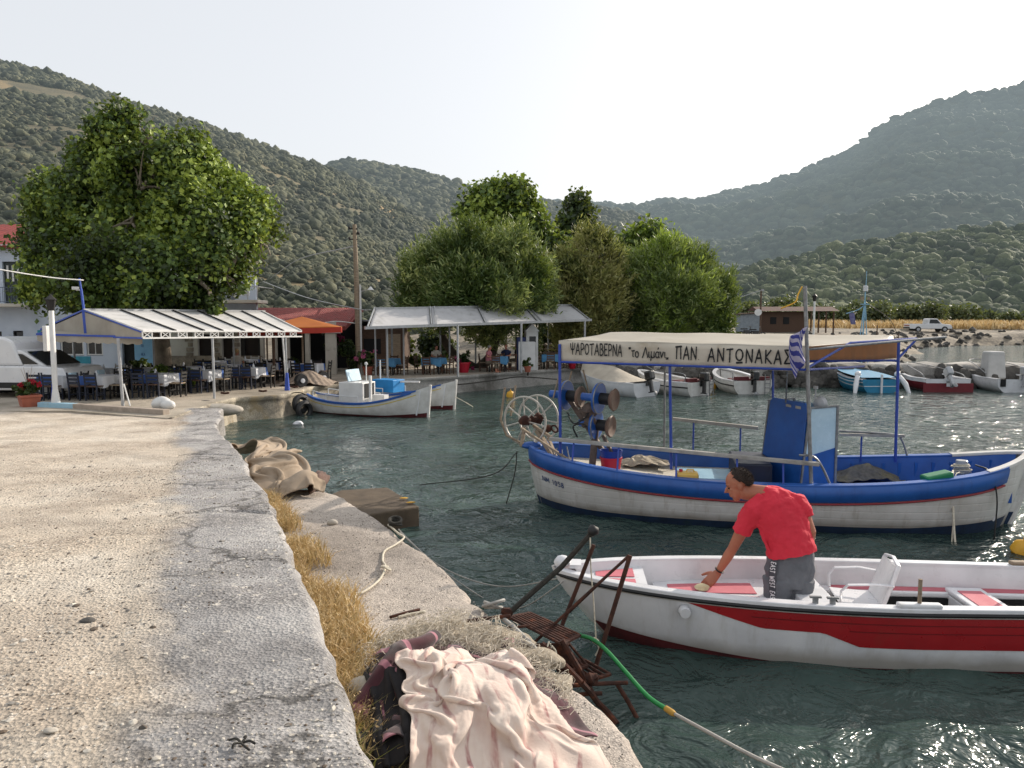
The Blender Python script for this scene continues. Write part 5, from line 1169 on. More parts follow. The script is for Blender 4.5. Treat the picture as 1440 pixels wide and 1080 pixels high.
# dry grass field
def grass(name, pts, n, h, w, mats, label, seed, zf, lean=.35):
    rs = np.random.RandomState(seed); P = pts(rs, n); n = len(P); P[:, 2] = zf(P[:, 0], P[:, 1]); a = rs.rand(n) * 6.28; L = h * rs.uniform(.5, 1.25, n); ld = rs.randn(n, 2) * lean * L[:, None]
    s = np.stack([np.cos(a), np.sin(a), a * 0], -1) * w * .5; tip = P + np.concatenate([ld, L[:, None]], 1); mid = P + np.concatenate([ld * .35, L[:, None] * .6], 1)
    V = np.stack([P - s, P + s, mid + s * .8, mid - s * .8, tip], 1); i = np.arange(n)[:, None] * 5; q = np.concatenate([i + [0, 1, 2, 3]], 1); 
    F = np.concatenate([i + [0, 1, 2], i + [0, 2, 3], i + [3, 2, 4]], 0); mi = np.tile(rs.randint(0, len(mats), n), 3)
    return tag(np_mesh(name, V.reshape(-1, 3), F, mats, mi), label, 'grass', kind='stuff')
G_dry = [leafmat('dry_grass_a', '#c2a878', '#a98c5c', .25, 3, '#c8a870'), leafmat('dry_grass_b', '#d6c298', '#c0a678', .25, 3, '#d8c090'), leafmat('dry_grass_c', '#a08a58', '#87794a', .25, 3, '#a89860')]
def fieldpts(rs, n):
    px = rs.uniform(880, 1500, n); Y = rs.uniform(113, 136, n); return np.stack([(px - 720) / FL * Y, Y, px * 0], -1)
grass('dry_grass', fieldpts, 16000, 1.15, .22, G_dry[:2], 'tall golden dry grass filling the field behind the bay', 5, lambda x, y: land_z(x, y))
def ledgepts(rs, n):
    y = 4.15 + (10.9 - 4.15) * rs.rand(n); bx = edge_x(y); wd = np.interp(y, [3.6, 4.4, 5.4, 7, 9, 10.9], [.25, .34, .55, .62, .50, .30]); x = bx + .0 + np.abs(rs.randn(n)) * wd * .55; P = np.stack([x, y, x * 0], -1)
    return P[(fn(P, 2.2, 4) > -.9 + .5 * rs.rand(n)) & (x < bx + wd * 1.25)]
grass('dry_grass', ledgepts, 26000, .18, .011, G_dry + G_dry[:2], 'dry golden grass growing along the foot of the quay wall', 6, lambda x, y: x * 0 + LZ - .01, .55)
def seeds():
    rs = np.random.RandomState(77); P = ledgepts(rs, 9000); n = len(P); P[:, 2] = LZ + .07 + .13 * rs.rand(n); P[:, :2] += rs.randn(n, 2) * .03; a = rs.randn(n, 3); a /= np.linalg.norm(a, axis=1)[:, None]; b_ = np.cross(a, rs.randn(n, 3)); b_ /= np.linalg.norm(b_, axis=1)[:, None]; s_ = .012 * rs.uniform(.6, 1.4, n)[:, None]
    V = np.stack([P - a * s_, P + b_ * s_ * .45, P + a * s_, P - b_ * s_ * .45], 1); tag(np_mesh('seed_heads', V.reshape(-1, 3), np.arange(n * 4).reshape(n, 4), G_dry[:2], rs.randint(0, 2, n)), 'pale seed heads on the dry grass by the quay wall', 'grass', kind='stuff')
seeds()
grass('green_weeds', lambda rs, n: (lambda P: P[P[:, 0] > -99])(np.stack([edge_x(yy := 3.7 + .9 * rs.rand(n)) + .05 + .22 * rs.rand(n), yy, yy * 0], -1)), 350, .20, .012, [leafmat('weed_green', '#6d7440', '#8a8048', .3, 3)], 'green weeds beside the rock on the lower quay', 7, lambda x, y: x * 0 + LZ, .5)
# ================================================================ TAVERNAS, HOUSES, FURNITURE
M_plaster = mat('white_plaster', '#c3ccd9', '#b2bccb', 1.2, .85, bump=.25, bscale=14, stain='#98a0ab', slo=.62)
M_plasterw = mat('cream_plaster', '#c9c4ba', '#b3ada2', 1.2, .85, bump=.25, bscale=14, stain='#8e877b', slo=.6)
M_tile = mat('red_roof_tile', '#8a3a34', '#6e2c29', 3, .8, bump=.3, bscale=10, stain='#5a3a34')
M_white = mat('white_paint', '#d3d3d1', '#c4c4c2', 3, .5, stain='#9f9c95', slo=.64)
M_greyt = mat('grey_painted_steel', '#a9abad', '#96989a', 6, .5, .2)
M_awn = mat('white_awning_sheet', '#c9c8c6', '#bab9b7', 1.0, .7, bump=.2, bscale=5, bdist=.02, stain='#a19f9a')
M_awng = mat('grey_awning_sheet', '#b3b3b4', '#a3a3a5', .9, .7, bump=.2, bscale=5, bdist=.02, stain='#8b8a88')
M_beige = mat('beige_awning_cloth', '#a39c90', '#918a7e', 1.2, .85, bump=.2)
M_bpaint = mat('blue_paint', '#2d4fae', '#27459a', 4, .5, stain='#5c6c92', slo=.66)
M_orange = leafmat('orange_parasol_cloth', '#d9802e', '#cf7426', .4, 1.0); M_redc = leafmat('red_parasol_cloth', '#c03a28', '#b03222', .3, 1.0)
M_navy = mat('dark_navy_wood', '#232a3c', '#1a202e', 6, .6, bump=.2); M_black = mat('black_wood', '#1d1b1a', '#121110', 6, .6); M_brownw = mat('brown_wood', '#5a4232', '#463225', 6, .7, bump=.3, stretch=(1, 1, 5)); M_whitew = mat('white_wood', '#c9c7c2', '#b5b3ad', 6, .6)
M_blcloth = mat('blue_tablecloth', '#3f5f9f', '#345290', 3, .9, bump=.2); M_whcloth = mat('white_tablecloth', '#ced1d6', '#bfc3c9', 3, .9, bump=.2); M_ltbl = mat('light_blue_cloth', '#5b93bd', '#4c82ad', 3, .9)
M_stonew = mat('rubble_stone_wall', '#94897a', '#6a6156', 4, .9, bump=.8, bscale=9, bdist=.04, stain='#b3a995', sscale=5)
M_terra = mat('terracotta', '#a9624c', '#955341', 4, .8, bump=.2, stain='#84584a')
M_turq = mat('turquoise_boards', '#2f8ba0', '#277a8e', 4, .6)
def window(par, c, w, h, rz=0, frame=M_white, t=.06, d=.08, bars=1, name='window'):
    c = Vector(c); Q = Euler((0, 0, rz)).to_matrix(); b = MB(); b.M = Matrix.Translation(c) @ Q.to_4x4()
    b.box((0, 0, h / 2), (w + t, d, t)); b.box((0, 0, -h / 2), (w + 2 * t, d * 1.4, t)); b.box((-w / 2, 0, 0), (t, d, h - t)); b.box((w / 2, 0, 0), (t, d, h - t))
    for i in range(bars): b.box(((i + 1) * w / (bars + 1) - w / 2, 0, 0), (t * .6, d * .6, h - t))
    f = b.build(name, frame, par, bevel=.006); b = MB(); b.M = Matrix.Translation(c) @ Q.to_4x4(); b.box((0, .02, 0), (w - .02, .012, h - .02)); b.build('pane', M_glass, f); return f
# ---- the white house on the left, first floor with balcony
hp = D(-60, 520, 36.0); ho = thing('house', 'white two storey house with a red tiled roof at the left edge', 'house', (0, 36, TZ))
def hx(px): return (px - 720) / FL * 36.0
def hz_(py): return EYE + (452 - py) * 36.0 / FL - TZ
x0, x1 = hx(-150), hx(215); b = MB(); 
def wall_with_holes(b, x0, x1, z0, z1, y, holes, th=.3):
    xs = sorted({x0, x1} | {h[0] for h in holes} | {h[1] for h in holes})
    for a, c in zip(xs[:-1], xs[1:]):
        zs = [z0]; 
        for h in sorted([h for h in holes if h[0] <= a + 1e-6 and h[1] >= c - 1e-6], key=lambda h: h[2]): zs += [h[2], h[3]]
        zs.append(z1)
        for k in range(0, len(zs), 2):
            if zs[k + 1] - zs[k] > .01: b.box(((a + c) / 2, y + th / 2, (zs[k] + zs[k + 1]) / 2), (c - a, th, zs[k + 1] - zs[k]))
H1 = [(hx(10), hx(36), hz_(427), hz_(369)), (hx(-60), hx(-30), hz_(427), hz_(369)), (hx(20), hx(34), hz_(476), hz_(465)), (hx(-12), hx(4), hz_(485), hz_(466)), (hx(85), hx(118), hz_(500), hz_(474)), (hx(122), hx(145), hz_(500), hz_(474)), (hx(62), hx(78), hz_(520), hz_(474)), (hx(172), hx(190), hz_(530), hz_(474))]
wall_with_holes(b, x0, x1, 0, hz_(345), 0, H1); b.box(((x0 + x1) / 2, 4.2, hz_(345) / 2), (x1 - x0 - .02, 7.8, hz_(345) - .02)); b.build('wall', M_plaster, ho)
b = MB(); b.box(((x0 + x1) / 2, 4.2, hz_(345) / 2), (x1 - x0 - .1, 7.2, hz_(345) - .2)); 
zr = hz_(350); b = MB()
nt_ = 46
for i in range(nt_):
    xa = x0 - .3 + (x1 - x0 + .6) * i / nt_; w_ = (x1 - x0 + .6) / nt_
    b.tube([(xa + w_ / 2, -.35, zr), (xa + w_ / 2, 4.0, zr + 1.55)], w_ * .56, 6, flat=.5)
b.extr([(x0 - .3, -.3, zr - .05), (x0 - .3, 4, zr + 1.45), (x0 - .3, 8.2, zr - .05)], (x1 - x0 + .6, 0, 0)); b.build('roof', M_tile, ho)
b = MB(); b.box(((x0 + x1) / 2, -.12, hz_(348)), (x1 - x0 + .5, .3, .12)); b.build('cornice', M_white, ho)
b = MB(); b.box(((x0 + hx(60)) / 2, -.5, hz_(430)), (hx(60) - x0, 1.15, .16)); b.build('balcony_slab', M_plasterw, ho, bevel=.02)
b = MB(); zb = hz_(428) + .05; zt = hz_(406); xx = x0
while xx < hx(58): b.cyl((xx, -1.0, zb), (xx, -1.0, zt), .012, n=5); xx += .13
b.cyl((x0, -1.0, zt), (hx(58), -1.0, zt), .02, n=6); b.cyl((x0, -1.0, zb + .05), (hx(58), -1.0, zb + .05), .015, n=6); b.build('balcony_railing', mat('blue_grey_iron', '#5f6b80', '#4c566a', 6, .5), ho)
for a, c, z0, z1 in H1[:2]:
    b = MB(); b.box(((a + c) / 2, .12, (z0 + z1) / 2), (c - a - .04, .05, z1 - z0 - .04)); d_ = b.build('door', mat('dark_green_door', '#23302f', '#1a2423', 5, .5), ho)
    b = MB(); 
    for k in (-.25, .0, .25): b.box(((a + c) / 2 + k, .08, z0 + (z1 - z0) * .72), (.09, .03, (z1 - z0) * .38))
    b.build('glazing', M_white, d_)
for a, c, z0, z1 in H1[2:4]: window(ho, ((a + c) / 2, .1, (z0 + z1) / 2), c - a - .06, z1 - z0 - .06, bars=0, frame=M_dark)
for a, c, z0, z1 in H1[4:6]: window(ho, ((a + c) / 2, .08, (z0 + z1) / 2), c - a - .1, z1 - z0 - .1, bars=1)
for a, c, z0, z1 in H1[6:]: b = MB(); b.box(((a + c) / 2, .2, (z0 + z1) / 2), (c - a, .04, z1 - z0)); b.build('door', M_dark, ho)
b = MB(); b.box((hx(98), -.02, hz_(506)), (2.0, .04, .35)); b.build('lower_panel', M_turq, ho); b = MB(); b.box((hx(60), -.05, hz_(478)), (.28, .1, .95)); b.build('shutter', M_turq, ho)
# ---- stone corner building behind the tables
so_ = thing('taverna_building', 'low whitewashed and rubble stone taverna with dark openings behind the blue tables', 'building', (0, 35.4, TZ))
def sx(px, Y=35.4): return (px - 720) / FL * Y
def sz(py, Y=35.4): return EYE + (452 - py) * Y / FL - TZ
HS = [(sx(278), sx(302), sz(505), sz(470)), (sx(312), sx(330), 0, sz(470)), (sx(338), sx(366), sz(512), sz(470))]
b = MB(); wall_with_holes(b, sx(196), sx(370), 0, sz(455), 0, HS); b.build('wall', M_plasterw, so_)
b = MB(); wall_with_holes(b, sx(230), sx(369), 0, .9, -.04, [(sx(312), sx(330), 0, .9)], .03); 
rsx = random.Random(3)
for px in (268, 304, 332):
    for k in range(9): b.box((sx(px) + rsx.uniform(-.05, .05), -.02, .95 + k * .24), (rsx.uniform(.22, .42), .06, .2))
b.build('stone_facing', M_stonew, so_, bevel=.02)
for a, c, z0, z1 in HS: b = MB(); b.box(((a + c) / 2, .25, (z0 + z1) / 2), (c - a, .04, z1 - z0)); b.build('door', mat('dark_brown_door', '#2c211d', '#1f1815', 5, .7), so_)
b = MB(); b.box(((sx(196) + sx(370)) / 2, 2.5, sz(455)), (sx(370) - sx(196), 5.2, .2)); b.build('roof', M_plasterw, so_)
# blue menu board on the wall
b = MB(); b.box((0, 0, 0), (1.0, .05, 1.7)); mo = thing('menu_board', 'light blue painted menu board with dark lettering beside the plane tree', 'sign', D(205, 492, 33.5)); b.build('board', mat('sky_blue_board', '#7fb2d8', '#70a3ca', 3, .6), mo, bevel=.01)
for j, tx in enumerate(('ΤΑΒΕΡΝΑ', 'ΤΟ', 'ΝΕΟ')): b = MB(); text_strokes(b, tx.replace('ΝΕΟ', 'ΝΕΑ'), .16 if j == 0 else .12, lambda x, y, j=j: Vector((-.42 + x * .62 if j == 0 else -.2 + x * .7, -.03, .5 - j * .38 + y)), .16, .2); b.build('lettering', mat('blue_sign_paint', '#2a4c8a', '#234078', 6, .7, bump=0), mo, recalc=False)
# ---- upper house with balcony and orange awning, right of the plane tree
uh = thing('house', 'white upper house with a balcony seen through the right branches of the plane tree', 'house', (0, 39, TZ))
def ux(px): return (px - 720) / FL * 39
def uz_(py): return EYE + (452 - py) * 39 / FL - TZ
b = MB(); wall_with_holes(b, ux(255), ux(362), uz_(436), uz_(388), 0, [(ux(322), ux(333), uz_(425), uz_(395))]); b.box(((ux(255) + ux(345)) / 2, .75, (uz_(390)) / 2), (ux(345) - ux(255), .9, uz_(390))); b.build('wall', M_plaster, uh)
b = MB(); b.box(((ux(300) + ux(376)) / 2, -.5, uz_(425)), (ux(376) - ux(300), 1.6, .16)); b.build('balcony_slab', M_plasterw, uh, bevel=.02)
b = MB(); b.box((ux(328), -.3, uz_(398)), (.55, .05, .9)); b.build('door_curtain', mat('orange_curtain', '#b5532e', '#a04826', 3, .9), uh)
b = MB()
for px in (338, 350, 362, 375): b.cyl((ux(px), -1.2, uz_(424)), (ux(px), -1.2, uz_(385)), .025, n=6)
for py in (385, 405): b.cyl((ux(338), -1.2, uz_(py)), (ux(375), -1.2, uz_(py)), .02, n=6)
b.cyl((ux(375), -1.2, uz_(405)), (ux(375), 1.2, uz_(405)), .02, n=6); b.build('balcony_railing', M_greyt, uh)
for i, px in enumerate((345, 356)): b = MB(); b.box((ux(px), -.8, uz_(410)), (.35, .05, .55)); b.build('washing', M_whcloth, uh)
# ---- red roofed open taverna
rh = thing('taverna_building', 'low open taverna with a red corrugated roof and dark interior right of the first canopy', 'building', (0, 36.5, TZ))
def rx_(px): return (px - 720) / FL * 36.5
def rz_(py): return EYE + (452 - py) * 36.5 / FL - TZ
b = MB(); n_ = 60
for i in range(n_): 
    xa = rx_(335) + (rx_(494) - rx_(335)) * (i + .5) / n_; b.tube([(xa, -1.2, rz_(460)), (xa - .25, 3.2, rz_(460) + .95)], .065, 5)
b.extr([(rx_(335), -1.2, rz_(461)), (rx_(335), 3.2, rz_(461) + .95), (rx_(335), 3.2, rz_(461) + .85), (rx_(335), -1.2, rz_(461) - .1)], (rx_(494) - rx_(335), 0, 0)); b.build('roof', M_tile, rh)
b = MB(); b.box(((rx_(352) + rx_(488)) / 2, 4.0, 1.3), (rx_(488) - rx_(352), .2, 2.6)); b.build('back_wall', M_dark, rh)
b = MB(); b.box(((rx_(400) + rx_(486)) / 2, -1.0, rz_(465)), (rx_(486) - rx_(400), .2, .2)); b.build('fascia', M_white, rh)
for px in (352, 376, 395, 412, 440, 472): b = MB(); b.box((rx_(px), -.9, 1.25), (.2 if px != 472 else .5, .25, 2.5)); b.build('pillar', M_plasterw if px > 380 else M_black, rh, bevel=.01)
# ---- parasol
def parasol(x, y, z0, h, r, label):
    o = thing('parasol', label, 'parasol', (x, y, z0), R(12)); b = MB(); b.cyl((0, 0, 0), (0, 0, h + .35), .04, n=8); b.build('pole', M_wood, o, smooth=True)
    b = MB(); k = 4; C = []
    for i in range(9): 
        row = []
        for s in range(4):
            a0, a1 = PI / 4 + s * PI / 2, PI / 4 + (s + 1) * PI / 2
            for j in range(8): t = j / 8; p = Vector((math.cos(a0), math.sin(a0), 0)).lerp(Vector((math.cos(a1), math.sin(a1), 0)), t) * r * 1.414 / 1.414 * (i / 8); p.z = h + .42 * (1 - i / 8) ** 1.1 - .04 * math.sin(t * PI) * (i / 8); row.append(p)
        row.append(row[0]); C.append(row)
    b.sheet(C); b.build('cover', M_orange, o, smooth=True, solid=.01)
    b = MB(); row = C[-1]; b.sheet([[p, p - Vector((0, 0, .22))] for p in row]); b.build('valance', M_redc, o, solid=.008)
    b = MB(); b.lathe([(0, 0), (.3, 0), (.3, .08), (.05, .12)], n=14); b.build('base', M_stonew, o, smooth=True)
pp = D(425, 467, 31.5); parasol(pp.x, 31.5, TZ, 2.3, 2.3, 'square orange parasol with a red border at the right end of the first canopy')
pp = D(375, 467, 33.2); parasol(pp.x, 33.2, TZ, 2.15, 1.5, 'second orange parasol half hidden behind the end of the first canopy')
# ---- first canopy
c1 = thing('terrace_canopy', 'long gabled terrace canopy of white sheets with a white lattice edge and blue gable end', 'canopy', (0, 0, 0))
E0, E1 = D(200, 466, 22.3), D(424, 466, 29.2); K0, K1 = D(118, 436, 25.0), D(368, 438, 31.6); B0, B1 = K0 + (K0 - E0) * .95 - Vector((0, 0, 0)), K1 + (K1 - E1) * .95
B0.z = E0.z; B1.z = E1.z
rows = []
def strip(A0, A1, C0, C1, t0, t1, name, m, sag=.05, n=16):
    b = MB(); r = []
    for i in range(n + 1):
        t = t0 + (t1 - t0) * i / n; a, c = A0.lerp(A1, t), C0.lerp(C1, t); r.append([a.lerp(c, j / 8) - Vector((0, 0, sag * math.sin(j / 8 * PI) * math.sin(PI * i / n))) for j in range(9)])
    b.sheet(r); return b.build(name, m, c1, smooth=True, solid=.012, auto=False)
cuts = [0, .17, .33, .44, .58, .72, .86, 1.0]
for a, c in zip(cuts[:-1], cuts[1:]): strip(E0, E1, K0, K1, a + .003, c - .003, 'awning_panel', M_awn)
for a, c in zip(cuts[:-1:2], cuts[2::2]): strip(B0, B1, K0, K1, a + .003, c - .003, 'awning_panel', M_beige)
b = MB(); b.beam(K0, K1 + (K1 - K0) * .02, .12, .1); b.build('ridge_beam', M_greyt, c1)
for t in cuts: b = MB(); b.beam(E0.lerp(E1, t) + Vector((0, 0, .03)), K0.lerp(K1, t) + Vector((0, 0, .03)), .05, .04); b.build('rafter', M_black if 0 < t < 1 else M_white, c1)
b = MB(); dn = Vector((0, 0, -.20)); b.beam(E0, E1, .05, .05); b.beam(E0 + dn, E1 + dn, .05, .05); nL = 22
for i in range(nL):
    p, q = E0.lerp(E1, i / nL), E0.lerp(E1, (i + 1) / nL); b.beam(p, p + dn, .035, .035)
    if i % 2 == 0: b.beam(p, q + dn, .02, .02); b.beam(p + dn, q, .02, .02)
b.build('lattice_edge', M_white, c1)
b = MB(); G0 = D(80, 462, 25.6); b.beam(K0, E0 + Vector((0, 0, -.02)), .06, .05); b.beam(K0, B0, .06, .05); b.beam(E0 + dn, B0 + dn, .06, .05); b.beam(K0, K0.lerp(E0.lerp(B0, .5), 1) + dn * 1.3, .09, .09); b.build('gable_frame', M_bpaint, c1)
b = MB(); b.poly([E0 + dn * .3, K0 + Vector((0, 0, -.06)), B0 + dn * .3, (B0 + dn * .9), (E0 + dn * .9)]); b.build('gable_cloth', M_beige, c1, solid=.01)
# lower lean-to awning on the left with a scalloped edge
A0, A1 = D(52, 470, 24.5), D(200, 474, 23.2); Cc0, Cc1 = D(84, 462, 28), D(235, 462, 28)
b = MB(); r = []
for i in range(49):
    t = i / 48; a, c = A0.lerp(A1, t), Cc0.lerp(Cc1, t); sc_ = .20 + .05 * abs(math.sin(i / 48 * PI * 11)); r.append([c, c.lerp(a, .5), a, a - Vector((0, 0, sc_))])
b.sheet(r); b.build('scalloped_awning', M_beige, c1, solid=.008)
b = MB(); b.beam(A0, A1, .06, .06); b.beam(A0, Cc0, .06, .06); b.build('awning_frame', M_bpaint, c1)
def cpost(px, py, ztop, m, r=.035, lean=0, low=None, Y=None):
    p = G(px, py, TZ) if Y is None else Vector(((px - 720) / FL * Y, Y, TZ)); b = MB(); b.cyl((p.x, p.y, TZ), (p.x + lean, p.y, ztop), r, n=10); o = b.build('post', m, c1, smooth=True)
    if low: b = MB(); b.box((p.x, p.y, TZ + .3), (.16, .16, .7), taper=.5); b.build('post_foot', low, o)
zE = lambda t: E0.lerp(E1, t).z - .2
cpost(173, 571, zE(0), M_greyt, .045, -.06); cpost(301.5, 560.5, zE(.5), M_greyt, .04); cpost(404, 549, zE(1), M_greyt, .035, -.02, M_bpaint); cpost(403, 547, zE(1), M_white, .03, -.1)
cpost(77, 568, 3.3, M_greyt, .05, 0, M_bpaint); cpost(107, 548, 3.1, M_greyt, .035); cpost(218, 545, 3.1, M_greyt, .035); cpost(330, 541, 3.1, M_greyt, .035); cpost(386, 540, 3.0, M_brownw, .06)
b = MB(); p, q = G(183, 571, TZ), D(174, 540, 22.4); b.cyl(p, q, .025, n=6); b.build('brace', M_white, c1)
# mast with camera on the canopy, and its cable
cm = thing('camera_mast', 'thin blue and white mast with a security camera on the canopy gable', 'security camera', K0); b = MB(); b.cyl((0, 0, 0), (-.06, 0, .7), .04, n=8); b.cyl((-.06, 0, .7), (-.1, 0, 1.05), .03, n=8); b.build('mast', M_bpaint, cm, smooth=True)
b = MB(); b.box((-.22, -.05, .72), (.2, .1, .1), rz=.3); b.cyl((-.08, 0, .66), (-.22, -.04, .66), .02, n=6); b.build('camera_head', M_white, cm, bevel=.01)
rope('cable', [D(-40, 370, 22), D(0, 379, 22.5), D(70, 390, 24), D(117, 394, 25)], .022, M_white, 'white cable sagging from the camera mast to the left edge', 'cable')
# ---- lamp post (blue grey, lantern top)
def lamp(px, py_base, py_top, Y, label, z0, m=M_white, r=.055):
    p = Vector(((px - 720) / FL * Y, Y, z0)); top = EYE + (452 - py_top) * Y / FL - z0; o = thing('street_lamp', label, 'street lamp', p)
    b = MB(); b.lathe([(r * 1.8, 0), (r * 1.8, .1), (r * 1.1, .5), (r, .55), (r, top - .5), (r * .6, top - .45)], n=12); b.build('post', m, o, smooth=True)
    b = MB(); b.lathe([(.03, top - .5), (.09, top - .46), (.14, top - .18), (.17, top - .16), (.05, top - .05), (.02, top)], n=6); b.build('lantern', M_black, o)
    b = MB(); b.lathe([(.0, top - .44), (.08, top - .43), (.12, top - .2), (.0, top - .19)], n=6); b.build('lamp_glass', M_screen, o); return o
lamp(75, 568, 414, 21.9, 'white lamp post with a black lantern at the left end of the first canopy', TZ, r=.075)
lamp(1143, 500, 413, 46, 'slim white lamp post behind the boat mast, on the shore near the hut', float(land_z(18.5, 46.)), r=.06)
b = MB(); b.box((0, 0, 0), (.12, .3, .75)); o = b.build('meter_box', M_white, None, bevel=.02, loc=D(67, 476, 22.1)); tag(o, 'white meter box fixed to the side of the lantern lamp post', 'box')
# ---- furniture
def chair_proto(m, mseat, label):
    o = thing('taverna_chair', label, 'chair'); b = MB(); b.box((0, 0, .45), (.42, .40, .035)); b.build('seat', mseat, o, bevel=.008)
    b = MB()
    for z in (.56, .68, .80): b.box((0, .20 + (z - .45) * .12, z), (.36, .02, .075))
    b.build('backrest', m, o)
    for sx_ in (-1, 1):
        b = MB(); b.beam((sx_ * .19, .19, 0), (sx_ * .19, .19, .46), .04, .04); b.beam((sx_ * .19, .19, .46), (sx_ * .19, .25, .90), .04, .035); b.build('leg', m, o)
        b = MB(); b.beam((sx_ * .19, -.18, 0), (sx_ * .19, -.18, .45), .04, .04); b.build('leg', m, o)
    b = MB(); b.box((0, -.18, .22), (.36, .022, .03)); b.box((-.19, 0, .18), (.022, .36, .03)); b.box((.19, 0, .18), (.022, .36, .03)); b.build('stretcher', m, o); return o
def table_proto(m, label):
    o = thing('taverna_table', label, 'table'); b = MB(); b.box((0, 0, .73), (.86, .86, .03)); b.build('tabletop', m, o)
    for sx_ in (-1, 1):
        for sy_ in (-1, 1): b = MB(); b.beam((sx_ * .38, sy_ * .38, 0), (sx_ * .38, sy_ * .38, .72), .06, .06); b.build('leg', m, o)
    return o
def cloth_proto(label, m1, m2):
    o = thing('tablecloth', label, 'tablecloth'); b = MB(); r = []
    n = 40
    for i in range(n):
        a = 2 * PI * i / n; c, s = math.cos(a), math.sin(a); k = .47 / max(abs(c), abs(s)); w_ = 1 + .03 * math.sin(a * 9 + 1); dp = .26 + .12 * (abs(c * s) * 2) ** 2
        r.append([Vector((0, 0, .757)), Vector((c * k, s * k, .757)), Vector((c * k * 1.02 * w_, s * k * 1.02 * w_, .757 - dp * .5)), Vector((c * k * 1.03 * w_ ** 2, s * k * 1.03 * w_ ** 2, .757 - dp))])
    b.sheet(r, closed_u=True); b.mi = [1 if (c_ // 3) % n in range(33, 40) or (c_ // 3) % n in range(0, 4) or (c_ // 3) % n in range(13, 20) else 0 for c_ in range(len(b.f))]; b.build('overcloth', [m1, m2], o, smooth=True)
    b = MB(); b.v = []; q = []
    for i in range(4): a = PI / 4 + i * PI / 2; q.append((math.cos(a) * .60, math.sin(a) * .60, .764))
    b.poly(q); 
    for i in range(4):
        p0, p1 = Vector(q[i]), Vector(q[(i + 1) % 4]); 
    b.build('top_cloth', m2, o); return o
ords = ['first', 'second', 'third', 'fourth', 'fifth', 'sixth', 'seventh', 'eighth', 'ninth', 'tenth', 'eleventh', 'twelfth']
GR = 'dark wooden chairs round the taverna tables'
rowF = [(86, 566), (142, 566), (226, 563), (288, 556), (352, 551)]
rowB = [(150, 551), (205, 550), (262, 547), (318, 543), (372, 540), (300, 536), (345, 533), (395, 536), (436, 541)]
proto = {}
rq = random.Random(9); ci_ = 0
def put_chair(kind, x, y, rz, label):
    if kind not in proto:
        mm = {'navy': (M_navy, M_brownw), 'black': (M_black, M_wood), 'white': (M_whitew, M_wood), 'brown': (M_brownw, M_wood)}[kind]; o = chair_proto(mm[0], mm[1], label); proto[kind] = o; o.location = (x, y, TZ + .003); o.rotation_euler = (0, 0, rz); o['group'] = GR; return o
    return dup(proto[kind], label, (x, y, TZ + .003), rz, None, GR)
tp = None; cps = None
for ri, row in enumerate((rowF, rowB)):
    for i, (px, py) in enumerate(row):
        p = G(px, py - (6 if ri == 0 else 4), TZ); rz = -.12 + rq.uniform(-.08, .08); wh = '%s %s row table from the left' % (ords[i], 'front' if ri == 0 else 'back')
        if tp is None: tp = table_proto(M_black, 'black table, ' + wh); tp.location = p; tp.rotation_euler = (0, 0, rz); tp['group'] = 'tables of the first taverna'
        else: dup(tp, 'black table, ' + wh, p, rz, None, 'tables of the first taverna')
        if cps is None: cps = cloth_proto('blue and white cloth on the ' + wh, M_blcloth, M_whcloth); cps.location = p; cps.rotation_euler = (0, 0, rz); cps['group'] = 'blue and white tablecloths'
        else: dup(cps, 'blue and white cloth on the ' + wh, p, rz, None, 'blue and white tablecloths')
        cs, sn = math.cos(rz), math.sin(rz)
        def at(dx, dy): return p.x + dx * cs - dy * sn, p.y + dx * sn + dy * cs
        kind = 'navy' if ri == 0 else ('black' if i % 3 else 'white')
        for nm_, dx, dy, rr in (('near left', -.24, -.62, PI), ('near right', .26, -.62, PI), ('far', 0, .62, 0), ('right', .68, 0, -PI / 2)):
            if ri == 1 and nm_ == 'right' and i % 2: continue
            x, y = at(dx + rq.uniform(-.04, .04), dy + rq.uniform(-.05, .05)); kk = 'black' if (ri == 0 and nm_ in ('right', 'far')) else kind
            put_chair(kk, x, y, rz + rr + rq.uniform(-.15, .15), '%s chair at the %s side of the %s' % ({'navy': 'navy', 'black': 'black', 'white': 'white'}[kk], nm_, wh))
        # things standing on the cloth
        b = MB(); b.lathe([(.0, 0), (.05, 0), (.045, .05), (.02, .16), (.0, .17)], n=8); o = b.build('napkin_cone', M_whcloth, None, smooth=True, loc=(p.x + rq.uniform(-.2, .2), p.y + rq.uniform(-.2, .2), TZ + .765)); tag(o, 'folded white napkin on the ' + wh, 'napkin', 'napkins standing on the tables')
# ---- planter with geraniums
pl = G(42, 577, .66); po = thing('planter', 'square terracotta planter with red geraniums at the end of the blue kerb', 'planter', (pl.x, pl.y, .70)); b = MB(); b.v = []
b.lathe([(.0, 0), (.28, 0), (.36, .36), (.40, .36), (.40, .43), (.34, .43), (.33, .34), (0, .34)], n=4); b.M = None; b.build('pot', M_terra, po, bevel=.012); po.rotation_euler = (0, 0, PI / 4)
bl = [(Vector((.05, .0, .62)), .24), (Vector((-.15, .1, .62)), .2), (Vector((.15, -.12, .7)), .16)]; leaves('foliage', bl, 700, .11, LF_dark, po, 5, 'broad', -.8, 2, .2); leaves('flowers', [(Vector((-.1, .1, .68)), .12), (Vector((.16, -.14, .78)), .12), (Vector((-.2, .0, .6)), .1)], 160, .10, LF_redf, po, 6, 'broad', -.9, 2, .3)
b = MB()
for k in range(5): a = k * 1.3; b.tube([(0, 0, .4), (.05 * math.cos(a), .05 * math.sin(a), .8), (.18 * math.cos(a), .18 * math.sin(a), 1.1 + .05 * k)], [.012, .008, .004], 5)
b.build('stem', M_wood, po)
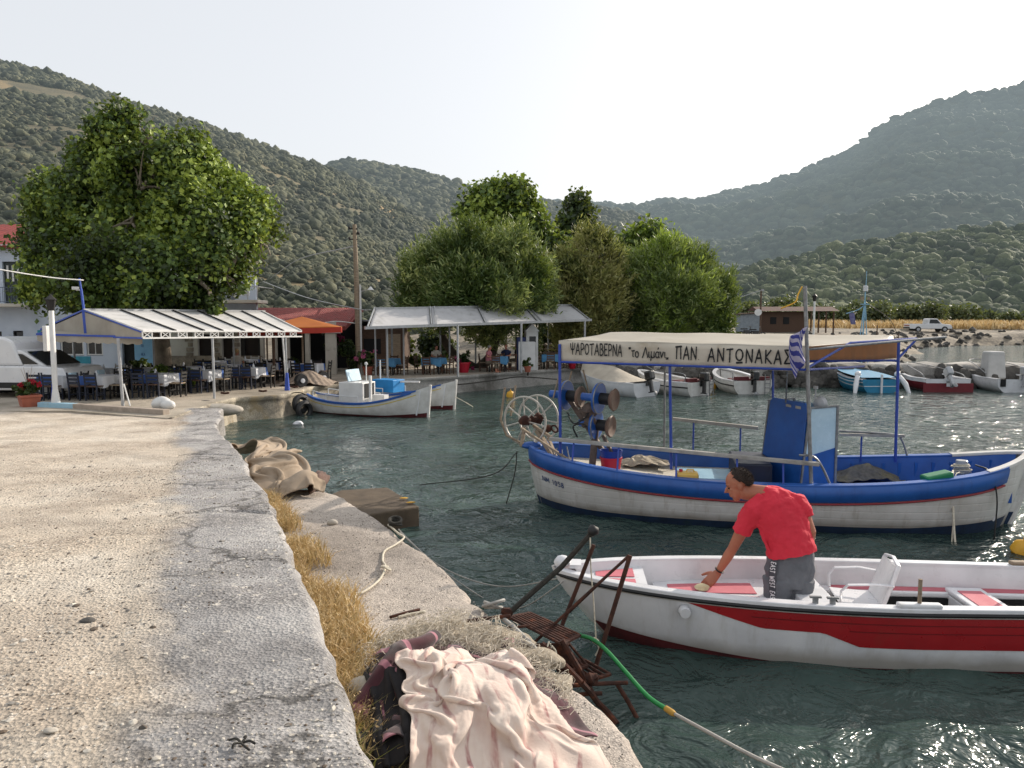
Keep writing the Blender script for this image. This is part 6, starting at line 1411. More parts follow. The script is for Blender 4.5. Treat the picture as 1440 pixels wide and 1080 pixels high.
# white stones on the terrace end
stone('stone', 226, 574, TZ, .24, 'white painted stone sitting at the end of the kerb', M_white, seed=3, sq=(1.2, .8, .8)); stone('stone', 237, 575, TZ, .19, 'smaller white painted stone beside the larger one at the kerb end', M_white, seed=4, sq=(1, .8, .8))
# ---- van
def van():
    Y = 25.3; xc = (42 - 720) / FL * Y
    o = thing('van', 'white panel van parked at the left edge behind the flower planter', 'van', (xc - .35, Y + .2, .74), R(-6), s=1.16)
    L = 3.9
    def body(pr, y, b): b.extr([(x, -y, z) for x, z in pr], (0, 2 * y, 0))
    # profile: rear (x -) to nose (x +)
    low = [(-1.95, .25), (-1.98, .7), (-1.96, .95), (1.1, .95), (1.85, .90), (2.02, .62), (2.04, .25)]
    b = MB(); body(low, .84, b); lower = b.build('body', M_vanp, o, bevel=.05)
    b = MB(); body([(-1.96, .93), (-1.93, 1.25), (-1.82, 1.70), (-1.7, 1.76), (.05, 1.76), (.30, 1.66), (.62, .95)], .80, b); b.build('cargo_box', M_vanp, o, bevel=.07)
    b = MB(); body([(.15, .93), (.12, 1.45), (.45, 1.40), (.62, 1.34), (1.28, .94)], .74, b); b.build('cab', M_vanp, o, bevel=.04)
    for sd in (-1, 1):
        b = MB(); b.extr([(.42, sd * .75, 1.0), (.36, sd * .75, 1.3), (.58, sd * .75, 1.28), (1.05, sd * .75, 1.0)], (0, sd * .012, 0)); b.build('side_window', M_glass, o)
        b = MB(); b.box((-1.94, sd * .74, .90), (.06, .12, .34)); b.build('tail_light', M_tail, o, bevel=.01)
        b = MB(); b.box((1.98, sd * .6, .68), (.08, .3, .16)); b.build('headlight', M_screen, o, bevel=.02)
        b = MB(); b.box((0, sd * .845, .40), (2.3, .03, .16)); b.box((-1.5, sd * .82, 1.36), (.04, .01, .5)); b.build('side_trim', M_blackr, o, bevel=.01)
        for x in (-1.3, 1.3):
            w_ = MB().lathe([(.0, -.09), (.27, -.1), (.31, -.07), (.31, .07), (.27, .1), (0, .09)], (x, sd * .78, .31), (0, 1, 0), 24).build('wheel', M_blackr, o, smooth=True); MB().lathe([(0, -.02), (.17, -.02), (.18, .02), (.0, .03)], (x, sd * .87, .31), (0, sd, 0), 16).build('rim', M_motorg, w_, smooth=True)
            MB().ring((x, sd * .835, .33), (0, 1, 0), .36, .03, 24, 5).build('wheel_arch', M_blackr, o, smooth=True)
    gb = mat('grey_bumper', '#3a3b3c', '#2f3031', 4, .6)
    for x in (-2.0, 2.04): b = MB(); b.box((x, 0, .38), (.12, 1.6, .24)); b.build('bumper', gb, o, bevel=.03)
    b = MB(); b.extr([(-1.955, -.55, 1.1), (-1.955, .55, 1.1), (-1.88, .5, 1.55), (-1.88, -.5, 1.55)], (-.01, 0, 0)); b.build('rear_window', M_glass, o)
    b = MB(); b.box((-1.99, 0, .95), (.012, .02, 1.2)); b.box((-1.995, .1, 1.0), (.03, .1, .05)); b.build('door_gap', M_dark, o)
    b = MB(); b.extr([(.66, -.66, 1.345), (.66, .66, 1.345), (1.27, .70, .965), (1.27, -.70, .965)], (.012, 0, .012)); b.build('windscreen', M_glass, o)
    return o
M_vanp = mat('white_car_paint', '#d9dadb', '#d0d1d3', 2, .3, bump=0, coat=.5); M_tail = mat('red_lens', '#9a1a18', '#8a1614', 4, .3, bump=0)
van()
# ---- utility pole with wires
Y = 36.0; p = Vector(((505 - 720) / FL * Y, Y, TZ)); up_ = thing('utility_pole', 'tall weathered wooden utility pole with insulators beside the red roofed taverna', 'utility pole', p); h_ = EYE + (452 - 318) * Y / FL - TZ
b = MB(); b.tube([(0, 0, 0), (-.05, 0, h_ * .5), (-.12, 0, h_)], [.16, .13, .09], 12); b.build('pole', M_wood, up_, smooth=True); b = MB(); b.tube([(.12, -.1, 0), (.12, -.1, h_ * .6)], .05, 8); b.build('conduit', M_white, up_, smooth=True)
b = MB()
for k in range(3): b.box((-.18 + .1 * (k % 2), 0, h_ - .2 - .25 * k), (.42, .06, .06)); b.blob((-.36 + .42 * (k % 2), 0, h_ - .14 - .25 * k), .07, 1, 0)
b.build('insulator', M_black, up_)
b = MB(); b.beam((0, 0, 3.9), (.62, -.1, 4.1), .03, .03); b.build('lamp_arm', M_greyt, up_); b = MB(); b.lathe([(.03, .1), (.16, -.06), (.0, -.07)], (.62, -.1, 4.08), n=12); b.build('lamp_shade', M_white, up_, smooth=True)
rope('cable', [D(503, 455, 36), D(470, 452, 35.5), D(430, 458, 35), D(380, 445, 34)], .025, M_white, 'thick white cable from the utility pole down to the taverna roof', 'cable'); rope('cable', [D(503, 345, 36), D(420, 365, 60), D(380, 392, 70)], .03, M_greyt, 'thin wire running from the utility pole toward the left hill', 'cable'); rope('cable', [D(522, 436, 34), D(500, 434, 35.5), D(430, 418, 45), D(370, 396, 55)], .025, M_greyt, 'grey wire from the second canopy up to the left hill', 'cable')
# ---- second canopy
c2 = thing('terrace_canopy', 'long grey sheeted terrace canopy on thin steel posts by the water', 'canopy', (0, 0, 0)); e0, e1 = D(517, 461, 31.5), D(829, 450, 40.5); k0, k1 = D(527, 434, 34.0), D(802, 429, 42.5); g0, g1 = k0 + (k0 - e0), k1 + (k1 - e1); g0.z = e0.z; g1.z = e1.z; cs_ = c1; 
_c1 = c1; c1 = c2
e0i = e0.lerp(e1, .09)
for t0, t1 in ((.0, .24), (.24, .47), (.47, .72), (.72, 1.0)):
    strip(e0, e1, k0, k1, max(t0, .0) + .004, t1 - .004, 'awning_panel', M_awng, .14, 18); strip(g0, g1, k0, k1, t0 + .004, t1 - .004, 'awning_panel', M_awng, .14, 18)
c1 = _c1
b = MB(); b.beam(k0, k1 + (k1 - k0) * .01, .14, .1); b.build('ridge_beam', M_greyt, c2); b = MB(); b.beam(e0 - (e1 - e0) * .01, e1 + (e1 - e0) * .01, .1, .12); b.build('eave_beam', M_greyt, c2); b = MB(); b.beam(g0, g1, .1, .12); b.build('eave_beam', M_greyt, c2)
for t in (0, .24, .26, .47, .72, .74, 1): b = MB(); b.beam(e0.lerp(e1, t) + Vector((0, 0, .05)), k0.lerp(k1, t) + Vector((0, 0, .05)), .05, .05); b.build('rafter', M_greyt, c2)
b = MB(); b.beam(k0, e0.lerp(g0, .5), .05, .05); b.beam(e0, g0, .06, .06); b.beam(k0.lerp(e0, .4), k0.lerp(e0, .4) - Vector((0, 0, .5)), .04, .04); b.build('gable_frame', M_greyt, c2)
def post2(p, q, r=.05): b = MB(); b.cyl(p, q, r, n=8); b.build('post', M_greyt, c2, smooth=True)
for px, py, t in ((545, 533, .06), (644, 530, .38), (733, 524, .68), (822, 520, .97)): pt = e0.lerp(e1, t); a = G(px, py, TZ); post2(Vector((a.x, a.y, TZ)), Vector((a.x, a.y, pt.z - .03)))
for t in (.05, .3, .5, .75, .97): pt = g0.lerp(g1, t); post2(Vector((pt.x, pt.y, TZ)), pt)
for t in (.0, .12, .33): pt = e0.lerp(g0, .5).lerp(e1.lerp(g1, .5), t); post2(Vector((pt.x, pt.y, TZ)), pt, .04)
GR2 = 'brown taverna chairs under the second canopy'; tq = None; cq2 = None; first = None
T2 = [(610, 521, 36.0), (700, 512, 37.6), (775, 507, 39.8), (812, 505, 40.8), (545, 512, 35.5), (885, 508, 43.4)]
for i, (px, py, Y) in enumerate(T2):
    p = Vector(((px - 720) / FL * Y, Y, TZ)); wh = '%s table under the second canopy' % ords[[1, 2, 3, 4, 0, 5][i]]; rz = rq.uniform(-.3, .3)
    if tq is None: tq = dup(tp, 'small table, ' + wh, p, rz, None, 'tables of the second taverna')
    else: dup(tq, 'small table, ' + wh, p, rz, None, 'tables of the second taverna')
    if cq2 is None: cq2 = cloth_proto('light blue cloth on the ' + wh, M_ltbl, M_ltbl); cq2.location = p; cq2.rotation_euler = (0, 0, rz); cq2['group'] = 'light blue tablecloths'
    else: dup(cq2, 'light blue cloth on the ' + wh, p, rz, None, 'light blue tablecloths')
    for nm_, dx, dy, rr in (('near', 0, -.7, PI), ('left', -.72, 0, PI / 2), ('far', 0, .7, 0), ('right', .72, 0, -PI / 2)):
        x, y = p.x + dx * math.cos(rz) - dy * math.sin(rz), p.y + dx * math.sin(rz) + dy * math.cos(rz); o = put_chair('brown', x, y, rz + rr + rq.uniform(-.2, .2), 'brown wooden chair on the %s side of the %s' % (nm_, wh)); o['group'] = GR2
# ---- white and navy kiosk with a leaning board
Y = 39.0; p = Vector(((747 - 720) / FL * Y, Y, TZ)); ks = thing('kiosk', 'small white booth with a pointed roof and navy side under the second canopy end', 'kiosk', p, R(8))
b = MB(); b.box((0, 0, 1.0), (.62, .6, 2.0)); b.build('cabin', M_white, ks, bevel=.01); b = MB(); b.extr([(-.38, -.36, 2.0), (0, -.36, 2.42), (.38, -.36, 2.0)], (0, .75, 0)); b.build('roof', M_white, ks, bevel=.01); b = MB(); b.box((.02, -.305, 1.6), (.34, .02, .3)); b.build('window', M_glass, ks); b = MB(); b.box((-.55, 0, .85), (.45, .5, 1.7)); b.build('side_panel', mat('navy_paint_kiosk', '#22346e', '#1b2b5c', 4, .5), ks, bevel=.01)
b = MB(); b.box((0, 0, .75), (.85, .04, 1.5), rx=R(-12)); o = b.build('notice_board', M_white, None, bevel=.01, loc=(p.x - .25, p.y - .75, TZ)); tag(o, 'blank white board leaning against the front of the kiosk', 'board')
# pots
for px, Y, r, lb in ((652, 36.9, .32, 'red pot under the purple flowering bush'), (742, 37.2, .18, 'terracotta pot beside the kiosk board'), (517, 35.1, .25, 'terracotta pot under the pink hydrangea'), (805, 40.0, .22, 'red pot by the blue awning post at the water edge')):
    b = MB(); b.lathe([(.0, 0), (r * .7, 0), (r, r * 1.4), (r * 1.1, r * 1.4), (r * 1.1, r * 1.6), (r * .9, r * 1.6), (r * .8, r)], n=16); tag(b.build('flower_pot', M_bred if 'red pot' in lb else M_terra, None, smooth=True, loc=((px - 720) / FL * Y, Y, TZ)), lb, 'pot')
# dark shed behind
Y = 40; sd_ = thing('shed', 'dark weathered shed with a corrugated roof between the utility pole and the second canopy', 'shed', ((535 - 720) / FL * Y, Y, TZ)); b = MB(); b.box((0, 1, 1.15), (2.6, 2.2, 2.3)); b.build('wall', M_brownw, sd_); b = MB(); b.box((0, .8, 2.42), (3.0, 2.9, .08), rx=R(-6))
b.build('roof', M_steel, sd_); b = MB(); b.box((.75, -.12, 1.0), (.7, .05, 1.7)); b.build('door', M_wood, sd_); b = MB(); b.box((-.4, -.12, 1.2), (.9, .04, .8)); b.build('window', M_dark, sd_)
# dry stone wall behind the terrace
b = MB(); rs_ = random.Random(5); Y = 45.0
for r_ in range(5):
    x = (748 - 720) / FL * Y
    while x < (800 - 720) / FL * Y: w_ = rs_.uniform(.2, .45); b.blob((x + w_ / 2, Y, TZ + .14 + r_ * .24), (w_ * .52, .2, .14), 1, .2, 2, rs_.randint(0, 99)); x += w_
tag(b.build('stone_wall', M_stonew, None), 'low dry stone wall behind the kiosk', 'wall')
# ---- upturned tan boat cover / net heap with floats at the end of the first terrace
p = G(432, 549, TZ); crumple('net_heap', 434, 541, TZ, 2.3, 1.7, .55, mat('tan_net_heap', '#a39383', '#857668', 8, .95, bump=.8, bscale=40, bdist=.02, stain='#6a5f54'), 'tan heap of covered nets at the right end of the first terrace', 9, cat='nets')
p = G(412, 545, TZ)
for i, (px, py) in enumerate(((425, 545), (455, 540))):
    q = G(px, py, TZ); o = thing('winch_wheel', ['dark round winch wheel left of its twin in front of the net heap', 'dark round winch wheel right of its twin beside the net heap'][i], 'wheel', q + Vector((0, -.15, .28)), R(20)); b = MB(); b.lathe([(.0, -.1), (.24, -.1), (.27, 0), (.24, .1), (0, .1)], (0, 0, 0), (.5, -1, 0), 18); b.build('drum', M_blackr, o, smooth=True); b = MB(); b.lathe([(0, .1), (.08, .1), (.09, .16), (0, .17)], (0, 0, 0), (.5, -1, 0), 12); b.build('hub', M_whitep, o, smooth=True)
# tyre fenders on the sea wall
for i, (px, py) in enumerate(((423, 568), (428, 577))):
    p = D(px, py, [26.4, 26.3][i]); tag(MB().ring((0, 0, 0), (.8, -.6, .1), .26, .10, 22, 8).build('tyre', M_blackr, None, smooth=True, loc=p), ['upper black tyre fender hanging on the sea wall by the small boats', 'lower black tyre fender hanging on the sea wall by the small boats'][i], 'tyre')
# ================================================================ SMALL BOATS, SHORE, VEHICLES FAR OFF, PEOPLE
M_yellowl = mat('yellow_line', '#c9b24a', '#b9a23f', 5, .6)
def caique(label, A, B, scale_beam, stripe, cab=True, seed=0, cols=(M_whiteold, M_bluep)):
    A, B = Vector(A), Vector(B); L = (B - A).length; o = thing('fishing_boat', label, 'boat'); place(o, A, B)
    bf = lambda t: max(.015, scale_beam * max(0, 1 - abs((t - .45) / (.55 if t > .45 else .5)) ** 2.6) ** .65)
    h = Hull(L, bf, lambda t: .46 + .62 * max(0, (t - .45) / .55) ** 1.8 + .2 * max(0, (.4 - t) / .4) ** 2, lambda t: -.3, n=2.3, m=1.7, rb=.15, rs=.2)
    MB_ = MB(); h.patch(MB_, 0, 1, 0, 1, 40, 12); MB_.build('hull', cols[0], o, smooth=True)
    b = MB(); h.patch(b, .0, 1, 0, lambda t: h.uz(.05 + .10 * max(0, (t - .7) / .3))(t), 40, 3, .006); b.build('bottom_paint', M_maroon, o, smooth=True)
    b = MB(); h.patch(b, .02, .93, h.ud(.17), h.ud(.14), 40, 1, .008); b.build('yellow_line', stripe, o)
    b = MB(); h.cap(b, 0, .93, .09, .05, 40, .03, dz=.01); h.patch(b, .0, .9, h.ud(.07), h.ud(0), 40, 2, .025); b.build('gunwale', cols[1], o, smooth=True)
    b = MB(); h.deck(b, .02, .97, .3, .08, 20); b.build('deck', M_deckw, o)
    p = h.P(1, 1); b = MB(); b.beam((p.x - .10, 0, -.2), (p.x + .02, 0, p.z + .04), .08, .08); b.build('stem_post', cols[0], o, bevel=.01)
    b = MB(); b.beam(h.P(.955, .95, -1, .02), h.P(.935, .3, -1, .02), .05, .03); b.build('draught_mark', M_whitep, o)
    b = MB()
    for sd in (-1, 1):
        pts = [h.P(t, 1, sd) + Vector((0, -sd * .06, .22)) for t in (.08, .2, .35, .5)]; b.tube(curve_pts(pts), .02, 6)
        for t in (.08, .22, .36, .5): q = h.P(t, 1, sd); b.cyl(q + Vector((0, -sd * .06, 0)), q + Vector((0, -sd * .06, .22)), .018, n=6)
    b.build('hand_rail', M_white, o, smooth=True)
    if cab:
        b = MB(); x = -.1 * L; b.box((x, 0, .72), (1.0, .85, .85)); b.build('cabin', M_white, o, bevel=.03); b = MB(); b.box((x + .51, 0, .85), (.02, .6, .5)); b.build('cabin_opening', M_dark, o)
        b = MB(); b.box((x - .15, 0, 1.38), (.04, .8, .42), ry=R(-15)); b.build('windscreen', M_screen, o); b = MB(); b.box((x + .75, -.3, .95), (.08, .08, .9)); b.box((x + .9, .1, .55), (.5, .3, .3)); b.build('mast_stump', M_white, o); b = MB(); b.cyl((x + .2, .3, 1.1), (x + .2, .3, 1.75), .02, n=6); b.blob((x + .2, .3, 1.78), .07, 1, 0); b.build('lamp', M_white, o)
    else:
        b = MB(); b.box((-.05 * L, 0, .75), (1.1, .7, .5)); b.build('fish_crate', mat('bright_blue_crate', '#1f86c8', '#1a76b3', 3, .5), o, bevel=.02); b = MB(); b.cyl((-.3 * L, .1, .85), (.2 * L, .1, .95), .04, n=8); b.build('spar', M_white, o); b = MB(); b.cyl((-.12 * L, 0, .4), (-.12 * L, 0, 1.75), .03, n=6); b.build('mast', M_white, o)
    return o
a = G(432, 581, 0); c = G(604, 588, 0); caique('small white fishing boat with a yellow line and white cabin moored nearest the first terrace', (a.x + .0, a.y + .7, 0), (c.x, c.y + .25, 0), .78, M_yellowl, True)
a = G(470, 566, 0); c = G(641, 576, 0); caique('small white fishing boat with a bright blue crate moored behind the boat with the cabin', (a.x, a.y + .9, 0), (c.x, c.y + .1, 0), .74, M_yellowl, False)
def outboard(par, x, z, m=M_motor, tilt=0):
    Q = Matrix.Translation((x, 0, z)) @ Euler((0, R(tilt), 0)).to_matrix().to_4x4()
    b = MB(); b.M = Q; b.box((-.12, 0, .32), (.42, .30, .40)); o = b.build('motor', m, par, bevel=.07); b = MB(); b.M = Q; b.box((-.12, 0, -.12), (.16, .12, .6)); b.box((-.14, 0, -.42), (.34, .16, .05)); b.box((.08, 0, .0), (.16, .2, .24)); b.build('leg', m, o, bevel=.02); b = MB(); b.M = Q; b.lathe([(.0, 0), (.11, .02), (.0, .05)], (-.3, 0, -.5), (-1, 0, 0), 10); b.build('propeller', M_steel, o)
def runabout(label, px, py, w, heading, L, style, z=0, seed=1):
    """stern faces the quay where we stand; heading = direction of the bow"""
    p = G(px, py, 0); w *= .86; L *= .9; o = thing('motor_boat', label, 'boat', (p.x, p.y, 0), heading); B = w / 2
    bf = lambda t: max(.02, B * (.92 + .08 * min(1, t / .3)) * max(0, 1 - max(0, (t - .3) / .7) ** 2.6) ** .7)
    h = Hull(L, bf, lambda t: .62 + .35 * max(0, (t - .3) / .7) ** 1.4, lambda t: -.2, n=2.4, m=2.2, rb=.5, rs=.05)
    X = L / 2; hullm = {'red': M_whitep, 'blue': M_turqb, 'white': M_whitep, 'cover': M_whitep, 'old': M_whiteold}[style]
    b = MB(); h.patch(b, 0, 1, 0, 1, 30, 10); h.transom(b); b.build('hull', hullm, o, smooth=True)
    b = MB(); h.cap(b, 0, .99, .16, .05, 30, .02, dz=.02); b.build('gunwale', M_whitep, o, smooth=True); b = MB(); h.deck(b, .01, .97, .25, .08, 14); b.build('floor', M_deckw if style != 'red' else M_whitep, o)
    if style == 'red':
        b = MB(); h.patch(b, 0, 1, h.uz(.0), h.ud(.17), 30, 4, .006); b.box((-X + .0, .62, .2), (.02, B * .95, .44)); b.box((-X, -.62, .2), (.02, B * .95, .44)); b.box((-X, 0, .12), (.022, B * 1.2, .28)); b.build('red_band', mat('dark_red_paint', '#6e1622', '#5e121c', 4, .5), o)
        b = MB(); 
        for sd in (-1, 1): b.tube(curve_pts([(-X + .3, sd * B * .85, .65), (-X + .8, sd * B * .8, .85), (X * .4, sd * B * .45, 1.1), (X * .8, sd * .1, 1.2)]), .022, 6)
        b.build('hand_rail', M_steel, o, smooth=True); outboard(o, -X - .05, .62, M_motorg, 35)
    if style == 'blue':
        b = MB()
        for k in (.12, .3): h.patch(b, 0, 1, h.ud(k + .05), h.ud(k), 30, 1, .01)
        b.box((-X + .02, 0, .5), (.03, B * 1.7, .05)); b.box((-X + .02, 0, .3), (.03, B * 1.7, .03)); b.beam((-X - .02, 0, -.1), (-X - .02, 0, .85), .08, .08); b.build('white_strakes', M_whitep, o)
        b = MB(); h.deck(b, .05, .9, .66, .05, 10, zf=lambda t: .68 + .3 * t); b.build('cover', M_turqb, o)
        for sd in (-1, 1): b = MB(); b.tube([(-X + .3, sd * (B + .05), .75), (-X + .05, sd * (B + .22), .4), (-X - .1, sd * (B + .34), -.05)], [.10, .12, .08], 10); b.blob((-X + .35, sd * (B + .0), .85), .14, 2, .1); b.build('fender', M_whitep, o, smooth=True)
    if style == 'white':
        b = MB(); b.box((.3, 0, 1.15), (.9, .9, 1.35), taper=.82); b.build('console_cover', mat('grey_canvas_cover', '#b5b5b4', '#a5a5a4', 2, .8, bump=.4, bscale=6, bdist=.03), o, bevel=.08); outboard(o, -X - .05, .72, M_motorg, 0)
        b = MB(); b.box((-X - .02, .85, .45), (.06, .22, .35)); b.build('stern_pad', M_dark, o)
        b = MB()
        for k in range(3): b.box((-X - .05, -.85, .15 + .18 * k), (.05, .32, .03))
        b.beam((-X - .05, -.7, 0), (-X - .05, -.7, .6), .03, .03); b.beam((-X - .05, -1.0, 0), (-X - .05, -1.0, .6), .03, .03); b.build('boarding_ladder', M_steel, o)
        b = MB(); b.tube(curve_pts([(-X + 1.2, B * .85, .8), (0, B * .8, 1.15), (X * .7, B * .4, 1.3), (X * .95, 0, 1.35)]), .022, 6); b.tube(curve_pts([(-X + 1.2, -B * .85, .8), (0, -B * .8, 1.15), (X * .7, -B * .4, 1.3), (X * .95, 0, 1.35)]), .022, 6); b.build('hand_rail', M_steel, o, smooth=True)
    if style == 'cover':
        b = MB(); r = []
        for i in range(17):
            t = .12 + .86 * i / 16; q = h.P(t, 1); zz = .55 * math.sin(min(1, i / 16 * 1.7) * PI * .62); r.append([Vector((q.x, q.y * k, q.z + .02 + zz * (1 - abs(k)) ** .8)) for k in (-1, -.7, -.35, 0, .35, .7, 1)])
        b.sheet(r); b.build('canvas_cover', mat('beige_boat_cover', '#b3aa9a', '#a0978a', 2, .85, bump=.4, bscale=6, bdist=.03), o, smooth=True); outboard(o, -X - .08, .62, M_motor, 12)
    if style == 'old':
        b = MB(); b.box((-X + .8, 0, .55), (.5, B * 1.6, .25)); b.box((-X + .15, B * .5, .72), (.12, B * .7, .16)); b.box((-X + .15, -B * .5, .72), (.12, B * .7, .16)); b.build('bench', mat('dark_red_seat', '#5a1c22', '#4c171c', 4, .7), o, bevel=.02); outboard(o, -X - .06, .55, M_motor, 0)
        b = MB(); b.beam((-X - .05, -B * .55, -.05), (-X - .05, -B * .55, .9), .03, .03); b.beam((-X - .05, -B * .8, -.05), (-X - .05, -B * .8, .9), .03, .03)
        for k in range(4): b.box((-X - .05, -B * .67, .1 + .2 * k), (.03, B * .25, .03))
        b.build('boarding_ladder', M_steel, o); b = MB(); h.patch(b, 0, 1, h.ud(.26), h.ud(.2), 30, 1, .01); b.build('dark_line', M_blackr, o)
        b = MB(); b.tube(curve_pts([(-X + .2, B * .9, .65), (-X + .3, B * .9, 1.0), (0, B * .85, 1.05), (X * .8, .1, 1.25)]), .02, 6); b.build('hand_rail', M_steel, o, smooth=True)
    return o
M_turqb = mat('turquoise_boat_paint', '#2880a6', '#226f93', 4, .5, stain='#4b7f8f')
runabout('white motor boat with a grey covered console, rightmost of the moored row', 1399, 546, 2.75, R(84), 5.2, 'white'); runabout('dark red and white motor boat with its grey outboard tilted up', 1301, 546, 2.6, R(88), 4.6, 'red')
runabout('turquoise covered boat with white strakes and hanging fenders', 1209, 547, 2.2, R(92), 4.4, 'blue'); runabout('old white motor boat with dark red seats and a stern ladder behind the awning post', 1034, 549, 2.3, R(96), 4.4, 'old')
runabout('white motor boat with a black outboard between the covered boat and the ladder boat', 940, 552, 2.2, R(125), 4.3, 'old', seed=2); runabout('white motor boat under a beige canvas cover with a black outboard', 862, 553, 2.2, R(128), 4.6, 'cover')
for px, py, r, lb in ((1001, 546, .22, 'yellow buoy left of the old white boat'), (1074, 543, .22, 'yellow buoy right of the old white boat'), (1344, 540, .24, 'orange yellow buoy between the dark red boat and the rightmost boat'), (718, 558, .2, 'yellow buoy floating behind the net wheel'), (1438, 545, .18, 'yellow buoy beyond the rightmost motor boat')): buoy(px, py, r, lb)
# ---- pickup
Y = 108.; px = 1303; zz = float(land_z((px - 720) / FL * Y, Y)); tk = thing('pickup_truck', 'white single cab pickup parked on the far shore before the dry field', 'pickup', ((px - 720) / FL * Y, Y, zz - .02), R(-4), s=1.18)
def ext(pr, y, b): b.extr([(x, -y, z) for x, z in pr], (0, 2 * y, 0))
b = MB(); ext([(-2.5, .5), (-2.5, 1.02), (.1, 1.02), (1.3, 1.02), (2.35, .92), (2.5, .62), (2.45, .42), (-2.4, .42)], .84, b); b.build('body', M_vanp, tk, bevel=.05)
b = MB(); ext([(-.35, 1.0), (-.25, 1.62), (.0, 1.68), (.75, 1.64), (1.35, 1.02)], .76, b); b.build('cab', M_vanp, tk, bevel=.05)
b = MB(); b.box((-1.45, 0, 1.03), (1.9, 1.45, .03)); b.build('load_bed', M_dark, tk)
for sd in (-1, 1):
    b = MB(); b.extr([(-.18, sd * .77, 1.08), (-.12, sd * .77, 1.55), (.68, sd * .77, 1.55), (1.12, sd * .77, 1.08)], (0, sd * .012, 0)); b.build('side_window', M_glass, tk)
    for x in (-1.5, 1.6): w_ = MB().lathe([(.0, -.1), (.32, -.11), (.36, -.07), (.36, .07), (.32, .11), (0, .1)], (x, sd * .78, .36), (0, 1, 0), 20).build('wheel', M_blackr, tk, smooth=True); MB().lathe([(0, 0), (.19, 0), (.19, .03), (.0, .04)], (x, sd * .885, .36), (0, sd, 0), 12).build('rim', M_motorg, w_, smooth=True)
for x in (-2.53, 2.52): b = MB(); b.box((x, 0, .56), (.08, 1.6, .15)); b.build('bumper', M_blackr, tk)
b = MB(); b = MB(); b.box((-2.52, 0, .85), (.03, 1.3, .1)); b.build('tail_light', M_tail, tk)
# ---- hut
Y = 76.; hx0, hx1 = (1062 - 720) / FL * Y, (1166 - 720) / FL * Y; zz = float(land_z((hx0 + hx1) / 2, Y)); hu = thing('hut', 'low dark wooden hut with a rusty roof and open porch behind the bay', 'hut', ((hx0 + hx1) / 2, Y, zz - .1)); W2 = (hx1 - hx0)
b = MB(); b.box((-1.2, .8, 1.05), (W2 - 2.4, 2.6, 2.1)); b.build('wall', M_brownw, hu); b = MB(); b.extr([(-W2 / 2 - .2, -1.2, 2.15), (-W2 / 2 - .2, .6, 2.62), (-W2 / 2 - .2, 2.4, 2.2)], (W2 + .6, 0, 0)); b.build('roof', mat('rusty_roof', '#5b3c33', '#44302a', 3, .8, bump=.4), hu)
for k in range(4): b = MB(); b.box((W2 / 2 - .1 - k * .75, -1.0, 1.05), (.12, .12, 2.15)); b.build('porch_post', M_brownw, hu)
for k in (-2.2, -.9): b = MB(); b.box((k, -.52, 1.2), (.6, .05, .7)); b.build('window', M_dark, hu)
Y = 74.; wx = (1050 - 720) / FL * Y; ws = thing('shed', 'small pale grey shed attached left of the dark hut', 'shed', (wx, Y, float(land_z(wx, Y)) - .1)); b = MB(); b.box((0, 0, .95), (1.9, 1.6, 1.9)); b.build('wall', mat('grey_blue_boards', '#8d97a0', '#79838c', 4, .8), ws); b = MB(); b.box((0, 0, 1.95), (2.3, 2, .08), ry=R(-4)); b.build('roof', M_brownw, ws)
Y = 72.; x = (1068 - 720) / FL * Y; z_ = float(land_z(x, Y)); pl_ = thing('street_lamp', 'thin dark pole with a long lamp arm left of the hut', 'street lamp', (x, Y, z_)); t_ = EYE + (452 - 407) * Y / FL - z_; b = MB(); b.cyl((0, 0, 0), (0, 0, t_), .08, n=8); b.build('pole', M_brownw, pl_); b = MB(); b.beam((.0, 0, t_ - .1), (-1.9, 0, t_ - .75), .06, .06); b.box((.1, 0, t_ - .1), (.3, .15, .2)); b.build('lamp_arm', M_greyt, pl_)
b = MB(); b.lathe([(.0, 0), (.2, .03), (.33, .12)], (0, 0, 0), (-.3, -1, .3), 14); tag(b.build('satellite_dish', M_white, None, smooth=True, solid=.02, loc=(x - .3, Y - .2, z_ + 1.95)), 'small white satellite dish on the pole by the hut', 'dish')
# motorbikes near the hut
for i, pxm in enumerate((1049, 1062)):
    Y = 60.; x = (pxm - 720) / FL * Y; mo = thing('motorbike', ['left parked motorbike by the small grey shed', 'right parked motorbike beside the thin lamp pole'][i], 'motorbike', (x, Y, float(land_z(x, Y))), R(15 - 30 * i))
    for k in (-.5, .5): MB().ring((k, 0, .28), (0, 1, 0), .24, .05, 18, 6).build('wheel', M_blackr, mo, smooth=True)
    b = MB(); b.box((0, 0, .5), (.5, .2, .3)); b.beam((.5, 0, .28), (.3, 0, .95), .05, .05); b.beam((-.5, 0, .28), (-.1, 0, .45), .06, .1); b.build('frame', M_motor, mo, bevel=.03); b = MB(); b.box((-.22, 0, .74), (.55, .2, .1)); b.build('seat', M_blackr, mo, bevel=.03); b = MB(); b.box((.3, 0, .95), (.05, .6, .05)); b.build('handlebar', M_steel, mo)
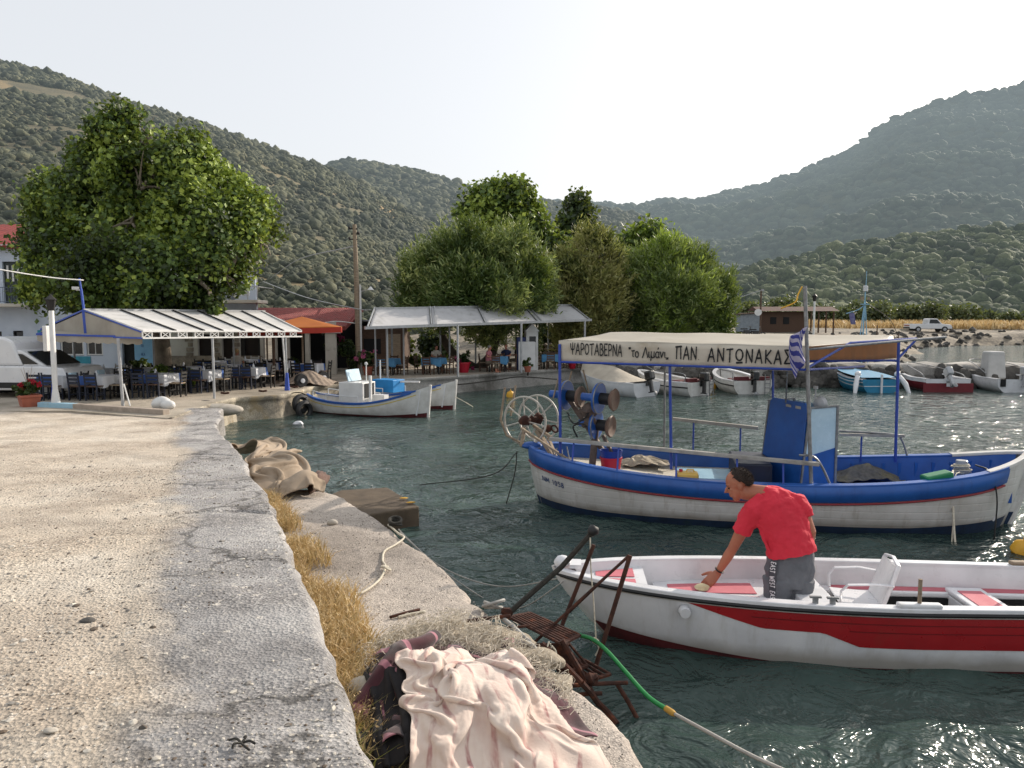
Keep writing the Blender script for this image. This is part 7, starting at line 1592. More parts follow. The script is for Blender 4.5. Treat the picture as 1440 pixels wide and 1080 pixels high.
# ---- mast of a hidden boat with radar on the far side (blue frame)
Y = 52.; x = (1212 - 720) / FL * Y; z_ = .3; mr = thing('boat_mast', 'pale blue tripod mast with a white radar drum and pennant beyond the breakwater', 'mast', (x, Y, z_)); zt = lambda py: EYE + (452 - py) * Y / FL - z_
b = MB(); b.cyl((0, 0, 0), (.08, 0, zt(408)), .05, n=8); b.cyl((-.35, 0, 0), (.05, 0, zt(425)), .04, n=8); b.cyl((.45, 0, 0), (.1, 0, zt(425)), .035, n=8); b.cyl((.1, 0, zt(408)), (.12, 0, zt(382)), .02, n=6); b.box((.08, 0, zt(428)), (.5, .3, .06)); b.build('tripod', M_lblue, mr)
b = MB(); b.lathe([(0, 0), (.16, 0), (.16, .38), (0, .4)], (.08, 0, zt(410)), n=12); b.build('radar_drum', M_whitep, mr, smooth=True); b = MB(); b.box((-.12, 0, zt(420)), (.2, .12, .25)); b.box((.3, 0, zt(420)), (.16, .12, .2)); b.build('lamp_box', M_wood, mr); b = MB(); b.tube(curve_pts([(0, 0, zt(430)), (-.4, 0, zt(436)), (-1.2, 0, zt(441))]), .03, 6); b.build('blue_line', M_lblue, mr)
b = MB(); b.sheet([[(-1.0 + .12 * j + .03 * i, .03 * math.sin(i + j), zt(440) - .16 * i) for j in range(4)] for i in range(6)]); b.build('pennant', M_purple if False else mat('faded_violet_cloth', '#5d5a86', '#7a7898', 5, .9), mr, solid=.01)
rope('cable', [D(1216, 425, 52), D(1250, 448, 58), D(1262, 470, 62)], .025, M_roped, 'dark stay wire from the tripod mast down to the right', 'cable')
# ---- fence posts by the field
for i, pxm in enumerate((1232, 1262)):
    Y = 80.; x = (pxm - 720) / FL * Y; z_ = float(land_z(x, Y)); b = MB(); b.cyl((0, 0, -.1), (.02, 0, 1.3), .06, n=7); tag(b.build('fence_post', M_brownw, None, loc=(x, Y, z_)), ['dark fence post right of the tripod mast', 'dark fence post left of the pickup'][i], 'post')
# ================================================================ PEOPLE
M_skin = mat('tanned_skin', '#a5684e', '#955a42', 6, .5, bump=.15, bscale=90, bdist=.002)
M_skin.node_tree.nodes['Principled BSDF'].inputs['Subsurface Weight'].default_value = .08
M_hair = mat('short_dark_hair', '#3a2c24', '#231a15', 30, .75, bump=.8, bscale=160, bdist=.004); M_hairg = mat('grey_hair', '#8a8782', '#6d6a66', 30, .8, bump=.5, bscale=120)
M_shirt = mat('red_cotton_shirt', '#cc2a3d', '#c02437', 3, .85, bump=.3, bscale=16, bdist=.02); M_trs = mat('grey_sweatpants', '#63666c', '#53565c', 5, .9, bump=.5, bscale=14, bdist=.02)
def loft(b, rings, n=20, cap=True):
    """rings: (centre, half width, half depth, width direction, depth direction)"""
    vs = []
    for c, rx, ry, ux_, uy in rings:
        for j in range(n): t = 2 * PI * j / n; vs.append(Vector(c) + Vector(ux_) * math.cos(t) * rx + Vector(uy) * math.sin(t) * ry)
    k = len(rings); fs = [(i * n + j, i * n + (j + 1) % n, (i + 1) * n + (j + 1) % n, (i + 1) * n + j) for i in range(k - 1) for j in range(n)]
    fs += [tuple(range(n))[::-1], tuple((k - 1) * n + j for j in range(n))]; b.add(vs, fs)
def spine_rings(pts, wdir):
    out = []; wdir = Vector(wdir)
    for i, (p, a, c) in enumerate(pts):
        d = (Vector(pts[min(i + 1, len(pts) - 1)][0]) - Vector(pts[max(i - 1, 0)][0])).normalized(); w_ = (wdir - d * wdir.dot(d)).normalized(); out.append((p, a, c, w_, d.cross(w_)))
    return out
def head_parts(Q, s, hair='short'):
    """Q: matrix, local x forward, y left, z up from chin level; s = head height"""
    S = Q @ Matrix.Scale(s, 4); h = MB(); h.M = S
    h.blob((-.04, 0, .62), (.40, .315, .37), 3, 0); h.blob((.10, 0, .34), (.27, .24, .30), 3, 0); h.blob((.20, 0, .10), (.13, .13, .11), 2, 0); h.blob((.27, 0, .60), (.11, .22, .06), 2, 0)
    h.tube([(.33, 0, .56), (.41, 0, .46), (.46, 0, .40), (.36, 0, .36)], [.03, .045, .06, .03], 8); h.blob((.335, 0, .27), (.06, .10, .025), 2, 0); h.blob((.33, 0, .21), (.055, .085, .025), 2, 0)
    for sd in (-1, 1): h.blob((-.03, sd * .31, .45), (.075, .03, .11), 2, 0); h.blob((.24, sd * .15, .42), (.08, .07, .08), 2, 0)
    k = MB(); k.M = S; v, f = ICO[4]
    jn = .022 * fn(v * 9, 1.0, 3); P = v * (np.array([.415, .33, .388]) * (1 + .35 * jn[:, None])) + np.array([-.065, 0, .625]); P = P * 1.0; keep = (P[:, 2] > .50 + jn * 2.5 + (P[:, 0] + .15) * 1.25) & ((P[:, 0] + jn * 3 < .10) | (P[:, 2] > .985)) if hair == 'short' else (P[:, 2] > .30 + (P[:, 0] + .1) * .9)
    ff = [q for q in f if keep[q].all()]; idx = sorted({int(i) for q in ff for i in q}); mp = {i: j for j, i in enumerate(idx)}; k.add([tuple(P[i]) for i in idx], [tuple(mp[int(i)] for i in q) for q in ff])
    e = []
    for sd in (-1, 1): e.append(MB()); e[-1].M = S; e[-1].blob((.315, sd * .125, .50), (.035, .05, .03), 2, 0)
    br = MB(); br.M = S
    for sd in (-1, 1): br.tube([(.355, sd * .05, .575), (.35, sd * .12, .60), (.30, sd * .19, .585)], [.014, .02, .012], 6)
    return h, k, e, br
def hand(b, wrist, knuck, up, curl=.5, size=1.0, side=1, tdir=None):
    """palm from wrist to knuckles; up = back of the hand; five separate fingers"""
    w_, k = Vector(wrist), Vector(knuck); d = (k - w_).normalized(); u = Vector(up); u = (u - d * u.dot(d)).normalized(); s_ = d.cross(u) * side; L = .098 * size
    k = w_ + d * L; loft(b, [(w_ - d * .02, .027 * size, .021 * size, s_, u), (w_ + d * .02 * size, .034 * size, .019 * size, s_, u), (w_ + d * .06 * size, .043 * size, .018 * size, s_, u), (k, .042 * size, .015 * size, s_, u), (k + d * .008, .036 * size, .010, s_, u)], 14)
    for i, (off, ln, r) in enumerate(((-.031, .060, .0082), (-.011, .072, .0090), (.011, .080, .0094), (.032, .072, .0092))):
        p = k + s_ * off * size - d * .006; fd = (d + s_ * off * 3.2).normalized(); pts = [p]; a = curl * (.25 + .05 * i); 
        for j, fr in enumerate((.42, .32, .26)): ang = a * (1 + j * 1.1); v = fd * math.cos(ang) - u * math.sin(ang); pts.append(pts[-1] + v * ln * size * fr * 1.1)
        b.tube(pts, [r * size * 1.1, r * size * 1.05, r * size, r * size * .8], 8)
    p = w_ + d * .028 * size + s_ * .03 * size; t = (d * .62 + s_ * .75 - u * .35).normalized(); b.tube([p, p + t * .032 * size, p + t * .06 * size + d * .008 * size, p + t * .078 * size + d * .022 * size], [.015 * size, .0125 * size, .0105 * size, .008 * size], 8)
# ---- the man in the red shirt
def man():
    base = Vector((D(1108, 780, 7.62).x, 7.62, .115)); o = thing('person', 'man in a red t-shirt and grey sweatpants bending over the bow of the white boat', 'person', base)
    q = lambda px, py, Y: D(px, py, Y) - base
    W = Vector((1, .12, .0))
    hip = q(1112, 800, 7.62); waist = q(1113, 774, 7.62)
    # skin: torso core, neck, head, arms, hands, ankles
    b = MB()
    tor = [(q(1112, 800, 7.62), .20, .13), (q(1112, 770, 7.62), .215, .13), (q(1105, 742, 7.67), .21, .13), (q(1093, 715, 7.74), .225, .13), (q(1084, 700, 7.79), .15, .10)]
    loft(b, spine_rings(tor, W)); nk = q(1075, 695, 7.82)
    hd0 = q(1046, 702, 7.92)   # chin level, centre
    hdQ = Matrix.Translation(hd0) @ Matrix(((-.93, .20, .30), (.28, -.10, .10), (-.24, -.97, .95))).to_3x3().to_4x4()
    f = Vector((-.90, .22, -.36)).normalized(); u = Vector((-.30, .10, .95)); u = (u - f * u.dot(f)).normalized(); l = u.cross(f)
    hdQ = Matrix.Translation(hd0) @ Matrix((f, l, u)).transposed().to_4x4(); HS_ = .335
    b.tube([q(1092, 706, 7.77), nk, hdQ @ Vector((-.12 * HS_, 0, .22 * HS_)), hdQ @ Vector((-.06 * HS_, 0, .42 * HS_))], [.115, .098, .092, .09], 16)
    h, k, e, br = head_parts(hdQ, HS_); b.add(h.v, h.f)
    sl, el, wr = q(1056, 722, 7.70), q(1030, 772, 7.80), q(1009, 806, 7.92)
    b.tube([sl, sl.lerp(el, .5), el, el.lerp(wr, .3), el.lerp(wr, .75), wr], [.078, .068, .052, .055, .042, .034], 14)
    hand(b, wr, q(990, 825, 7.93), (-.35, -.62, .7), .75, 1.55, 1)
    sr, er, wr2 = q(1124, 708, 7.74), q(1141, 748, 7.62), q(1134, 778, 7.86)
    b.tube([sr, sr.lerp(er, .5), er, er.lerp(wr2, .3), er.lerp(wr2, .8), wr2], [.075, .062, .048, .052, .042, .034], 14); hand(b, wr2, q(1124, 800, 7.92), (.4, .8, .3), .6, 1.2, -1)
    for px in (1091, 1124): a = q(px, 886, 7.62); b.tube([a + Vector((0, 0, .2)), a], [.05, .045], 10); b.blob(a + Vector((-.02, .09, -.02)), (.055, .15, .04), 2, 0)
    body = b.build('body', M_skin, o, remesh=.0065, smoothit=4)
    hr = np.random.RandomState(3); kv = np.array(k.v); ck = hdQ @ Vector((-.04 * HS_, 0, .55 * HS_)); hb = MB()
    for fc in k.f:
        for _ in range(3):
            w3 = hr.dirichlet((1, 1, 1)); pt = Vector((kv[list(fc)] * w3[:, None]).sum(0)); nn = (pt - ck).normalized(); dr = (nn * .5 + Vector(hr.randn(3) * .35) - f * .5 + Vector((0, 0, -.3))).normalized(); sd_ = dr.cross(Vector(hr.randn(3))).normalized() * .0025; hb.add([pt - sd_, pt + sd_, pt + dr * .022 + nn * .006], [(0, 1, 2)])
    cap_ = k.build('hair', M_hair, o, smooth=True, solid=.003, auto=False); hb.build('hair_strands', M_hair, cap_, recalc=False); me_ = mat('dark_eye', '#1a1412', '#120e0c', 4, .2, bump=0); [x.build('eye', me_, o, smooth=True) for x in e]; br.build('eyebrow', M_hair, o, smooth=True)
    # shirt: loose torso and two sleeves, one surface with folds
    b = MB()
    sh = [(q(1114, 779, 7.60), .262, .19), (q(1112, 768, 7.61), .258, .185), (q(1107, 748, 7.65), .262, .185), (q(1100, 728, 7.70), .278, .18), (q(1092, 712, 7.74), .27, .17), (q(1086, 702, 7.78), .22, .15), (q(1080, 694, 7.81), .13, .11)]
    loft(b, spine_rings(sh, W), 28); b.tube([q(1090, 703, 7.79), q(1080, 698, 7.81), q(1072, 694, 7.84)], [.15, .128, .106], 16)
    b.tube([q(1075, 708, 7.74), sl + Vector((.02, 0, .02)), sl.lerp(el, .35), sl.lerp(el, .52)], [.125, .112, .102, .108], 16)
    b.tube([q(1105, 705, 7.76), sr + Vector((0, 0, .0)), sr.lerp(er, .30), sr.lerp(er, .50)], [.12, .105, .09, .088], 16)
    rs = random.Random(4)
    for (x0, y0, x1, y1, r) in ((1062, 735, 1085, 778, .016), (1072, 720, 1098, 772, .015), (1125, 712, 1118, 768, .018), (1136, 735, 1108, 775, .014), (1050, 725, 1072, 742, .016), (1090, 700, 1112, 740, .012), (1132, 722, 1144, 765, .016), (1080, 760, 1120, 752, .016), (1100, 775, 1135, 730, .018), (1048, 740, 1062, 712, .018), (1068, 712, 1108, 706, .014), (1118, 775, 1146, 757, .014)):
        Yo = lambda px, py: 7.62 + (779 - py) / 86 * .2 - .185 * math.sqrt(max(0, 1 - ((px - (1113 - (779 - py) * .27)) / 40) ** 2)) + .004
        b.tube([q(x0 + (x1 - x0) * t + 1.5 * math.sin(t * 6), y0 + (y1 - y0) * t, Yo(x0 + (x1 - x0) * t, y0 + (y1 - y0) * t)) for t in [i / 6 for i in range(7)]], [r * .3, r * .8, r, r, r, r * .8, r * .3], 8)
    s = b.build('t_shirt', M_shirt, o, remesh=.009, smoothit=5)
    tx = bpy.data.textures.new('folds', 'CLOUDS'); tx.noise_scale = .11; tx.noise_depth = 2; dm = s.modifiers.new('d', 'DISPLACE'); dm.texture = tx; dm.strength = .045; dm.mid_level = .5; dm.texture_coords = 'LOCAL'
    # trousers
    b = MB(); loft(b, spine_rings([(q(1111, 822, 7.62), .235, .165), (q(1111, 800, 7.62), .262, .185), (q(1112, 784, 7.62), .25, .17), (q(1113, 773, 7.62), .238, .155)], W), 26)
    L1 = [(q(1094, 812, 7.61), .145, .17), (q(1093, 845, 7.61), .128, .145), (q(1091, 870, 7.61), .12, .125), (q(1091, 884, 7.61), .085, .09)]; loft(b, spine_rings(L1, W), 20)
    loft(b, spine_rings([(q(1126, 812, 7.62), .135, .165), (q(1122, 845, 7.62), .118, .14), (q(1124, 870, 7.63), .11, .12), (q(1124, 884, 7.63), .08, .09)], W), 20)
    t = b.build('trousers', M_trs, o, remesh=.010, smoothit=5); tx2 = bpy.data.textures.new('folds2', 'CLOUDS'); tx2.noise_scale = .11; tx2.noise_depth = 2; dm = t.modifiers.new('d', 'DISPLACE'); dm.texture = tx2; dm.strength = .035; dm.mid_level = .5; dm.texture_coords = 'LOCAL'
    # dark side stripe with white lettering down the left leg
    def side(v, a):   # v 0 waist..1 knee, a = metres round
        py = 781 + 92 * v; xe = np.interp(py, [773, 784, 800, 822, 845, 870, 884], [.242, .254, .266, .255, .245, .24, .22]); cxp = np.interp(py, [773, 800, 822, 845, 870, 884], [1113, 1111, 1110, 1110, 1111, 1111])
        c = q(float(cxp), py, 7.61); th = PI + .62 + a / .2; return c + Vector((math.cos(th) * (xe + .010), math.sin(th) * .17 * 1.12, 0))
    b = MB(); b.sheet([[side(i / 24, a) for a in (-.035, -.012, .012, .035)] for i in range(25)]); st = b.build('side_stripe', mat('charcoal_stripe', '#4a4c52', '#3f4147', 8, .9), t and o, solid=.006)
    b = MB(); H = .045
    def sp(x, y): return side(.05 + x / .68, (y - .022) * 1.0) + Vector((-.006, -.006, 0))
    x = 0
    for wd in ('EAST', 'WEST', 'EAST', 'WEST'):
        x += text_strokes(b, wd, H, lambda a, c, x=x: sp(x + a * .8, c), .2, .25) * .8 + .03
        if x > .55: break
    b.build('stripe_lettering', M_whitep, o, recalc=False)
    b = MB(); d = (wr - el).normalized(); b.ring(wr - d * .05, d, .047, .008, 18, 6); b.build('bracelet', M_blackr, o, smooth=True)
man()
p = G(987, 828, .445); tag(MB().blob((0, 0, .02), (.075, .06, .03), 3, .35, 1.6, 7).build('cleaning_rag', mat('yellowish_rag', '#c8bb98', '#b7aa86', 8, .95, bump=.6), None, smooth=True, loc=p), 'pale rag under the hand of the man in the red shirt', 'rag')
def seated(px, py, Y, rz, shirt, trs, hair, label, z=TZ, s=1.0, skin='#a8705a'):
    x = (px - 720) / FL * Y; o = thing('person', label, 'person', (x, Y, z), rz, s=s); sk_ = mat('skin_' + str(px), skin, skin, 5, .6, bump=0)
    b = MB(); loft(b, spine_rings([((0, 0, .5), .17, .13), ((0, .0, .8), .16, .11), ((0, -.02, 1.0), .19, .11), ((0, -.02, 1.08), .08, .07)], (1, 0, 0)), 14); b.tube([(0, -.02, 1.05), (0, -.03, 1.16)], .055, 8)
    h, k, e, br = head_parts(Matrix.Translation((0, -.06, 1.11)) @ Euler((0, 0, -PI / 2)).to_matrix().to_4x4(), .235, hair[1]); b.add(h.v, h.f)
    for sd in (-1, 1):
        b.tube([(sd * .2, -.02, 1.0), (sd * .25, -.05, .78), (sd * .16, -.32, .76)], [.055, .045, .032], 8); hand(b, (sd * .16, -.32, .76), (sd * .12, -.42, .76), (0, 0, 1), .4, 1.0, -sd)
        b.tube([(sd * .09, 0, .50), (sd * .11, -.42, .50), (sd * .11, -.44, .08)], [.09, .065, .045], 8); b.blob((sd * .11, -.50, .045), (.045, .12, .04), 2, 0)
    b.build('body', sk_, o, remesh=.012, smoothit=2); k.build('hair', hair[0], o, smooth=True, solid=.01)
    b = MB(); loft(b, spine_rings([((0, 0, .46), .19, .15), ((0, 0, .8), .185, .135), ((0, -.02, 1.0), .215, .13), ((0, -.02, 1.08), .12, .09)], (1, 0, 0)), 16)
    for sd in (-1, 1): b.tube([(sd * .17, -.02, 1.0), (sd * .235, -.04, .86)], [.08, .07], 10)
    b.build('shirt', shirt, o, remesh=.014, smoothit=3)
    b = MB(); loft(b, spine_rings([((0, .02, .42), .19, .15), ((0, .0, .60), .19, .15)], (1, 0, 0)), 14)
    for sd in (-1, 1): b.tube([(sd * .09, 0, .50), (sd * .11, -.42, .51), (sd * .11, -.44, .2)], [.115, .085, .07], 10)
    b.build('trousers', trs, o, remesh=.014, smoothit=3)
M_nav = mat('navy_shirt', '#232c4d', '#1c2440', 4, .9); M_pk = mat('dusty_pink_top', '#a86a72', '#985c64', 4, .9); M_sh = mat('khaki_shorts', '#6d6457', '#5d554a', 4, .9); M_wht = mat('pale_shirt', '#c4bfb5', '#b0aba0', 4, .9)
seated(687, 0, 37.0, R(70), M_pk, M_sh, (M_hairg, 'long'), 'seated woman in a dusty pink top by the leaning tamarisk trunk'); seated(712, 0, 38.6, R(-20), M_nav, M_sh, (M_hair, 'short'), 'seated man in a navy shirt at the table beside the kiosk')
seated(613, 0, 37.6, R(30), M_wht, M_sh, (M_hair, 'long'), 'seated person in a pale shirt at the left table of the second canopy', skin='#b07a64'); seated(728, 0, 39.2, R(-70), mat('dark_shirt', '#2a2826', '#1f1d1c', 4, .9), M_sh, (M_hair, 'short'), 'seated person in a dark shirt just left of the kiosk')
seated(333, 0, 31.6, R(180), M_wht, M_sh, (mat('straw_hat', '#b89a70', '#a3875f', 8, .9), 'short'), 'seated person with pale clothes at a back table of the first terrace')
# ================================================================ THINGS LYING ON THE QUAY IN FRONT
# ---- striped cream blanket over a net pile
def gp(px, py, z=LZ): return G(px, py, z)
bc = gp(660, 1010); 
def mound(x, y):
    z = LZ + 0 * x
    for (px, py, rx_, ry_, h, a) in ((590, 985, .42, .45, .30, .1), (680, 1020, .46, .50, .32, 0), (610, 1060, .5, .4, .22, 0), (760, 1075, .42, .4, .14, 0), (575, 945, .32, .25, .20, 0)):
        c = gp(px, py); dx, dy = x - c.x, y - c.y; z = np.maximum(z, LZ + h * np.exp(-(dx / rx_) ** 2 - (dy / ry_) ** 2))
    z = z + .02 * np.sin(x * 17 + y * 9) * np.sin(y * 13 - x * 5) * (z > LZ + .05); 
    wall = edge_x(y) - .0; z = np.where(x < wall, np.maximum(z, LZ + .0), z); return z
def blanket_mat():
    k = N('cream_fleece_blanket'); tc = k.add('ShaderNodeTexCoord').outputs['UV']; ob = k.coord()
    base = k.ramp(k.noise(ob, 3, 5), [(.35, lin('#d9cabd')), (.65, lin('#c9b5a8'))])
    mp = k.add('ShaderNodeMapping'); mp.inputs['Scale'].default_value = (5.5, 2.4, 1); mp.inputs['Rotation'].default_value = (0, 0, .35); k.l.new(tc, mp.inputs['Vector'])
    wv = k.add('ShaderNodeTexWave', bands_direction='X'); k.set(wv, Scale=.55, Distortion=5.5, Detail=3.0, Detail_Scale=1.2); k.l.new(mp.outputs[0], wv.inputs['Vector'])
    st = k.math('MULTIPLY', k.ramp(wv.outputs['Fac'], [(.80, (0, 0, 0)), (.95, (1, 1, 1))]), k.ramp(k.noise(mp.outputs[0], 1.6, 4, .7), [(.42, (0, 0, 0)), (.62, (1, 1, 1))]))
    c = k.mix(k.math('MULTIPLY', st, .9), base, lin('#8f4f50')); c = k.mix(k.ramp(k.noise(mp.outputs[0], 1.1, 5), [(.5, (0, 0, 0)), (.75, (.5, .5, .5))]), c, lin('#b98a7c'))
    k.l.new(c, k.b.inputs['Base Color']); k.b.inputs['Roughness'].default_value = .95; k.b.inputs['Sheen Weight'].default_value = .4
    k.l.new(k.bump(k.noise(ob, 260, 4, .7), .5, .004, k.bump(k.noise(ob, 45, 4), .25, .01)), k.b.inputs['Normal']); return k.m
def maroon_mat():
    k = N('maroon_blanket'); tc = k.add('ShaderNodeTexCoord').outputs['UV']; ob = k.coord()
    wv = k.add('ShaderNodeTexWave', bands_direction='DIAGONAL'); k.set(wv, Scale=2.2, Distortion=2.2, Detail=1.0); k.l.new(tc, wv.inputs['Vector'])
    c = k.mix(k.ramp(wv.outputs['Fac'], [(.93, (0, 0, 0)), (.96, (.8, .8, .8))]), k.ramp(k.noise(ob, 2.2, 3), [(.40, lin('#1f1316')), (.6, lin('#4a1e28'))]), lin('#a8707c'))
    k.l.new(c, k.b.inputs['Base Color']); k.b.inputs['Roughness'].default_value = .95; k.b.inputs['Sheen Weight'].default_value = .2; k.l.new(k.bump(k.noise(ob, 240, 4, .7), .5, .004), k.b.inputs['Normal']); return k.m
def quadplace(c, zt, seed, amp):
    """c: four ground points in cloth order (u0v0,u1v0,u1v1,u0v1)"""
    A = [np.array(p[:2]) for p in c]
    def f(u, v):
        p = A[0] * ((1 - u) * (1 - v))[..., None] + A[1] * (u * (1 - v))[..., None] + A[2] * (u * v)[..., None] + A[3] * ((1 - u) * v)[..., None]
        n = fn(np.stack([u * 4, v * 4, u * 0], -1).reshape(-1, 3), 1, seed).reshape(u.shape); return np.concatenate([p, (mound(p[..., 0], p[..., 1]) + zt + amp * np.abs(n))[..., None]], -1)
    return f
dk = drape(70, 60, 1.75, 1.55, quadplace([gp(505, 1095), gp(835, 1060), gp(712, 903), gp(520, 930)], .03, 3, .05), mound, 70, 7, 3, jit=.03, bend4=.3)
tag(cloth_obj('dark_blanket', dk, maroon_mat(), None, .006), 'dark maroon blanket with pink lines showing under the cream blanket', 'blanket')
dk2 = drape(50, 40, 1.0, 1.1, quadplace([gp(520, 1130), gp(620, 1110), gp(590, 950), gp(500, 965)], .02, 5, .08), mound, 50, 6, 6, jit=.05)
_x0, _y0, _cs = float(dk[..., 0].min()) - .2, float(dk[..., 1].min()) - .2, .02; _g = np.full((160, 160), -9.)
for _a in np.linspace(0, 1, 4)[:-1]:
    for _b in np.linspace(0, 1, 4)[:-1]:
      for dkk in (dk, dk2):
        _p = (dkk[:-1, :-1] * (1 - _a) + dkk[1:, :-1] * _a) * (1 - _b) + (dkk[:-1, 1:] * (1 - _a) + dkk[1:, 1:] * _a) * _b; _i = np.clip(((_p[..., 0] - _x0) / _cs).astype(int), 0, 159); _j = np.clip(((_p[..., 1] - _y0) / _cs).astype(int), 0, 159); np.maximum.at(_g, (_i.ravel(), _j.ravel()), _p[..., 2].ravel())
_h = _g.copy()
for _i in (-1, 0, 1):
    for _j in (-1, 0, 1): _h = np.maximum(_h, np.roll(np.roll(_g, _i, 0), _j, 1))
def mound2(x, y):
    i = np.clip(((x - _x0) / _cs).astype(int), 0, 159); j = np.clip(((y - _y0) / _cs).astype(int), 0, 159); return np.maximum(mound(x, y) + .012, _h[i, j] + .016)
QP = [gp(606, 1135), gp(862, 1115), gp(700, 965), gp(578, 985)]
cr = drape(100, 100, (QP[1] - QP[0]).length * 1.26, (QP[2] - QP[1]).length * 1.12, quadplace(QP, .05, 8, .10), mound2, 100, 9, 8, jit=.03, bend=.3, bend4=.5)
tag(cloth_obj('blanket', cr, blanket_mat(), None, .007), 'cream fleece blanket with faded red streaks heaped over nets on the lower quay', 'blanket')
# dark fabric in the shade of the wall
tag(cloth_obj('dark_cloth', dk2, mat('black_cloth', '#191619', '#100e10', 4, .95, bump=.4, bscale=60), None, .01), 'black cloth bundled between the quay wall and the blanket', 'cloth')
# ---- pale fishing net pile behind the blanket
def net_pile():
    rs = np.random.RandomState(5); b = MB(); bm_ = MB(); c0 = gp(640, 905)
    for i, (px, py, rx_, ry_, h) in enumerate(((560, 905, .2, .16, .07), (620, 893, .32, .2, .10), (690, 900, .32, .2, .10), (745, 930, .24, .2, .08), (520, 935, .12, .12, .06), (775, 965, .16, .16, .05))):
        c = gp(px, py) - c0; bm_.blob((c.x, c.y, 0), (rx_, ry_, h), 4, .25, 2.6, i, flatz=-.02)
    o = bm_.build('net_pile', mat('pale_net_mass', '#b8ad9b', '#978b79', 30, .95, bump=1.0, bscale=110, bdist=.02, stain='#7d6f5a', sscale=8), None, smooth=True, auto=False, loc=c0)
    for i in range(900):
        px, py = rs.uniform(505, 800), 0; py = np.interp(px, [505, 560, 640, 720, 800], [935, 905, 893, 915, 985]) + rs.uniform(-10, 40); c = gp(px, py) - c0; r = rs.uniform(.02, .09); a = rs.rand() * 6; n = rs.randn(3) * [1, 1, 1.4]; n /= np.linalg.norm(n)
        x = Vector(n).orthogonal().normalized(); y = Vector(n).cross(x); z0 = .10 * math.exp(-((px - 650) / 130) ** 2) + rs.uniform(0, .06)
        b.tube([Vector((c.x, c.y, z0 + .02)) + (x * math.cos(a + t * .55) + y * math.sin(a + t * .55) * .6) * r * (1 + .1 * math.sin(t * 3)) for t in range(9)], .0022, 4, cap=False)
    th = b.build('loose_mesh', mat('net_twine', '#d2cabb', '#b9ae9b', 30, .9, bump=0), o); tag(o, 'pale tangled fishing net piled behind the cream blanket', 'fishing net')
net_pile()
# ---- tan canvas over the ledge end
def tmound(x, y):
    z = np.full(np.shape(x), .35)
    for (px, py, zz, rx_, ry_, h) in ((400, 660, .75, .75, 1.9, .42), (360, 622, .95, .6, 1.2, .35), (425, 690, .7, .45, .6, .40)):
        c = G(px, py, zz); z = np.maximum(z, .45 + (h + .15) * np.exp(-((x - c.x) / rx_) ** 2 - ((y - c.y) / ry_) ** 2))
    z = np.where(y < LEDGE[-1].y + .1, np.maximum(z, LZ), z); ed = edge_x(np.minimum(y, YE)); return np.where(x < ed, zq(y) + .02, z) + .02 * np.sin(x * 11 + y * 7)
A = [np.array(G(px, py, z)[:2]) for px, py, z in ((355, 680, .9), (452, 694, .7), (380, 603, .85), (318, 603, 1.1))]
def tplace(u, v):
    p = A[0] * ((1 - u) * (1 - v))[..., None] + A[1] * (u * (1 - v))[..., None] + A[2] * (u * v)[..., None] + A[3] * ((1 - u) * v)[..., None]
    n = fn(np.stack([u * 5, v * 5, u * 0], -1).reshape(-1, 3), 1, 2).reshape(u.shape); return np.concatenate([p, (tmound(p[..., 0], p[..., 1]) + .04 + .16 * np.abs(n))[..., None]], -1)
tw = float(np.linalg.norm(A[1] - A[0])) * 1.35; thh = float(np.linalg.norm(A[2] - A[1])) * 1.12
tc_ = drape(80, 120, tw, thh, tplace, tmound, 80, 8, 12, jit=.05, bend=.3, bend4=.5)
tag(cloth_obj('tarpaulin', tc_, mat('tan_canvas', '#a29280', '#8f7f6c', 1.6, .9, bump=.35, bscale=50, stain='#6f604e', sscale=3), None, .012), 'large tan canvas tarpaulin draped over the quay edge above the water', 'tarpaulin')
b = MB(); p = G(432, 690, LZ); b.blob((0, 0, .08), (.13, .5, .16), 4, .3, 3.2, 3)
tag(b.build('rolled_mat', mat('brown_matting', '#6b554c', '#57443c', 8, .95, bump=.6), None, smooth=True, loc=p + Vector((.12, .2, .02))), 'rolled brown matting under the right edge of the tan tarpaulin', 'mat')
# ---- low brown slab beside the ledge
pts = [G(px, py, .30) for px, py in ((495, 727), (590, 712), (545, 685), (478, 689), (452, 700))]; b = MB(); b.prism(pts[::-1], .5)
tag(b.build('landing_slab', mat('brown_wet_slab', '#5f5242', '#473c30', 3, .85, bump=.5, bscale=12, bdist=.02, stain='#3f372d'), None, bevel=.03), 'low brown landing slab jutting into the water from the ledge', 'slab')
for i, (px, py) in enumerate(((568, 702), (578, 708))): p = G(px, py, .31); tag(MB().blob((0, 0, .02), (.07, .03, .012), 2, .3, 2, i).build('leaf_litter', M_yel, None, smooth=True, loc=p), ['left yellow scrap on the brown landing slab', 'right yellow scrap at the corner of the brown landing slab'][i], 'litter')
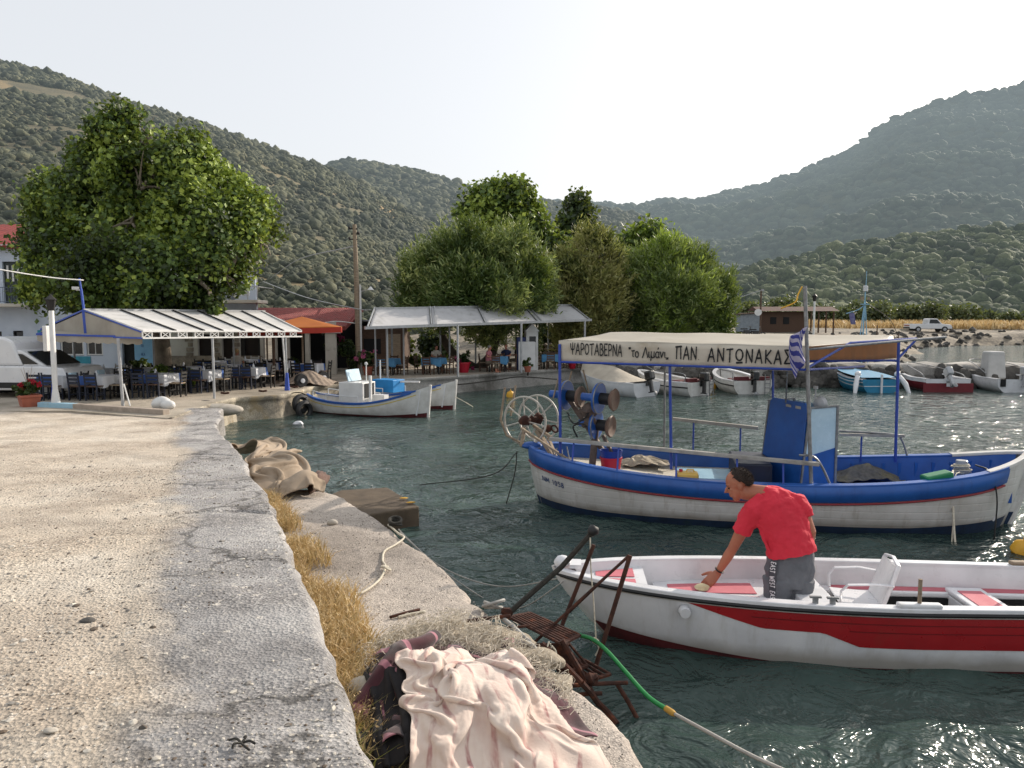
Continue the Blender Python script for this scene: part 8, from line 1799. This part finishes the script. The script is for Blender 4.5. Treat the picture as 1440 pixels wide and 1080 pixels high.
# ---- ropes on the ledge
Zr = LZ + .015
rope('rope', [gp(546, 738, Zr), gp(560, 750, Zr), gp(568, 756, Zr), gp(556, 766, Zr), gp(541, 775, Zr), gp(538, 788, Zr), gp(542, 797, Zr + .03), gp(536, 812, Zr), gp(525, 823, Zr), gp(510, 833, Zr), gp(501, 836, Zr), gp(498, 850, Zr)], .013, M_rope, 'white rope snaking across the lower quay into the dry grass')
b = MB()
for k in range(3): p = gp(541 + k * 2, 797 + k, Zr + .02 + .01 * k); b.ring(p, (.3 * k, .2, 1), .035, .012, 14, 5)
tag(b.build('rope_knot', M_rope, None, smooth=True), 'knot in the white rope on the lower quay', 'rope')
rope('rope', [gp(560, 868, Zr), gp(575, 864, Zr), gp(598, 860, Zr)], .012, M_rope, 'short piece of pale rope lying left of the net pile')
rope('rope', [gp(548, 868, Zr), gp(570, 862, Zr + .01), gp(590, 857, Zr)], .014, M_rust, 'rusty rod end lying beside the short piece of pale rope')
b = MB()
for k in range(4): b.ring((0, 0, .03 + .02 * k), (.3 * math.sin(k), .3 * math.cos(k), 1), .07 + .01 * (k % 2), .018, 16, 6)
tag(b.build('rope_coil', M_roped, None, smooth=True, loc=gp(556, 741, LZ)), 'dark coil of rope round a ring at the ledge edge near the brown slab', 'rope')
rope('mooring_rope', [gp(560, 744, LZ + .03), G(620, 785, .35), G(700, 812, .25), D(790, 812, 7.7)], .008, M_greyw, 'thin grey mooring line from the dark rope coil to the bow of the white boat', sag=.12)
rope('mooring_rope', [gp(562, 748, LZ + .03), G(640, 800, .3), G(720, 840, .12), D(792, 818, 7.6)], .007, M_greyw, 'second thin mooring line from the rope coil to the bow, just below the first', sag=.15)
b = MB(); 
for k in range(3): b.ring((0, 0, .02 + .02 * k), (.4 * math.sin(k * 2), .4, 1), .075 + .012 * k, .016, 18, 6)
tag(b.build('rope_coil', M_greyw, None, smooth=True, loc=gp(694, 857, LZ)), 'grey coil of rope on the ledge edge above the rusty steps', 'rope')
# ---- rusty boarding steps hanging on the ledge
rl = thing('boarding_ladder', 'rusty iron boarding steps with tall stays hung on the ledge before the bow', 'ladder')
def rb_(name, segs, r=.018, m=M_rust, parent=rl):
    b = MB()
    for p, q_ in segs: b.tube([p, Vector(p).lerp(Vector(q_), .5) + Vector((.004, .003, .004)), q_], r, 7)
    return b.build(name, m, parent, smooth=True)
Y1 = 6.95
piv = D(716, 862, 6.85); top1 = D(830, 752, 6.9)
rb_('stay', [(piv, D(790, 797, 6.95)), (D(790, 797, 6.95), top1)], .026, M_roped)
rb_('stay', [(D(786, 890, 6.7), D(835, 766, 6.8))], .020); rb_('stay', [(D(832, 955, 6.45), D(886, 781, 6.6))], .022); rb_('brace', [(D(752, 903, 6.5), D(885, 781, 6.62))], .014); rb_('brace', [(D(800, 862, 6.7), D(884, 782, 6.62))], .010)
b = MB(); b.blob(D(834, 746, 6.88), .055, 2, .15, 3, 2); b.build('end_cap', M_blackr, rl, smooth=True)
# upper and lower gratings
def grate(c4, n, nm):
    b = MB(); a, bb_, c, d = [Vector(x) for x in c4]
    for k in range(n + 1): t = k / n; b.cyl(a.lerp(d, t), bb_.lerp(c, t), .014, n=6)
    o = b.build(nm, M_rust, rl); b = MB()
    for p, q_ in ((a, d), (bb_, c)): b.beam(p, q_, .035, .02)
    b.build('grating_side', M_rust, rl)
grate([G(716, 868, .60), G(790, 906, .55), G(815, 893, .50), G(745, 862, .55)][:4], 7, 'grating'); grate([G(772, 930, .30), G(812, 962, .26), G(858, 948, .22), G(822, 928, .26)], 6, 'grating'); grate([G(800, 905, .36), G(826, 936, .30), G(800, 945, .30), G(776, 925, .33)], 5, 'grating')
rb_('stringer', [(G(790, 900, .58), D(838, 985, 6.1)), (D(838, 985, 6.1), D(868, 1018, 5.9))], .026); rb_('stringer', [(G(762, 905, .60), G(818, 960, .36)), (G(818, 960, .36), D(842, 990, 6.0))], .026); rb_('stringer', [(G(868, 962, .22), D(896, 1010, 6.0))], .020); rb_('cross_bar', [(G(790, 965, .30), G(882, 960, .22)), (G(806, 978, .22), G(846, 975, .2))], .018)
rb_('anchor_rod', [(gp(655, 874, LZ + .03), gp(718, 866, LZ + .08))], .016); rb_('anchor_rod', [(gp(678, 888, LZ + .02), gp(745, 880, LZ + .04))], .012)
b = MB(); b.blob(gp(712, 862, LZ + .06), .055, 2, .3, 3, 3); b.blob(G(833, 955, .33), .05, 2, .4, 4, 5); b.build('rust_lump', M_rust, rl, smooth=True)
b = MB(); b.extr([G(752, 905, .5), G(790, 905, .5), G(826, 965, .12), G(800, 965, .12)], (0, .06, -.02)); b.build('back_plate', M_rust, rl)
rope('hanging_line', [D(830, 756, 6.86), D(831, 800, 6.8), D(835, 850, 6.72), D(838, 898, 6.65)], .007, M_rope, 'white line hanging from the top of the rusty stay')
b = MB()
for k in range(3): b.ring(D(838, 900, 6.65) + Vector((0, 0, -.015 * k)), (.5, .3 * k, 1), .03, .007, 12, 5)
b.tube(curve_pts([D(838, 903, 6.65), D(842, 912, 6.65), D(837, 922, 6.64)]), .007, 6); tag(b.build('rope_knot', M_rope, None, smooth=True), 'white knot at the lower end of the line hanging from the rusty stay', 'rope')
b = MB(); b.tube(curve_pts([G(772, 902, .62), G(768, 918, .55), G(775, 930, .5), G(782, 918, .52), G(776, 908, .56)]), .008, 6); b.tube(curve_pts([G(774, 905, .6), G(778, 930, .45), G(781, 942, .4)]), .007, 6); tag(b.build('rope_loop', M_rope, None, smooth=True), 'looped pale cord tied to the upper rusty grating', 'rope')
rope('pipe', [gp(708, 905, LZ + .04), gp(730, 902, LZ + .05), gp(748, 908, LZ + .05), gp(757, 922, LZ - .02)], .022, M_greyw, 'grey bent pipe lying on the ledge edge beside the rusty steps', 'pipe')
rope('pipe', [gp(703, 866, LZ + .05), gp(722, 882, LZ + .05), gp(745, 903, LZ + .04)], .020, M_greyw, 'grey hose running down beside the upper rusty grating', 'hose')
# ---- green hose sleeve with the grey rope
gh = [D(788, 892, 6.75), D(812, 893, 6.6), D(835, 900, 6.45), D(856, 918, 6.25), D(880, 945, 6.0), D(912, 980, 5.7), D(945, 1002, 5.45)]
rope('green_hose', gh, .019, mat('bright_green_hose', '#0e7c3a', '#0b6c32', 4, .35, bump=0), 'bright green hose sleeve curving down from the rusty steps', 'hose')
rope('mooring_rope', [gh[-1], D(1000, 1032, 5.1), D(1060, 1064, 4.85), D(1130, 1095, 4.6)], .014, M_greyw, 'grey twisted rope leading from the green hose to the bottom edge'); p = gh[-1]
tag(MB().tube([gh[-2].lerp(gh[-1], .75), gh[-1], gh[-1] + (gh[-1] - gh[-2]) * .12], [.024, .026, .018], 10).build('tape_wrap', mat('ochre_tape', '#b08a3a', '#96742e', 9, .7), None, smooth=True), 'ochre binding where the green hose meets the grey rope', 'binding')
# ---- small litter on the quay
p = G(340, 1052, 1.62); b = MB()
for k in range(5): b.tube(curve_pts([(0, 0, .01), (.03 * math.cos(k * 1.3), .03 * math.sin(k * 1.3), .02), (.06 * math.cos(k * 1.3 + .4), .05 * math.sin(k * 1.3), .008)]), .005, 5)
tag(b.build('rope_scrap', M_roped, None, smooth=True, loc=(p.x, p.y, float(zq(p.y)) + .03)), 'small dark scrap of cord on the quay near the bottom edge', 'litter')
for i, (px, py, r) in enumerate(((122, 875, .03), (28, 898, .022), (180, 1070, .06), (70, 1030, .02), (212, 760, .02), (322, 548 + 500, .02), (455, 880, .016))):
    z_ = float(zq(3)); p = G(px, py, z_); z_ = float(zq(p.y)); p = G(px, py, z_ + .005)
    if i in (0, 3): stone('stone', px, py, z_ + .008, r, ['lone dark pebble on the left of the quay', '', 'large flat grey stone at the bottom edge of the quay', 'small pale stone at the lower left of the quay'][i], M_pale if i == 3 else M_rock, seed=40 + i, sq=(1.4, 1, .5))
# jagged crumbs and floats by the tarpaulin
tag(MB().blob((0, 0, .0), (.16, .12, .08), 2, .3, 2, 3).build('floating_foam', M_whitep, None, smooth=True, loc=G(418, 596, .02)), 'white lump of foam floating below the sea wall', 'foam')
for i, (px, py) in enumerate(((231, 566 + 8, ), (318, 556), (371, 553), (415, 547))[1:]): p = G(px, py, TZ); tag(MB().tube([(-.14, 0, .1), (0, 0, .08), (.14, 0, .1)], .035, 8).build('mooring_ring', M_rust, None, smooth=True, loc=p + Vector((0, -.1, 0))), ['rusty mooring iron nearest the quay corner on the sea wall', 'rusty mooring iron in the middle of the sea wall', 'rusty mooring iron by the tyre fenders'][i], 'mooring iron')
rope('mooring_rope', [D(300, 566, 24.5), D(318, 560, 24.9), D(371, 563, 26), D(415, 552, 26.4), D(432, 556, 26.0)], .02, M_roped, 'dark rope strung along the rusty irons of the sea wall')
rope('power_cable', [D(560, 541, 33.9), D(600, 538, 34.3), D(640, 541, 34.0), D(700, 534, 35.6), D(733, 530, 36.2), D(790, 534, 37)], .03, M_roped, 'black cable looping along the grey sea wall under the second canopy', 'cable')
rope('mooring_rope', [D(640, 558, 26.5), D(655, 566, 26), G(665, 572, 0)], .012, M_rope, 'pale mooring line from the bow of the boat with the blue crate')
# ---------------------------------------------------------------- daylight and camera
SUN_AZ, SUN_EL = R(50), R(25)
w = bpy.data.worlds.new('World'); sc.world = w; w.use_nodes = True
nt = w.node_tree; bg = nt.nodes['Background']
sky = nt.nodes.new('ShaderNodeTexSky'); sky.sky_type = 'NISHITA'; sky.sun_disc = False
sky.sun_elevation = SUN_EL; sky.sun_rotation = SUN_AZ; sky.altitude = 0; sky.air_density = 1.0; sky.dust_density = 4.0; sky.ozone_density = 1.0
hs = nt.nodes.new('ShaderNodeHueSaturation'); hs.inputs['Saturation'].default_value = .55; hs.inputs['Value'].default_value = 1.0
nt.links.new(sky.outputs[0], hs.inputs['Color'])
mw = nt.nodes.new('ShaderNodeMix'); mw.data_type = 'RGBA'; mw.inputs[0].default_value = .56; mw.inputs[7].default_value = (7.6, 7.75, 7.95, 1)  # thin bright summer haze
nt.links.new(hs.outputs[0], mw.inputs[6]); nt.links.new(mw.outputs[2], bg.inputs['Color']); bg.inputs['Strength'].default_value = .15
sd = bpy.data.lights.new('sun', 'SUN'); sd.energy = 4.9; sd.angle = R(.6); sd.color = (1, .89, .76)
so = bpy.data.objects.new('sun', sd); COL.objects.link(so)
v = Vector((math.sin(SUN_AZ) * math.cos(SUN_EL), math.cos(SUN_AZ) * math.cos(SUN_EL), math.sin(SUN_EL)))
so.rotation_euler = v.to_track_quat('Z', 'Y').to_euler(); so.location = (30, 20, 30)
cd = bpy.data.cameras.new('camera'); cam = bpy.data.objects.new('camera', cd); COL.objects.link(cam)
cd.sensor_width = 36; cd.lens = 36 * FL / 1440; cd.clip_start = .05; cd.clip_end = 6000
cam.location = (0, 0, EYE); cam.rotation_euler = (PI / 2 - TH, 0, 0); sc.camera = cam
sc.view_settings.view_transform = 'Standard'; sc.view_settings.look = 'None'; sc.view_settings.exposure = 0
sc.render.engine = 'CYCLES'
sc.cycles.max_bounces = 6; sc.cycles.transparent_max_bounces = 8
